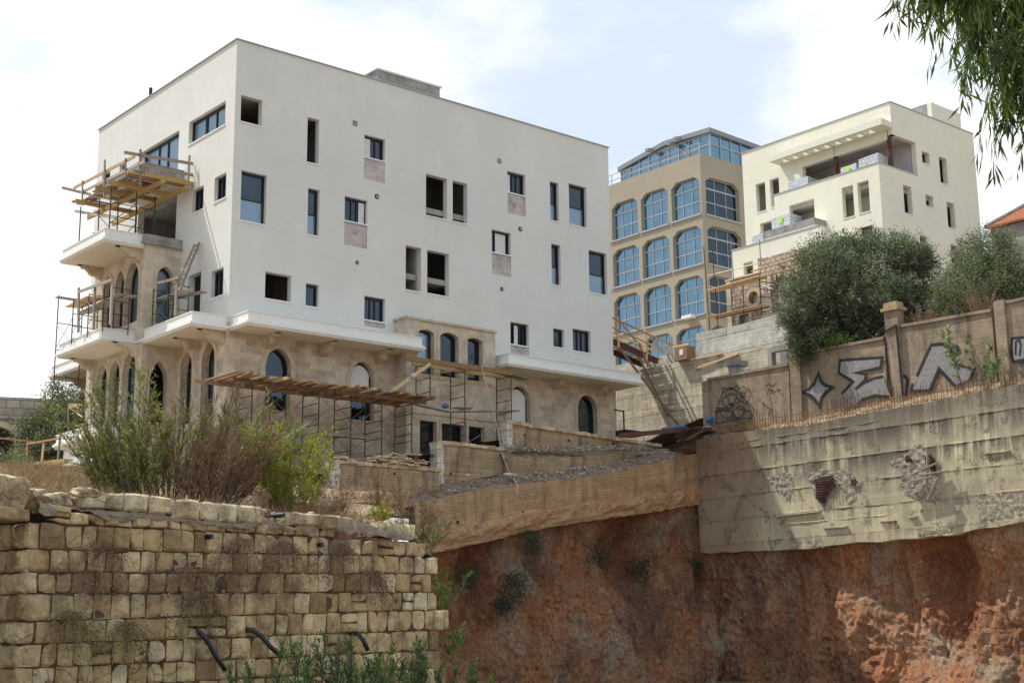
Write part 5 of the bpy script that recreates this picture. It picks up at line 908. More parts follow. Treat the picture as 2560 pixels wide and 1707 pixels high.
for i in range(n+1):
    a = tl[0][0]+(tl[-1][0]-tl[0][0])*i/n; t = np.interp(a, *zip(*tl))+.03; b = np.interp(a, *zip(*bl_))+.06*mn.noise(Vector((a*4, 0, 0)))
    for j in range(5): s = j/4; k_ = max(.0, min(1., .55+1.6*mn.noise(Vector((a*1.9, 1, 0))))); vs.append((a, .03-(.05+.02*sin(pi*s))*k_+.02*mn.noise(Vector((a*9, s*3, 0))), t+(b-t)*s*(.35+.65*k_)+.04*mn.noise(Vector((a*9, s*2, 4)))))
m.add(vs, [(i*5+j, (i+1)*5+j, (i+1)*5+j+1, i*5+j+1) for i in range(n) for j in range(4)]); part('cement_band', m, MT['smear'], sw_)
m = MB(); m.box(xl+.05, endx[0], .035, .55, -1, Lz(0, xl)+.05); zz0 = Lz(0, xl)
m = MB(); xs_ = [xl+.06, (xl+xr)/2, endx[0]-.05]; 
m.add([(x, y, z) for x in xs_ for y in (.045, .5) for z in (-1, Lz(0, x)+.0)], [(0, 4, 5, 1), (4, 8, 9, 5), (1, 5, 7, 3), (5, 9, 11, 7), (2, 3, 7, 6), (6, 7, 11, 10), (0, 1, 3, 2), (8, 10, 11, 9)]); m.box(endx[0]-.05, min(endx[4:])-.05, .045, .5, -1, Lz(4, xr)); part('mortar_core', m, MT['mortar'], sw_)
# rubble fill on the wall top
def rocks(name, pts, mat, label=None, cat=None, kind=None, fr=None, flat=.7):
    m = MB()
    for p, r in pts: m.rock(p, r, random.random(), flat)
    return solo(name, m, mat, label, cat, kind=kind, fr=fr, base=pts[0][0])
pts = []
for i in range(420):
    x = random.uniform(1290, 2060) if i % 2 else random.uniform(180, 1300); a, z = FWX(x, np.interp(x, [180, 420, 1300, 1420, 1750, 2060], [215, 190, 235, 262, 290, 310])); pts.append(((a, random.uniform(.15, .8), z+random.uniform(-.06, .03)), random.uniform(.02, .075)))
rocks('wall_top_rubble', pts, MT['fblock'], kind='stuff', label='loose rubble and soil filling the top of the front stone wall', cat='rubble', fr=fwf)
def bigrock(lbl, x, y, r, flat, yy=.2, n=3, c=.8):
    a, z = FWX(x, y); m = MB(); s = random.random()*90; N = 14; vs = []
    for i in range(N+1):
        for j in range(N*2): ph = pi*i/N; th = pi*j/N; v = Vector((sin(ph)*cos(th), sin(ph)*sin(th), cos(ph))); mx_ = max(abs(v.x), abs(v.y), abs(v.z)); v2 = v/(mx_**.75); k = 1+.35*mn.noise(v*1.3+Vector((s, 0, 0)))+.1*mn.noise(v*4+Vector((s, 3, 0))); vs.append((a+v2.x*r*k, yy+v2.y*r*.7*k, z+v2.z*r*flat*k))
    m.add(vs, [(i*2*N+j, i*2*N+(j+1) % (2*N), (i+1)*2*N+(j+1) % (2*N), (i+1)*2*N+j) for i in range(N) for j in range(2*N)], c); solo('loose_rock', m, MT['fblock'], lbl, 'rock', base=(a, yy, z), fr=fwf)
bigrock('big rough pale boulder topping the left end of the front stone wall', 45, 165, .27, .95); bigrock('dark brown clod beside the big boulder at the left end of the front wall', 140, 185, .17, .8, c=.02)
bigrock('small upright pale stone on the front wall, above the flat one', 250, 165, .10, .8, .3, c=1.); bigrock('flat whitish stone lying on the front wall near its left end', 310, 190, .17, .45, .15, c=1.); bigrock('little dark stone next to the flat whitish stone on the front wall', 225, 195, .09, .7, .1, c=.0)
bigrock('thin flat stone lying over the first coping blocks of the front wall', 448, 158, .17, .35, .1, c=.85)
qc = MB(); 
for i, (x0, x1, y0, y1) in enumerate(((-120, 125, 215, 305), )): a, z1 = FWX(x0, y0); b, z0 = FWX(x1, y1); block(qc, a, b, z0, z1, .35, -.12, .04, top=True)
part('corner_cap_block', qc, MT['fblock'], sw_)
# drain pipes
for i, (lb, pts) in enumerate((('longest of the three curved black pipes hanging out of the front wall', [(955, 818), (985, 838), (1020, 880), (1050, 950), (1095, 1030)]), ('middle curved black pipe hanging out of the front wall', [(1200, 828), (1250, 832), (1290, 865), (1320, 910), (1362, 955)]), ('right and shortest curved black pipe hanging out of the front wall', [(1735, 845), (1765, 850), (1785, 880), (1800, 930)]), ('straight rusty pipe stub sticking out of the upper left of the front wall', [(545, 447), (590, 442), (632, 438)]))):
    P3 = []
    for k, p in enumerate(pts): a, z = fwf.w(Y5(*p), -.03-.07*min(k, 2)); P3.append((a, .05-.11*k if k < 2 else -.09-.03*k, z))
    m = MB(); m.tube(P3, .035, 8); solo('drain_pipe', m, MT['frame'] if i < 3 else MT['rust'], lb, 'pipe', 'pipes sticking out of the front wall', base=P3[0], fr=fwf, smooth=True)
for i, (lb, (x, y)) in enumerate((('round black pipe mouth under the cement band, centre left of front wall', (1012, 375)), ('round black pipe mouth in the front wall, under the right coping stones', (1555, 415)), ('black pipe mouth at the right end of the front wall', (2088, 468)), ('black pipe mouth in the gap between the front wall coping stones', (1365, 270)))):
    a, z = FWX(x, y); m = MB(); m.tube([(a, .1, z), (a+.02, -.09, z)], .035, 10); solo('drain_pipe', m, MT['frame'], lb, 'pipe', 'pipes sticking out of the front wall', base=(a, 0, z), fr=fwf)
a, z = FWX(1115, 150); b, z2 = FWX(1130, 235); m = MB(); m.tube([(a, .3, z), (b, .3, z2-.1)], .012, 5); solo('iron_rod', m, MT['rust'], 'thin rusty iron rod sticking up behind the coping of the front wall', 'rod', base=(a, .3, z), fr=fwf)
# ---------------------------------------------------------------- vegetation
def leaf_mesh(name, pos, dirs, nor, ln, wd, val, mat, parent=None, bend=.15, **kw):
    n = len(pos); d = dirs/np.maximum(np.linalg.norm(dirs, axis=1, keepdims=True), 1e-6); s = np.cross(d, nor); s /= np.maximum(np.linalg.norm(s, axis=1, keepdims=True), 1e-6); up = np.cross(s, d)
    ln = np.broadcast_to(ln, n)[:, None]; wd = np.broadcast_to(wd, n)[:, None]
    q = np.stack([pos, pos+d*ln*.45+s*wd/2-up*ln*bend*.3, pos+d*ln-up*ln*bend, pos+d*ln*.45-s*wd/2-up*ln*bend*.3], 1)
    base, fr = BASE[parent.name] if parent else (kw['base'], kw.get('fr') or M); q = (q-np.array(base)).reshape(-1, 3).astype(np.float32)
    me = bpy.data.meshes.new(name); me.vertices.add(4*n); me.vertices.foreach_set('co', q.ravel()); me.loops.add(4*n); me.loops.foreach_set('vertex_index', np.arange(4*n, dtype=np.int32)); me.polygons.add(n); me.polygons.foreach_set('loop_start', np.arange(0, 4*n, 4, dtype=np.int32))
    try: me.polygons.foreach_set('loop_total', np.full(n, 4, np.int32))
    except Exception: pass
    me.update(); at = me.attributes.new('v', 'FLOAT', 'POINT'); at.data.foreach_set('value', np.repeat(val, 4).astype(np.float32))
    o = mkobj(name, me, mat, parent); BASE[o.name] = (base, fr)
    if not parent:
        o.location = fr.world(base); o.rotation_euler = (0, 0, fr.rz)
        for k in ('label', 'category', 'group', 'kind'):
            if kw.get(k): o[k] = kw[k]
    return o
def unit(n): v = rng.normal(size=(n, 3)); return v/np.linalg.norm(v, axis=1, keepdims=True)
def crown_leaves(blobs, ncl, per, rcl, seed=0):
    """clusters of leaves scattered through ellipsoids, mostly near their skin; returns positions, values, directions"""
    P_, D_, V_ = [], [], []; vol = np.array([b[1][0]*b[1][1]*b[1][2] for b in blobs])**.67; cnt = (ncl*vol/vol.sum()).astype(int)+1
    for (c, r), k in zip(blobs, cnt):
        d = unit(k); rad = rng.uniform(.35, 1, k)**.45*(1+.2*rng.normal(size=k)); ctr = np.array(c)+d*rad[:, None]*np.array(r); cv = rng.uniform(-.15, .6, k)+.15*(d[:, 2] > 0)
        for j in range(k):
            m_ = int(per*rng.uniform(.5, 1.4)); off = rng.normal(size=(m_, 3))*rcl*rng.uniform(.6, 1.3); off[:, 2] *= 1.3; P_.append(ctr[j]+off); dd = d[j]*.9+rng.normal(size=(m_, 3))*.7; dd[:, 2] += .35; D_.append(dd); V_.append(np.clip(cv[j]+rng.uniform(0, .45, m_), 0, 1))
    return np.concatenate(P_), np.concatenate(D_), np.concatenate(V_)
MT['bark'] = plain('grey_brown_bark', (.16, .12, .09), .95, .1, 0, .5, 6, .6); MT['twig'] = plain('dry_twig', (.26, .17, .12), .95, .1, 0, .4, 6)
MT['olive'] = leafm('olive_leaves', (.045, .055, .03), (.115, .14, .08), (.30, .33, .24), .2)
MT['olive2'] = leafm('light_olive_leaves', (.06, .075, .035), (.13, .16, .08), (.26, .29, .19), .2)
MT['euc'] = leafm('eucalyptus_leaves', (.035, .06, .02), (.10, .155, .045), (.28, .38, .09), .38, .4)
MT['bushg'] = leafm('green_shrub_leaves', (.075, .085, .028), (.185, .195, .065), (.42, .40, .21), .35)
MT['bushy'] = leafm('yellow_green_leaves', (.13, .15, .02), (.28, .30, .04), (.50, .42, .08), .4)
MT['dark'] = leafm('dark_cliff_leaves', (.015, .03, .02), (.03, .06, .035), (.06, .09, .05), .2); MT['fresh'] = leafm('fresh_green_leaves', (.03, .07, .015), (.07, .15, .03), (.20, .30, .07), .35)
MT['dry'] = leafm('dry_brown_leaves', (.13, .075, .045), (.26, .165, .105), (.46, .34, .23), .2, .9); MT['palm'] = leafm('palm_blades', (.03, .06, .02), (.09, .15, .05), (.25, .32, .14), .25, .4)
MT['low'] = leafm('low_shrub_leaves', (.02, .045, .018), (.05, .10, .03), (.16, .24, .07), .3)
MT['caper'] = leafm('pale_plant_leaves', (.08, .12, .05), (.2, .27, .13), (.50, .55, .42), .25)
def tree(name, label, cat, base, blobs, ncl, per, rcl, ln, wd, mat, trunks=3, r0=.16, fr=None, group=None, tip=.7):
    t = thing(name, label, cat, base, group, fr); mb = MB(); b0 = np.array(base, float)
    for i, (c, r) in enumerate(blobs):
        c = np.array(c, float); mid_ = (b0+c)/2+np.array([random.uniform(-.3, .3), random.uniform(-.3, .3), 0]); mb.tube([b0+np.array([.1*cos(i*2.1), .1*sin(i*2.1), -.3]), mid_, c], r0, 6, r1=.04)
        for k in range(7): d = unit(1)[0]; d[2] = abs(d[2])*.6; e = c+d*np.array(r)*.85; mb.tube([mid_*.3+c*.7, (c+e)/2+unit(1)[0]*.1, e], .035, 4, r1=.01)
    part('trunk', mb, MT['bark'], t, smooth=True)
    ex = [(np.array(c)+q*np.array(r)*random.uniform(.8, 1.08), tuple(x*random.uniform(.16, .34) for x in r)) for c, r in blobs for q in unit(6) if q[2] > -.5]
    p, d, v = crown_leaves(blobs+ex, ncl, per, rcl); n = len(p); leaf_mesh('crown', p, d, unit(n), ln*rng.uniform(.7, 1.2, n), wd, v, mat, t); return t
def B(px_, Y, rpx, ry=None):         # ellipsoid from a picture point, distance and picture radii
    c = M.local(atY(V(*px_), Y)); k = Y*1.09/F; return (c, (rpx[0]*k, (ry or rpx[0]*.9)*k, rpx[1]*k))
# two olive trees above the graffiti wall
YO = 62.
tree('olive_tree', 'big dark rounded olive tree behind the graffiti wall, left of the smaller lighter one', 'tree', P(V(1960, 820), YO), [B((1900, 650), YO, (95, 105)), B((1860, 720), YO-1, (70, 70)), B((2010, 620), YO, (85, 85)), B((2000, 710), YO-1, (110, 70)), B((2090, 640), YO+1, (70, 80)), B((1930, 600), YO+.5, (70, 60)), B((2090, 715), YO, (70, 60)), B((1830, 740), YO-1.5, (40, 45)), B((1950, 690), YO-1, (110, 110)), B((2090, 590), YO, (55, 50)), B((1870, 800), YO-1, (60, 40))], 4300, 30, .125, .15, .04, MT['olive'])
tree('olive_tree', 'smaller lighter grey-green olive tree near the right edge, below the tile-roofed house', 'tree', P(V(2260, 720), YO-2), [B((2270, 590), YO-2, (75, 60)), B((2230, 650), YO-2.5, (70, 60)), B((2320, 650), YO-3, (60, 60)), B((2180, 690), YO-2, (45, 45)), B((2290, 690), YO-3, (80, 40)), B((2210, 700), YO-3, (70, 45))], 2100, 24, .14, .14, .035, MT['olive2'])
tree('ivy_clump', 'bright green bushy creeper spilling over the graffiti wall beside the second pillar', 'creeper', (UG+.4, M.u(Y2(900, 400), UG)[0], 13.2), [(M.hit(Y2(880, 390), (UG-.1, 0, 0), M.U), (.45, .8, .55)), (M.hit(Y2(830, 440), (UG-.2, 0, 0), M.U), (.3, .4, .6)), (M.hit(Y2(1070, 385), (UG, 0, 0), M.U), (.3, .8, .35))], 170, 22, .09, .09, .035, MT['fresh'], r0=.04)
# trees at the far left, in front of the old stone building
tree('holm_oak', 'dark green tree rising beside the balcony at the far left, against the white sky', 'tree', P(V(150, 1090), 63.), [B((150, 930), 63, (48, 50)), B((120, 985), 62, (55, 50)), B((170, 980), 62, (38, 50)), B((75, 1000), 61.5, (40, 40)), B((110, 1045), 61, (55, 40))], 900, 24, .17, .13, .05, MT['olive'])
tree('olive_bush', 'low grey-green bush at the left edge below the dark arched doorway', 'bush', P(V(20, 1110), 50.), [B((20, 1075), 50, (38, 30)), B((50, 1085), 49, (26, 22))], 300, 22, .12, .1, .03, MT['olive2'], r0=.05)
def shrub(name, label, cat, base, stems, H, spread, leaf, mats, ntw=10, nlf=14, lean=(0, 0), sr=.018, fr=None, droop=0., tw_len=.35, kind=None, group=None, dry=0, lf_from=.25, tdir=.6, bare=0., br=0.):
    b = np.array(base, float); mb = MB(); LP, LD, LV = [], [], []
    for s in range(stems):
        az = random.uniform(0, 2*pi); ti = spread*random.uniform(.15, 1); L = H*random.uniform(.6, 1.08); d = np.array([cos(az)*sin(ti)+lean[0], sin(az)*sin(ti)+lean[1], cos(ti)]); d /= np.linalg.norm(d)
        p = b+np.array([cos(az), sin(az), 0])*(random.uniform(0, .12)*H*.5+br*sqrt(random.random())); pts = [p]; cv = random.uniform(0, .5)
        for k in range(6): d = d+np.array([random.uniform(-.1, .1), random.uniform(-.1, .1), .03-droop*(k > 2)]); d /= np.linalg.norm(d); p = p+d*L/6; pts.append(p)
        mb.tube(pts, sr*random.uniform(.7, 1.2), 4, r1=.003); isb = random.random() < bare
        for k in range(ntw):
            t = random.uniform(lf_from, 1)*5.999; i = int(t); q = pts[i]+(pts[i+1]-pts[i])*(t-i); td = (pts[i+1]-pts[i]); td = td/np.linalg.norm(td)*tdir+unit(1)[0]*.55+np.array([0, 0, .15-droop]); td /= np.linalg.norm(td); tl_ = tw_len*L*random.uniform(.4, 1)*(1.15-.5*t/6); e = q+td*tl_
            mb.tube([q, q+(e-q)*.55+unit(1)[0]*.03*tl_, e], .004+sr*.12, 3, r1=.002)
            if isb: continue
            ts = rng.uniform(.05, 1.0, nlf)[:, None]; LP.append(q+(e-q)*ts+rng.normal(size=(nlf, 3))*.012); LD.append(td*.9+rng.normal(size=(nlf, 3))*.5+np.array([0, 0, .2-droop])); LV.append(np.clip(cv+rng.uniform(0, .5, nlf), 0, 1))
    t = thing(name, label, cat, base, group, fr); part('stems', mb, MT[mats[1]], t)
    if LP:
        p, d, v = np.concatenate(LP), np.concatenate(LD), np.concatenate(LV); n = len(p); leaf_mesh('leaves', p, d, unit(n), leaf[0]*rng.uniform(.6, 1.2, n), leaf[1], v, MT[mats[0]], t)
    return t
# shrubs on the slope behind the front wall
shrub('green_shrub', 'tallest and widest green shrub behind the front wall, before the main building corner', 'shrub', P(V(395, 1150), 25.5), 74, 2.15, .85, (.06, .017), ('bushg', 'bark'), 34, 16, (.0, .0), .014, tw_len=.2, lf_from=.12, bare=.3, br=1.0)
shrub('green_shrub', 'left leafy green shrub with a dark leaning branch, behind the pale coping stones', 'shrub', P(V(285, 1145), 24.5), 22, 1.55, .6, (.065, .02), ('bushg', 'bark'), 24, 13, (-.05, 0), .012, tw_len=.22, lf_from=.05, br=.45)
shrub('dry_shrub', 'brown twiggy half-dry shrub between the tall green one and the yellow-green one', 'shrub', P(V(490, 1160), 25), 110, 1.75, .8, (.06, .010), ('dry', 'twig'), 22, 6, (.25, -.1), .008, tw_len=.24, lf_from=.15, bare=.3, br=.5)
shrub('yellow_shrub', 'bright yellow-green shrub behind the front wall, left of the stone-capped terrace walls', 'shrub', P(V(660, 1180), 25.), 38, 1.5, .5, (.06, .02), ('bushy', 'twig'), 24, 13, (.05, 0), .009, tw_len=.22, lf_from=.05, br=.35)
shrub('bare_shrub', 'bare leaning dark branch with forked twigs left of the green shrubs', 'shrub', P(V(290, 1150), 24.), 3, 2.1, .25, (.04, .01), ('bushg', 'bark'), 16, 0, (-.38, .05), .022, tw_len=.25, lf_from=.4)
for i, (x, y, Y, H, lb) in enumerate(((600, 1185, 23, .5, 'small orange-brown dry weed at the foot of the yellow-green shrub'), (790, 1205, 24, .8, 'thin red-brown dry weed in front of the white quoin of the lowest terrace wall'), (930, 1215, 24.5, 1.15, 'tall pale dry weed over the right end of the front wall coping'), (870, 1190, 25, .75, 'dead grey weed before the lowest terrace wall'), (985, 1225, 24, .6, 'dry tangled weed beside the right end of the front wall'))):
    shrub('dry_weed', lb, 'weed', P(V(x, y), Y), 9, H, .5, (.03, .012), ('dry', 'twig'), 14, 6, (0, 0), .004, tw_len=.3, lf_from=.3, group='dry weeds along the front wall')
for i, (x, y, Y, H, lb) in enumerate(((895, 1200, 23.5, .42, 'small fresh yellow-green fern-like sapling above the right coping stones'), (1000, 1270, 24.5, .95, 'green sapling leaning out at the right end of the front wall, upper one'), (1040, 1400, 24., .9, 'green sapling sprouting beside the right end of the front wall, middle one'), (1060, 1500, 23.5, .7, 'sparse sapling with red twigs beside the right end of the front wall, lowest one'))):
    shrub('acacia_sapling', lb, 'sapling', P(V(x-25, y+20), Y), 8, H, .75, (.035, .014), ('fresh' if i else 'bushy', 'twig'), 12, 18, (.12, -.1), .006, tw_len=.32, lf_from=.25, group='green saplings by the front wall')
for i, (x, Y, H, lb) in enumerate(((640, 14.2, 1.25, 'dark green willow-like shrub at the bottom edge, left of the others'), (760, 14., 1.72, 'fresh green shrub with the highest tips at the bottom edge'), (860, 13.6, 1.62, 'fresh green shrub at the bottom edge, second from the right'), (960, 13.8, 1.42, 'bright green shrub at the bottom edge near the end of the front wall'), (1050, 14.4, 1.2, 'rightmost green shrub at the bottom edge, beside the cliff'))):
    zb0 = atY(V(x, 1568), Y)[2]; hh_ = atY(V(x, [1490, 1455, 1470, 1500, 1530][i]), Y)[2]; b = list(P(V(x, 1568), Y)); b[2] = max(0, hh_-1.9); shrub('leafy_shrub', lb, 'shrub', b, 18, (hh_-b[2])*.97, .3, (.065, .013), ('low', 'bark'), 22, 12, (0, 0), .008, tw_len=.16, lf_from=.45, group='green shrubs along the bottom edge', tdir=1.1)
# dwarf fan palm
def fan_palm(name, label, base, fans):
    t = thing(name, label, 'palm', base); mb = MB(); b = np.array(base, float); LP, LD, LN, LL = [], [], [], []
    for az, el, L, R_ in fans:
        d = np.array([cos(az)*cos(el), sin(az)*cos(el), sin(el)]); tip = b+d*L; mb.tube([b, b+d*L*.5+np.array([0, 0, .04]), tip], .012, 4); side = np.cross(d, [0, 0, 1.]); side /= np.linalg.norm(side)
        for k in range(26): a = (k/25-.5)*3.6; LP.append(tip); LD.append(d*cos(a)+side*sin(a)+np.array([0, 0, .12])); LN.append(np.cross(side, d)+rng.normal(size=3)*.15); LL.append(R_*(1-.25*abs(a)/1.8))
    part('stalks', mb, MT['twig'], t); n = len(LP); leaf_mesh('fan_leaves', np.array(LP), np.array(LD), np.array(LN), np.array(LL), .03, rng.uniform(0, 1, n), MT['palm'], t, bend=.1)
fan_palm('fan_palm', 'spiky dwarf fan palm between the dry shrub and the yellow-green shrub', P(V(530, 1080), 31), [(random.uniform(0, 6.28), random.uniform(.1, 1.2), random.uniform(.5, 1.15), random.uniform(.45, .65)) for _ in range(24)])
fan_palm('fan_palm', 'small fan palm spreading to the right behind the top of the yellow-green shrub', P(V(600, 1060), 32), [(random.uniform(-2.5, .5), random.uniform(.1, .9), random.uniform(.5, 1.1), random.uniform(.45, .7)) for _ in range(14)])
# dry brush and grass that nobody could count
def tufts(name, label, pts, h, mat, per=14, wd=.012, spread=.5, kind='stuff', cat='dry grass'):
    p = np.repeat(np.array(pts, float), per, 0); n = len(p); p = p+rng.normal(size=(n, 3))*np.array([.1, .1, .0]); d = rng.normal(size=(n, 3))*spread; d[:, 2] = 1
    return leaf_mesh(name, p, d, unit(n), h*rng.uniform(.4, 1.2, n), wd, rng.uniform(0, 1, n), mat, None, .25, base=tuple(pts[0]), label=label, category=cat, kind=kind)
def ongrid(n, x0, x1, Y0, Y1_, zf):
    out = []
    while len(out) < n:
        Y = random.uniform(Y0, Y1_); x = random.uniform(x0, x1); w_ = atY(V(x, 1100), Y); l = M.local(w_); 
        if keep(l[0], l[1]): out.append((l[0], l[1], zf(l[0], l[1])-.03))
    return out
tufts('dry_brush', 'dry brown brush and grass covering the slope behind the front wall', ongrid(3600, -60, 1010, 22.5, 50, hz_), .3, MT['dry'], 9, .012, .9)
tufts('dry_brush', 'taller dry brown brush on the slope at the far left', ongrid(1500, 20, 330, 26, 44, hz_), .42, MT['dry'], 8, .01, 1.3)
tufts('dry_grass', 'orange dry grass growing along the soil strip under the graffiti wall', [(random.uniform(UB+.25, UG-.1), random.uniform(-26, -6), 10.75+random.uniform(-.1, .4)) for _ in range(620)], .27, leafm('orange_dry_grass', (.20, .11, .05), (.40, .24, .11), (.52, .38, .2), .3, .9), 9, .012, .6)
tufts('dry_grass', 'dead grass along the foot of the topmost terrace wall', [(random.uniform(11.6, 16), WC-.15-random.uniform(0, .4), 9.75) for _ in range(200)], .22, MT['dry'], 9, .012, .8)
tufts('dry_grass', 'dead grass on the gravel slope at the left end of the ramp', [(random.uniform(5.5, 9.8), random.uniform(-5.3, -3.4), 7.3+.3*random.random()) for _ in range(150)], .3, MT['dry'], 10, .012, .8)
for lb, x, y, u_, H, mt_ in (('brown dry bush leaning on top of the graffiti wall, right of the tall pillar', 1700, 215, UG+.6, 1.0, ('dry', 'twig')), ('golden dry grass clump behind the graffiti wall near its third pillar', 2060, 120, UG+.8, 1.3, ('dry', 'twig'))):
    w_, z_ = M.u(Y2(x, y), u_); shrub('dry_bush', lb, 'bush', (u_, w_, z_-.7), 26, H+.3, 1.1, (.07, .015), mt_, 14, 5, (0, 0), .01, tw_len=.4, lf_from=.2)
for lb, x, y, H, lean in (('pale leafy weed growing in front of the big silver graffiti peak', 1960, 650, 2.7, .0), ('smaller pale weed leaning right before the third pillar of the graffiti wall', 2080, 640, 1.7, -.3)):
    w_, z_ = M.u(Y2(x, y), UG-.6); shrub('castor_weed', lb, 'weed', (UG-.6, w_, 10.9), 6, H, .35, (.14, .08), ('caper', 'twig'), 10, 7, (0, lean), .012, tw_len=.22, lf_from=.35)
# creepers on the front wall and plants on the cliff
for i, (x, y, L, mt_, lb) in enumerate(((480, 400, .5, 'dry', 'brown dead creeper tuft around the rusty pipe stub on the front wall'), (1180, 385, .55, 'dry', 'brown dead creeper under the coping in the middle of the front wall'), (1390, 400, .5, 'dry', 'brown dead creeper right of the middle one on the front wall'), (1640, 410, .45, 'dry', 'thin brown creeper hanging near the right part of the front wall'), (930, 520, .4, 'dry', 'brown dead creeper above the green one on the front wall'), (1810, 540, .4, 'dry', 'small brown creeper near the right end of the front wall'), (960, 640, .45, 'bushg', 'green creeper hanging in the centre of the front wall'), (340, 740, .4, 'bushg', 'faint green creeper low on the left of the front wall'), (600, 790, .4, 'bushg', 'green sprig low on the front wall, left of the long black pipe'))):
    a, z = FWX(x, y); b = (a, -.06, z); mb = MB(); LP, LD = [], []
    for k in range(38):
        d = np.array([random.uniform(-1.3, 1.3), random.uniform(-.25, 0), random.uniform(-1, .35)]); p = np.array(b); pts_ = [p]
        for j in range(5): d = d+np.array([random.uniform(-.4, .4), 0, -.3]); p = p+d/np.linalg.norm(d)*L*random.uniform(.15, .42); p[1] = -.06-.03*random.random(); pts_.append(p.copy())
        mb.tube(pts_, .004, 3, r1=.002)
        for j in range(18): q = pts_[random.randint(1, 5)]; LP.append(q+rng.normal(size=3)*[.03, .01, .03]); LD.append(rng.normal(size=3)*[1, .3, 1]-np.array([0, 0, .5]))
    t = thing('wall_creeper', lb, 'creeper', b, 'creepers hanging on the front stone wall', fwf); part('stems', mb, MT['twig'], t); n = len(LP); leaf_mesh('leaves', np.array(LP), np.array(LD), unit(n), .035, .014, rng.uniform(0, 1, n), MT[mt_], t)
for i, (x, y, r, lb) in enumerate(((1140, 940, .75, 'dark green cliff bush hanging below the left end of the ramp wall'), (1640, 800, .55, 'dark green shrub high on the cliff face below the ramp wall'), (1880, 850, 1.0, 'dark trailing bush in the cleft of the cliff near its corner'), (870, 900, .7, 'dark ivy at the cliff edge behind the end of the front wall'), (1080, 1080, .35, 'small dark plant lower on the left cliff face'), (1250, 720, .45, 'dark ivy right under the footing of the ramp wall'), (2180, 850, .9, 'dark scrub in the corner of the cliff below the cream wall'), (2140, 1450, .3, 'tiny dark plant near the foot of the cliff'))):
    u_, z_ = M.w(Y6(x, y), WM-.35+(.9 if i in (2, 6) else 0)); b = (u_, WM-.4+(.9 if i in (2, 6) else 0), z_)
    t = thing('cliff_plant', lb, 'plant', b, 'dark plants clinging to the cliff'); p, d, v = crown_leaves([(b, (r*.55, .25, r*.4)), ((b[0]+r*.35, b[1], b[2]-r*.7), (r*.25, .15, r*.55)), ((b[0]-r*.5, b[1]+.1, b[2]-r*.2), (r*.35, .15, r*.25)), ((b[0]+r*.7, b[1]+.1, b[2]+r*.2), (r*.3, .1, r*.2))], int(26+55*r), 16, .16); p[:, 2] -= np.abs(rng.normal(size=len(p)))*.25*r; d[:, 2] -= .8; n = len(p); mb = MB(); mb.tube([(b[0], b[1]+.6, b[2]+.1), b, (b[0]+r*.3, b[1], b[2]-r*.7)], .02, 4, r1=.005); part('stems', mb, MT['bark'], t); leaf_mesh('leaves', p, d, unit(n), .1, .035, v, MT['dark'], t)
# overhanging eucalyptus at the right, close to the camera
YE = 9.
et = thing('eucalyptus_tree', 'drooping eucalyptus branches with long narrow leaves hanging into the top right corner', 'tree', P((2900, 1650), YE)); eb = P((2900, 1650), YE); mb = MB(); mb.tube([(eb[0], eb[1], 0), P((2880, 600), YE), P((2760, -250), YE)], .16, 8, r1=.09)
limbs = [((2760, -300), (2450, -110), (2315, -50)), ((2780, -100), (2540, -20), (2405, 40)), ((2800, 0), (2600, 60), (2465, 120)), ((2800, 40), (2600, 110), (2525, 190)), ((2780, -250), (2640, -100), (2545, -40)), ((2800, -20), (2700, 60), (2605, 120)), ((2820, 120), (2660, 190), (2575, 250)), ((2750, -300), (2540, -130), (2435, -60)), ((2850, 480), (2660, 500), (2590, 545))]
LP, LD, LV, LS = [], [], [], []
for li, lp in enumerate(limbs):
    Yk = YE+random.uniform(-.6, .6); pts_ = [np.array(P(q, Yk)) for q in lp]; cv = [tuple(q) for q in pts_]; pts_ = [pts_[0]+(pts_[1]-pts_[0])*t for t in np.linspace(0, 1, 6)]+[pts_[1]+(pts_[2]-pts_[1])*t for t in np.linspace(.2, 1, 5)]; mb.tube(pts_, .022, 5, r1=.006)
    for k in range(92 if li < 8 else 18):
        q = pts_[random.randint(3, 10)] + rng.normal(size=3)*.08; d = np.array(rng.normal(size=3)*.5); d[2] -= .5; L = random.uniform(.12, .42) if li < 8 else random.uniform(.1, .3); tp_ = [q]; 
        for j in range(5): d[2] -= .28; d /= np.linalg.norm(d); q = q+d*L/5; tp_.append(q)
        mb.tube(tp_, .004, 3, r1=.0015); c = random.uniform(0, .6)
        for j in range(14): t = tp_[random.randint(0, 5)]; LP.append(t+rng.normal(size=3)*.015); dd = rng.normal(size=3)*.38; dd[2] -= 1; LD.append(dd); LV.append(min(1, c+random.uniform(0, .4))); LS.append(random.uniform(.1, .2))
part('trunk', mb, MT['bark'], et, smooth=True); n = len(LP); leaf_mesh('foliage', np.array(LP), np.array(LD), unit(n), np.array(LS), .019, np.array(LV), MT['euc'], et, bend=.18)
# ---------------------------------------------------------------- scaffolds and timber work
def ladder_frame(par, a, b, z0, z1, n, mat, r=.024, top=True):
    m = MB(); m.tube([(*a, z0), (*a, z1)], r, 6); m.tube([(*b, z0), (*b, z1)], r, 6)
    for k in range(n): z = z0+.25+(z1-z0-.3)*k/max(1, n-1); m.tube([(*a, z), (*b, z)], r*.8, 5)
    return part('frame', m, MT[mat], par)
def braces(par, pts, mat='steelg', r=.014):
    for p, q in pts: m = MB(); m.tube([p, q], r, 5); part('brace', m, MT[mat], par)
def plank(par, p, q, w, h, mat, name='plank', up=(0, 0, 1)): m = MB(); m.beam(p, q, w, h, random.random(), up); return part(name, m, MT[mat], par)
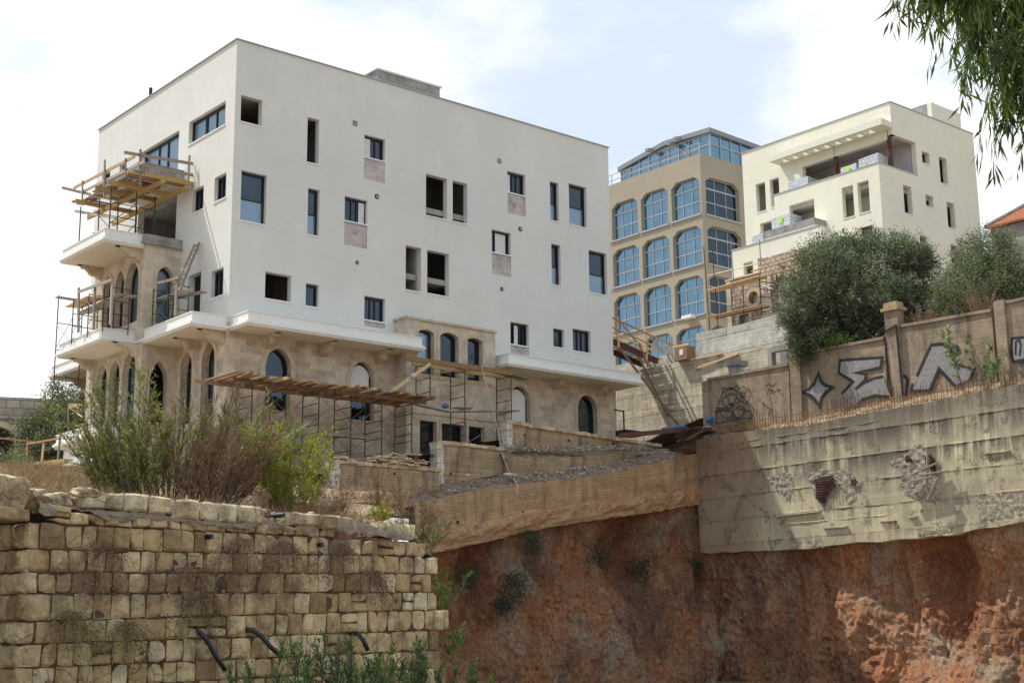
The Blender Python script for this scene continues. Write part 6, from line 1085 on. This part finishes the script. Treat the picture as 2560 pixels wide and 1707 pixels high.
# long plank platform on green frames before the stone facade
sc = thing('plank_scaffold', 'long scaffold with a ragged brown plank deck on green steel frames, before the stone facade', 'scaffold', (3, -2, 8.6), 'steel scaffolds around the main building')
UU = [-1.55, -.08, 1.4, 2.9, 4.4, 5.9, 7.4]
for i, u in enumerate(UU):
    if i == 0: continue
    ladder_frame(sc, (u, -2.2), (u, -1.0), 8.4, 9.95, 3, 'rust'); ladder_frame(sc, (u, -2.2), (u, -1.0), 9.95, 11.5, 4, 'green')
for i in range(1, 6):
    for z0, z1 in ((8.8, 10.0), (10.1, 11.3)):
        for w_ in (-2.2, -1.0): braces(sc, [((UU[i], w_-.03, z0), (UU[i+1], w_-.03, z1)), ((UU[i], w_-.05, z1), (UU[i+1], w_-.05, z0))] if (i+int(w_)) % 2 else [((UU[i], w_-.03, z0), (UU[i+1], w_-.03, z1))])
for w_, u0, u1 in ((-2.2, -.9, 4.1), (-2.25, 3.6, 8.1), (-1.0, -1.9, 3.2), (-1.05, 2.9, 7.6)): plank(sc, (u0, w_, 11.57), (u1, w_, 11.57+.0*u1), .08, .14, 'wood_b', 'ledger_beam')
x = -1.2
while x < 8.3:
    wd = random.choice((.1, .12, .18, .22)); l0 = -2.75-random.uniform(0, .45); l1 = -.75+random.uniform(-.25, .3); dz = random.uniform(0, .03); plank(sc, (x+random.uniform(-.1, .1), l0, 11.67+dz+random.uniform(-.01, .03)), (x+random.uniform(-.1, .1), l1, 11.67+dz), wd, .045 if wd > .13 else .1, random.choice(('wood_o', 'wood_b', 'wood_b', 'wood_g'))); x += wd*random.uniform(.9, 1.5)
for u0, z in ((3.3, 9.9), (6.7, 9.35)): plank(sc, (u0, -1.6, z), (u0+2.3, -1.6, z+.02), .35, .05, 'wood_g')
# frames around the three-arched bay
sb = thing('bay_scaffold', 'green scaffold with a long yellow beam in front of the three-arched stone bay', 'scaffold', (10, -2, 9.4), 'steel scaffolds around the main building')
for u, z0, z1 in ((8.3, 11.8, 13.3), (10.15, 9.6, 13.2), (12.72, 9.8, 13.25)): ladder_frame(sb, (u, -2.25), (u, -1.25), z0, z1, int((z1-z0)/.45), 'green')
a, za = M.w(Z7(105, 485), -2.3); b, zb3 = M.w(Z7(940, 605), -2.3); plank(sb, (a, -2.3, za), (b, -2.3, zb3), .1, .2, 'wood_y', 'yellow_beam')
a, za = M.w(Z7(160, 530), -1.3); plank(sb, (a, -1.3, za), (12.9, -1.3, za-.02), .1, .16, 'wood_y', 'yellow_beam'); plank(sb, (11.9, -1.9, 13.42), (14.3, -1.4, 13.36), .5, .03, 'wood_g')
a, za = M.w(Z7(400, 600), -2.9); b, zb3 = M.w(Z7(660, 545), -1.0); plank(sb, (a, -2.9, za), (b, -1.0, zb3+.0), .2, .06, 'wood_b')
for p, q, wt in (((450, 905), (985, 900), -2.0), ((190, 850), (450, 905), -2.2), ((490, 875), (620, 880), -1.6)): a, za = M.w(Z7(*p), wt); b, zb3 = M.w(Z7(*q), wt); plank(sb, (a, wt, za), (b, wt, zb3), .3, .05, 'wood_g')
braces(sb, [((10.15, -2.28, 10), (12.7, -2.28, 11.4)), ((10.15, -2.3, 11.4), (12.7, -2.3, 10.1))])
for i, (p, q, lb) in enumerate((((5, 740), (300, 530), 'slanting fresh board propped between the plank deck and the yellow beam'),)):
    a, za = M.w(Z7(*p), -2.6); b, zb3 = M.w(Z7(*q), -2.4); m = MB(); m.beam((a, -2.6, za), (b, -2.4, zb3), .04, .14, .9); solo('loose_board', m, MT['wood_o'], lb, 'board', base=(a, -2.6, za))
g = G('crumpled_cloth', .9, .1); MT['cloth'] = g.out(g.ramp(g.noise(8, 4), (.3, (.45, .42, .52)), (.7, (.75, .72, .76))), g.noise(9, 4), 1., .05); MT['cblue'] = plain('blue_plastic', (.08, .17, .34), .6)
for (x, y), mt_, lb, w_ in (((170, 625), 'cloth', 'pale crumpled rag tied on the slanting board', -2.62), ((415, 858), 'cblue', 'blue plastic bag on the end of the lower scaffold plank', -2.2)): a, za = M.w(Z7(x, y), w_); m = MB(); m.rock((a, w_, za), .15, .5, .9); solo('rag' if mt_ == 'cloth' else 'plastic_bag', m, MT[mt_], lb, 'rag' if mt_ == 'cloth' else 'bag', base=(a, w_, za), smooth=True)
pts_ = [M.w(Z7(*p), -2.45) for p in ((700, 545), (760, 760), (830, 1050), (850, 1180))]; pts_2 = [M.w(Z7(*p), -3.9) for p in ((870, 1280), (920, 1390))]
m = MB(); m.tube([(a, -2.45, z) for a, z in pts_]+[(a, -3.95, z) for a, z in pts_2]+[(M.w(Z7(980, 1480), WM-.1)[0], WM-.12, M.w(Z7(980, 1480), WM-.1)[1]), (M.w(Z7(978, 1560), WM-.1)[0], WM-.12, M.w(Z7(978, 1560), WM-.1)[1])], .018, 5); solo('hose', m, plain('pale_hose', (.6, .58, .5)), 'thin pale hose hanging from the yellow beam down over the terrace walls', 'hose', base=(pts_[0][0], -2.45, pts_[0][1]))
# rusty scaffold on the lower corner balcony
sr_ = thing('balcony_scaffold', 'rusty brown scaffold with planks and upright timbers on the lower left corner balcony', 'scaffold', (-2.5, 7, 14.5), 'steel scaffolds around the main building')
for w_, z1 in ((4.6, 16.25), (6.1, 16.2), (7.7, 16.2), (9.35, 16.75)): ladder_frame(sr_, (-3.2, w_), (-2.1, w_), 14.3 if w_ < 9 else 12.9, z1, 4, 'rust')
braces(sr_, [((-3.22, 4.6, 15.8), (-3.22, 6.1, 14.8)), ((-3.24, 4.6, 14.8), (-3.24, 6.1, 15.8)), ((-3.22, 7.7, 15.4), (-3.22, 9.3, 14.4)), ((-3.24, 7.7, 14.4), (-3.24, 9.3, 15.4)), ((-3.22, 6.1, 15.7), (-3.22, 7.7, 14.7))])
for x0, y0, x1, y1, u_ in ((500, 510, 1010, 270, -2.35), (560, 505, 1150, 290, -2.1)): a, za = M.u(B2(x0, y0), u_); b, zb3 = M.u(B2(x1, y1), u_); plank(sr_, (u_, a, za), (u_, b, zb3), .3, .06, 'wood_g')
for k in range(3): a, za = M.u(B2(345, 365), -3.0); plank(sr_, (-3.0+.26*k, a, 16.15+.02*k), (-3.0+.26*k, a-2.2, 16.17+.02*k), .22, .05, 'wood_o')
for x0, y0, x1, y1 in ((475, 195, 470, 740), (675, 155, 655, 700), (885, 110, 860, 640)): a, za = M.u(B2(x0, y0), -3.3); b, zb3 = M.u(B2(x1, y1), -3.3); plank(sr_, (-3.3, a, za), (-3.3, b, max(zb3, 14.3)), .14, .06, 'wood_g', 'upright_timber')
a, za = M.u(B2(470, 245), -3.36); b, zb3 = M.u(B2(880, 95), -3.36); plank(sr_, (-3.36, a, za), (-3.36, b, zb3), .12, .05, 'wood_g', 'guard_rail', (1, 0, 0))
a, za = M.u(B2(220, 315), -3.4); plank(sr_, (-3.5, a, za), (-2.2, a, za), .12, .05, 'wood_g', 'guard_rail')
# green scaffold and ladder on the side strip
sg_ = thing('side_scaffold', 'small green scaffold with planks beside the pointed bay window, under the ladder', 'scaffold', (-1, 3.6, 14.5), 'steel scaffolds around the main building')
for a, b in (((-1.4, 3.85), (-.5, 3.85)), ((-1.4, 2.5), (-.5, 2.5))): ladder_frame(sg_, a, b, 14.4, 16.2, 4, 'green')
braces(sg_, [((-1.42, 3.85, 15.6), (-1.42, 2.5, 14.7)), ((-1.44, 3.85, 14.7), (-1.44, 2.5, 15.6))])
for u_, x0, y0, x1, y1 in ((-1.2, 945, 1245, 1185, 1170), (-.8, 1010, 1250, 1285, 1190)): a, za = M.u(Z2(x0, y0), u_); b, zb3 = M.u(Z2(x1, y1), u_); plank(sg_, (u_, a, za), (u_, b, zb3), .3, .05, 'wood_g')
a, za = M.u(Z2(1075, 1065), -1.45); b, zb3 = M.u(Z2(1060, 1370), -1.45); plank(sg_, (-1.45, a, za), (-1.45, b, zb3), .14, .06, 'wood_g', 'upright_timber')
a, za = M.u(Z2(915, 1125), -1.5); b, zb3 = M.u(Z2(1090, 1080), -1.5); plank(sg_, (-1.5, a, za), (-1.5, b, zb3), .1, .08, 'wood_g', 'guard_rail', (1, 0, 0))
lad = thing('ladder', 'weathered wooden ladder leaning against the sunlit wall beside the pointed bay', 'ladder', (-1, 3.2, 14.6))
A0_ = M.u(Z2(1212, 820), -.12); A1_ = M.u(Z2(1045, 1185), -1.25); C0_ = M.u(Z2(1250, 805), -.12); C1_ = M.u(Z2(1092, 1190), -1.25)
pa, pb, pc, pd = np.array((-.12, *A0_)), np.array((-1.25, *A1_)), np.array((-.12, *C0_)), np.array((-1.25, *C1_))
for p, q in ((pa, pb), (pc, pd)): plank(lad, p, q, .05, .09, 'wood_g', 'rail')
for k in range(10): t = .04+k*.1; plank(lad, pa+(pb-pa)*t, pc+(pd-pc)*t, .04, .06, 'wood_g', 'rung')
# top left balcony slab and its formwork platform
m = MB(); slab(m, [(0, 4.35), (-2.0, 4.35), (-2.0, 8.6), (0, 8.6)], [(21.3, 21.72, 0), (21.72, 21.77, .03)]); sb_ = part('balcony', m, MT['grey'], bld, 'unfinished grey balcony slab held by formwork')
m = MB(); slab(m, [(0, 4.35), (-2.0, 4.35), (-2.0, 8.6), (0, 8.6)], [(21.24, 21.3, .02)]); part('soffit', m, MT['soffit'], sb_)
fp = thing('formwork_platform', 'timber formwork platform with yellow beams and railings hung under the highest left balcony', 'formwork', (-1.5, 6, 18.6))
for p, q, z in (((980, 320), (375, 610), 20.6), ((1150, 375), (570, 660), 20.6)):
    a = M.z(Z2(*p), z); b = M.z(Z2(*q), z); plank(fp, (*a, z), (*b, z), .09, .2, 'wood_y', 'yellow_beam')
for p, q, z in (((600, 285), (905, 460), 20.78), ((425, 380), (860, 455), 20.78), ((265, 485), (740, 560), 20.78), ((860, 250), (1185, 370), 20.9)):
    a = M.z(Z2(*p), z); b = M.z(Z2(*q), z); w_ = (a[1]+b[1])/2; plank(fp, (a[0], w_, z), (max(b[0], a[0]+1.8) if a[0] > -2.5 else -.35, w_, z), .09, .19, 'wood_y', 'yellow_beam')
for k in range(9): w_ = 3.6+k*.66+random.uniform(-.05, .05); plank(fp, (-2.55-random.uniform(0, .5), w_, 20.93), (-1.9+random.uniform(-.2, .6), w_, 20.93+random.uniform(0, .02)), random.choice((.12, .2)), .05, random.choice(('wood_b', 'wood_g', 'wood_o')))
for u_, z, w0, w1 in ((-2.5, 21.0, 3.5, 8.4), (-2.25, 21.02, 3.5, 8.6), (-2.62, 20.96, 6.0, 9.2)): plank(fp, (u_, w0, z), (u_, w1, z), .18, .045, 'wood_g')
for w_, z in ((3.62, 21.0), (3.85, 21.02), (4.1, 20.98)): plank(fp, (-2.7, w_, z), (-.05, w_, z), .2, .045, random.choice(('wood_g', 'wood_b')))
for k in range(5): w_ = 4.6+k*.8; plank(fp, (-1.7, w_, 21.15), (-.6, w_+.05, 21.15), .35, .05, 'wood_b', 'joist_board')
def rail3(pf, pl_, p, q, mat='wood_g', ax='u', w=.04, h=.13, name='guard_rail'):
    a, za = pf(Z2(*p), pl_); b, zb3 = pf(Z2(*q), pl_)
    P0, P1 = ((pl_, a, za), (pl_, b, zb3)) if ax == 'u' else ((a, pl_, za), (b, pl_, zb3)); m = MB(); m.beam(P0, P1, h, w, random.random(), (1, 0, 0) if ax == 'u' else (0, 1, 0)); return part(name, m, MT[mat], fp)
for p, q in (((660, 98), (1200, 188)), ((765, 188), (1200, 278))): rail3(M.w, 3.45, p, q, ax='w')
for p, q in (((265, 378), (745, 128)), ((340, 405), (820, 168)), ((175, 375), (395, 428)), ((275, 558), (600, 612))): rail3(M.u, -2.6, p, q, 'wood_o' if p[0] == 265 else 'wood_g')
for p, q in (((508, 158), (503, 455)), ((333, 320), (332, 515)), ((670, 148), (672, 292))): rail3(M.u, -2.66, p, q, w=.05, h=.1, name='upright_timber')
for p, q in (((788, 75), (785, 362)), ((1173, 122), (1158, 402))): rail3(M.w, 3.4, p, q, ax='w', w=.05, h=.09, name='upright_timber')
for (u_, w_) in ((-3.0, 4.9), (-2.75, 6.6), (-1.9, 4.8), (-1.0, 4.9), (-1.9, 6.6), (-1., 6.7), (-2.9, 8.2)): m = MB(); m.tube([(u_, w_, 18.5), (u_, w_, 20.55)], .028, 6); part('prop', m, MT['green' if u_ > -2 else 'rust'], fp)
for z in (19.0, 19.9): 
    for w_ in (4.85, 6.65): m = MB(); m.tube([(-3.0, w_, z), (-1.0, w_, z)], .02, 5); part('brace', m, MT['rust' if z < 19.5 else 'green'], fp)
braces(fp, [((-1.9, 4.85, 18.7), (-1.0, 4.85, 20.2)), ((-1.9, 6.6, 18.7), (-1.0, 6.6, 19.8)), ((-3.0, 4.85, 19.0), (-1.9, 4.85, 20.)), ((-3, 4.9, 18.8), (-3, 6.6, 20))], 'rust', .018)
# footbridge
br = thing('footbridge', 'sloping timber footbridge with rails between the main building and the board-marked wall', 'bridge', (24, 1.5, 16)); WN = 1.36; WF = 2.5
nb = lambda u: 16.71+(u-22.77)*(15.99-16.71)/(26.4-22.77)
for w_ in (WN, WF): plank(br, (21.3, w_, nb(21.3)-.12), (25.7, w_, nb(25.7)-.12), .14, .26, 'rust', 'steel_beam')
for k in range(24): u = 21.5+k*.19; plank(br, (u, WN-.15, nb(u)+.035), (u, WF+.1, nb(u)+.035+random.uniform(0, .02)), .15, .05, 'wood_o', 'plank', (-.2, 0, 1))
for u in (22.8, 24.8, 26.5): plank(br, (u, WN-.1, nb(u)-.35), (u, WN-.1, nb(u)+1.25), .06, .12, 'wood_o', 'post')
for u in (23.6, 25.6): plank(br, (u, WF+.1, nb(u)-.1), (u, WF+.1, nb(u)+1.1), .06, .1, 'wood_o', 'post')
for w_, d in ((WN-.15, 1.05), (WN-.15, .55), (WF+.15, 1.0), (WF+.15, .5)): plank(br, (22.3, w_, nb(22.3)+d), (26.9, w_, nb(26.9)+d), .04, .13, 'wood_o', 'handrail', (0, 1, 0))
for u in (22.9, 24.9): plank(br, (u, WN-.2, nb(u)+1.), (u+.75, WN-.5, nb(u)+.05), .03, .1, 'wood_g', 'strut')
for (u0, x, y) in ((24.3, 700, 1150), (22.9, 810, 1250)):
    q = M.u(Y3(x, y), UWD-.05); plank(br, (u0, WN+.05, nb(u0)-.2), (UWD-.06, q[0], q[1]), .1, .1, 'wood_b', 'prop')
plank(br, (24.4, WN+.0, nb(24.4)+.4), (24.9, WN-.12, nb(24.9)-.7), .06, .12, 'wood_b', 'strut')
q = M.u(Y3(730, 820), UWD-.1); q2_ = M.u(Y3(712, 1140), UWD-.1); m = MB(); m.beam((UWD-.1, *q), (UWD-.3, *q2_), .14, .05); solo('leaning_board', m, MT['wood_g'], 'pale upright board leaning on the board-marked wall below the footbridge', 'board', base=(UWD-.1, *q))
for i, (p, q, lb) in enumerate((((815, 600), (1255, 505), 'long pale batten fixed along the top of the board-marked wall'), ((980, 668), (1425, 512), 'slanting pale batten on the board-marked wall, below the long one'), ((750, 445), (915, 410), 'short batten at the end of the footbridge rail'))):
    a, za = M.u(Y3(*p), UWD-.06); b, zb3 = M.u(Y3(*q), UWD-.06); m = MB(); m.beam((UWD-.06, a, za), (UWD-.06, b, zb3), .1, .07, .9, (1, 0, 0)); solo('batten', m, MT['wood_o'], lb, 'batten', base=(UWD-.06, a, za))
q = rect(M.u, UWD-.3, Y3(775, 455), Y3(905, 565)); m = MB(); m.box(UWD-.35, UWD+.3, q[0], q[1], q[2], q[3]); bx = solo('crate', m, MT['wood_b'], 'dark brown crate with a white note at the wall end of the footbridge', 'crate', base=(UWD-.3, q[0], q[2]))
m = MB(); m.box(UWD-.37, UWD-.34, q[0]+.25, q[1]-.35, q[2]+.25, q[3]-.15); part('white_sheet', m, MT['white'], bx)
# scaffold at the villa's stone base
vs_ = thing('villa_scaffold', 'thin rusty tube scaffold with planks around the rubble stone base of the villa', 'scaffold', (su-1, s0[0], 15)); SU = su-1.1
def vp(x, y, u_=None): a, z = M.u(B6(x, y), u_ or SU); return (u_ or SU, a, z)
for x0, y0, x1, y1 in ((100, 90, 180, 1180), (210, 110, 290, 1150), (452, 0, 535, 1110), (830, 0, 850, 400), (610, 590, 630, 1050)):
    m = MB(); m.tube([vp(x0, y0), vp(x1, y1)], .035, 6); part('standard_pole', m, MT['rust' if x0 < 300 or x0 == 610 else 'steelg'], vs_)
for x0, y0, x1, y1 in ((150, 470, 840, 300),): m = MB(); m.tube([vp(x0, y0), vp(x1, y1)], .03, 5); part('ledger_pole', m, MT['steelg'], vs_)
for x0, y0, x1, y1 in ((155, 660, 840, 470), (170, 1005, 870, 855)):
    for k in range(3): p = np.array(vp(x0, y0))+[.3*k, 0, 0]; q = np.array(vp(x1, y1))+[.3*k, 0, 0]; plank(vs_, p, q, .27, .06, random.choice(('wood_o', 'rust')))
for x0, y0, x1, y1 in ((730, 410, 1359, 225), (745, 510, 1300, 370)): plank(vs_, vp(x0, y0), vp(x1, y1), .05, .2, 'wood_o', 'guard_board', (1, 0, 0))
for x0, y0, x1, y1 in ((825, 455, 860, 980), (970, 555, 1010, 950), (1050, 450, 1075, 900), (895, 310, 935, 700), (1120, 230, 1140, 500)): m = MB(); m.tube([vp(x0, y0, SU+.3), vp(x1, y1, SU+.3)], .04, 6); part('standard_pole', m, MT['green' if x0 == 825 else 'wood_g' if x0 in (895, 1120) else 'rust'], vs_)
for k in range(5): m = MB(); m.tube([vp(830+6*k, 540+100*k, SU+.3), vp(990+4*k, 565+95*k, SU+.3)], .028, 5); part('rung', m, MT['green'], vs_)
braces(vs_, [(vp(890, 980), vp(1070, 790)), (vp(860, 590), vp(1000, 640)), (vp(910, 600), vp(990, 580))], 'steelg', .025)
# wrapped pallets on the villa terraces
g = G('plastic_wrapped_tiles', .35, .5); wv, wf = g.brick(g.vec(facade=True), .35, .22, .015, (.62, .64, .65), (.5, .53, .55), (.34, .35, .36)); MT['wrap'] = g.out(g.mix(1, wv, g.ramp(g.noise(6, 4), (.3, .75), (.7, 1.2)), 'MULTIPLY'), g.noise(9, 4), .8, .04)
g2_ = plain('lime_tag', (.45, .85, .08), .5)
for i, (u_, x0, y0, x1, y1, lb, tag_) in enumerate(((yu+.9, 848, 468, 985, 520, 'plastic-wrapped stack of blocks nearest the corner of the villa terrace', 0), (yu+.9, 733, 520, 840, 556, 'low wrapped stack with a lime tag on the middle of the villa terrace', 1), (yu+.9, 390, 615, 528, 668, 'flat pile of wrapped sheets at the left end of the villa terrace', 0), (cu+.8, 285, 852, 410, 918, 'wrapped white pallet with a lime tag on the villa canopy balcony', 1), (lwu+.9, 155, 968, 235, 1020, 'white wrapped bundle on the parapet of the villa side wing', 0))):
    q = rect(M.u, u_, Y1(x0, y0), Y1(x1, y1)); t = thing('wrapped_pallet', lb, 'pallet', (u_, q[0], q[2]-.5), 'wrapped pallets on the villa'); m = MB(); zb_l = q[2]-.45
    m.add([(u_+dx*1.1+random.uniform(-.04, .04), (q[0] if dy == 0 else q[1])+random.uniform(-.05, .05), zb_l if dz == 0 else q[3]+random.uniform(-.08, .03)) for dz in (0, 1) for dy in (0, 1) for dx in (0, 1)], [(0, 2, 3, 1), (4, 5, 7, 6), (0, 1, 5, 4), (2, 6, 7, 3), (0, 4, 6, 2), (1, 3, 7, 5)])
    part('wrapped_blocks', m, MT['wrap'], t); m = MB(); m.box(u_+.02, u_+1.08, q[0]+.05, q[1]-.05, zb_l-.12, zb_l); part('pallet_base', m, MT['wood_o'], t)
    if tag_: m = MB(); c_ = (q[0]+q[1])/2; m.box(u_-.07, u_-.045, c_-.15, c_+.15, q[3]-.5, q[3]-.12); part('lime_tag', m, g2_, t)
# flat stone pile on the lowest terrace wall
fs_ = MB(); k = 0
for i in range(120):
    x = random.triangular(250, 640, 480) if i > 22 else random.uniform(90, 250); u_, z0 = M.w(Y6(x, np.interp(x, [90, 260, 480, 640], [282, 290, 300, 312])), WA); hmax = np.interp(x, [90, 150, 240, 290, 400, 560, 640], [.16, .24, .05, .2, .42, .5, .32]); L, D_, H_ = random.uniform(.2, .45), random.uniform(.2, .4), random.uniform(.035, .07)
    z = z0+.05+random.uniform(0, hmax); w_ = WA+random.uniform(-.05, .4); c = random.random(); an = random.uniform(-.5, .5); t1, t2 = random.uniform(-.12, .12), random.uniform(-.1, .1)
    fs_.add([(u_+dx*L*cos(an)-dy*D_*sin(an)+random.uniform(-.03, .03), w_+dx*L*sin(an)+dy*D_*cos(an), z+dz*H_+t1*dx*L*2+t2*dy*D_) for dz in (0, 1) for dy in (-.5, .5) for dx in (-.5, .5)], [(0, 2, 3, 1), (4, 5, 7, 6), (0, 1, 5, 4), (2, 6, 7, 3), (0, 4, 6, 2), (1, 3, 7, 5)], c)
solo('flat_stone_pile', fs_, MT['capst'], 'heap of thin flat orange and cream stone slabs stacked on the lowest terrace wall', 'stone pile', kind='stuff', base=(4, WA, 8.4))
# rubble on the ramp and terraces
pts = []
for i in range(620):
    u = random.uniform(5.5, 20.5); w_ = random.uniform(WM+.1, -3.9); z = float(np.interp(u, [4.6, 6.5, 10.2, 14, 18.1, 21.2], [6.75, 7.05, 7.9, 8.45, 9.3, 10.05]))+(w_-WM)*.32+.02; r = random.choice((.02, .03, .03, .04, .07))*random.uniform(.7, 1.2); pts.append(((u, w_, z), r))
rocks('rubble', pts, MT['rubst'], 'pale grey rubble and broken stones strewn over the gravel ramp', 'rubble', 'stuff')
for lb, (x, y), r in (('largest white stone lying on the gravel ramp beside the hose', (1105, 345), .2), ('tan stone next to the largest white one on the ramp', (1142, 347), .14), ('single pale stone at the lower left of the ramp', (870, 345), .09)):
    u_, z = M.w(Y6(x, y), -4.6); m = MB(); m.rock((u_, -4.6, z), r, .9, .5); solo('loose_stone', m, MT['pale' if 'tan' not in lb else 'capst'], lb, 'stone', base=(u_, -4.6, z))
pts = [((random.uniform(11.5, 20), random.uniform(WD+.1, WC-.1), 9.5+random.uniform(0, .1)+.09*0), 0) for _ in range(10)]
m = MB()
for i in range(350): u = random.uniform(11.6, 20.3); w_ = random.uniform(WD+.35, WC-.05); m.rock((u, w_, 9.45+(u-11.3)*.09+(w_-WD)*.42+.03), random.uniform(.02, .07), random.random())
solo('rubble', m, MT['rubst'], 'small pale rubble along the foot of the topmost terrace wall', 'rubble', kind='stuff', base=(14, WD, 9.5))
m = MB()
for i in range(260): w_ = random.uniform(-26, -5.6); m.rock((UB+random.uniform(.05, .9), w_, 10.75+random.uniform(-.15, .05)), random.uniform(.03, .1), random.random())
solo('rubble', m, MT['capst'], 'stones and clods on the soil strip at the foot of the graffiti wall', 'rubble', kind='stuff', base=(UB, -10, 10.7))
# rusty bar mesh standing on the big wall
rm = thing('rebar_mesh', 'low rusty reinforcing bar mesh standing along the top of the big concrete wall', 'rebar', (UB+.2, -12, 10.4)); m = MB(); w_ = -6.6
while w_ > -26: z1 = 11.55+.25*sin(w_*.7)*.3+random.uniform(-.12, .12); m.tube([(UB+.2, w_, 10.4), (UB+.2+random.uniform(-.03, .03), w_+random.uniform(-.05, .05), z1)], .011, 4); w_ -= .155
part('vertical_bars', m, MT['rust'], rm); m = MB()
for z in (10.85, 11.15): m.tube([(UB+.18, -6.5, z)]+[(UB+.18, -6.5-k*1.5, z+random.uniform(-.03, .03)) for k in range(1, 13)], .012, 4)
part('horizontal_bars', m, MT['rust'], rm)
# beams, boards and sheet pile between the main building and the walls
a = M.z(Y3(195, 1370), 10.55); b = M.z(Y3(860, 1320), 10.75); c_ = M.z(Y3(1150, 1335), 10.75)
m = MB(); m.beam((*a, 10.6), (*b, 10.85), .12, .2, .3); m.beam((*b, 10.85), (c_[0], c_[1], 10.95), .12, .2, .3); solo('steel_beam', m, MT['rust'], 'long rusty brown beam lying from the main building corner towards the graffiti wall', 'beam', base=(*a, 10.6))
pile = [(640, 1310, 880, 1265, 'blue', 'bright blue pipe lying on the board pile beside the graffiti wall'), ]
m = MB(); a = M.z(Y3(645, 1308), 11.0); b = M.z(Y3(880, 1280), 11.0); m.tube([(*a, 11.05), (*b, 11.1)], .1, 8); solo('blue_pipe', m, MT['cblue'], pile[0][5], 'pipe', base=(*a, 11))
for i in range(16):
    x0, y0 = random.uniform(790, 930), random.uniform(1330, 1420); x1, y1 = x0+random.uniform(180, 260), y0-random.uniform(20, 110); z = 10.5+i*.035; a = M.z(Y3(x0, y0), z); b = M.z(Y3(x1, y1), z); d = np.array(b)-a; d = d/np.linalg.norm(d)*random.uniform(1.6, 2.6); m = MB(); m.beam((*a, z), (a[0]+d[0], a[1]+d[1], z+.08), random.uniform(.15, .4), .05, random.random())
    solo('scrap_board', m, MT[random.choice(('wood_g', 'wood_b', 'rust', 'frame'))], 'one of the dark boards and sheets heaped at the left end of the graffiti wall', 'board', 'scrap boards heaped by the graffiti wall', base=(*a, z))
q = M.u(Y3(1122, 1195), UG-.3); m = MB(); m.tube([(UG-.3, q[0], 10.5), (UG-.3, q[0]-.05, q[1])], .05, 7); m.tube([(UG-.42, q[0]+.06, q[1]), (UG-.18, q[0]-.1, q[1])], .13, 12); m.tube([(UG-.3, q[0], q[1]), (UG-.3, q[0]-.3, q[1]+.04)], .08, 10); solo('pump', m, MT['cblue'], 'small blue pump head on a pipe beside the end pillar of the graffiti wall', 'pump', base=(UG-.3, q[0], 10.5))
q = M.z(Y3(290, 1320), 10.9); m = MB(); m.box(q[0]-.5, q[0]+.5, q[1]-.3, q[1]+.3, 10.7, 10.95); m.box(q[0]-.05, q[0]+.0, q[1]+.2, q[1]+.25, 10.95, 11.9); m.box(q[0]-.6, q[0]-.0, q[1]+.2, q[1]+.25, 11.85, 11.9); solo('work_trough', m, MT['frame'], 'dark mortar trough with a bent bar standing by the main building corner', 'trough', base=(q[0], q[1], 10.7))
# timber railing and deck at the lower left
tr = thing('timber_railing', 'fresh timber guard railing on a board deck at the far left, before the old building', 'railing', (-4, 9, 9)); UT = -4.2
def tp_(x, y, u_=UT): a, z = M.u(B5(x, y), u_); return (u_, a, z)
plank(tr, tp_(370, 780), tp_(790, 705), .05, .14, 'wood_o', 'rail', (1, 0, 0)); plank(tr, tp_(345, 1040), tp_(358, 735), .1, .06, 'wood_o', 'post'); plank(tr, tp_(545, 1020), tp_(572, 770), .1, .06, 'wood_o', 'post'); plank(tr, tp_(755, 1000), tp_(790, 650), .1, .06, 'wood_g', 'post')
a = M.w(B5(0, 705), tp_(358, 745)[1]+0.05); b = M.w(B5(360, 742), tp_(358, 745)[1]+.05); w_ = tp_(358, 745)[1]+.05; plank(tr, (a[0], w_, a[1]), (b[0], w_, b[1]), .05, .14, 'wood_o', 'rail', (0, 1, 0))
a = M.w(B5(380, 745), tp_(720, 800)[1]+2); plank(tr, (b[0], w_, b[1]-.02), tp_(715, 790, UT+1.5), .05, .13, 'wood_o', 'rail', (1, 0, 0)); plank(tr, tp_(180, 1100), tp_(870, 1005), .2, .16, 'wood_y', 'deck_beam'); plank(tr, tp_(260, 1065, UT+.3), tp_(900, 985, UT+.3), .4, .05, 'wood_o', 'deck_board')
sx = thing('pilaster_scaffold', 'small scaffold of weathered poles at the whitish pilaster, lower left end of the main building', 'scaffold', (-3.2, 8.5, 10.5), 'steel scaffolds around the main building')
for x, y0, y1 in ((890, 250, 620), (1100, 150, 560), (1185, 120, 560), (1300, 330, 560)): m = MB(); m.tube([tp_(x, y0, -3.4), tp_(x, y1, -3.4)], .03, 5); part('frame', m, MT['wood_g' if x != 1100 else 'rust'], sx)
for x0, y0, x1, y1 in ((920, 270, 1280, 250), (930, 300, 1270, 225), (980, 545, 1200, 520)): plank(sx, tp_(x0, y0, -3.2), tp_(x1, y1, -3.2), .2, .05, 'wood_o')
braces(sx, [(tp_(915, 310, -3.3), tp_(1090, 440, -3.3)), (tp_(1130, 280, -3.3), tp_(1290, 460, -3.3)), (tp_(1270, 260, -3.3), tp_(1170, 400, -3.3))], 'white', .018)
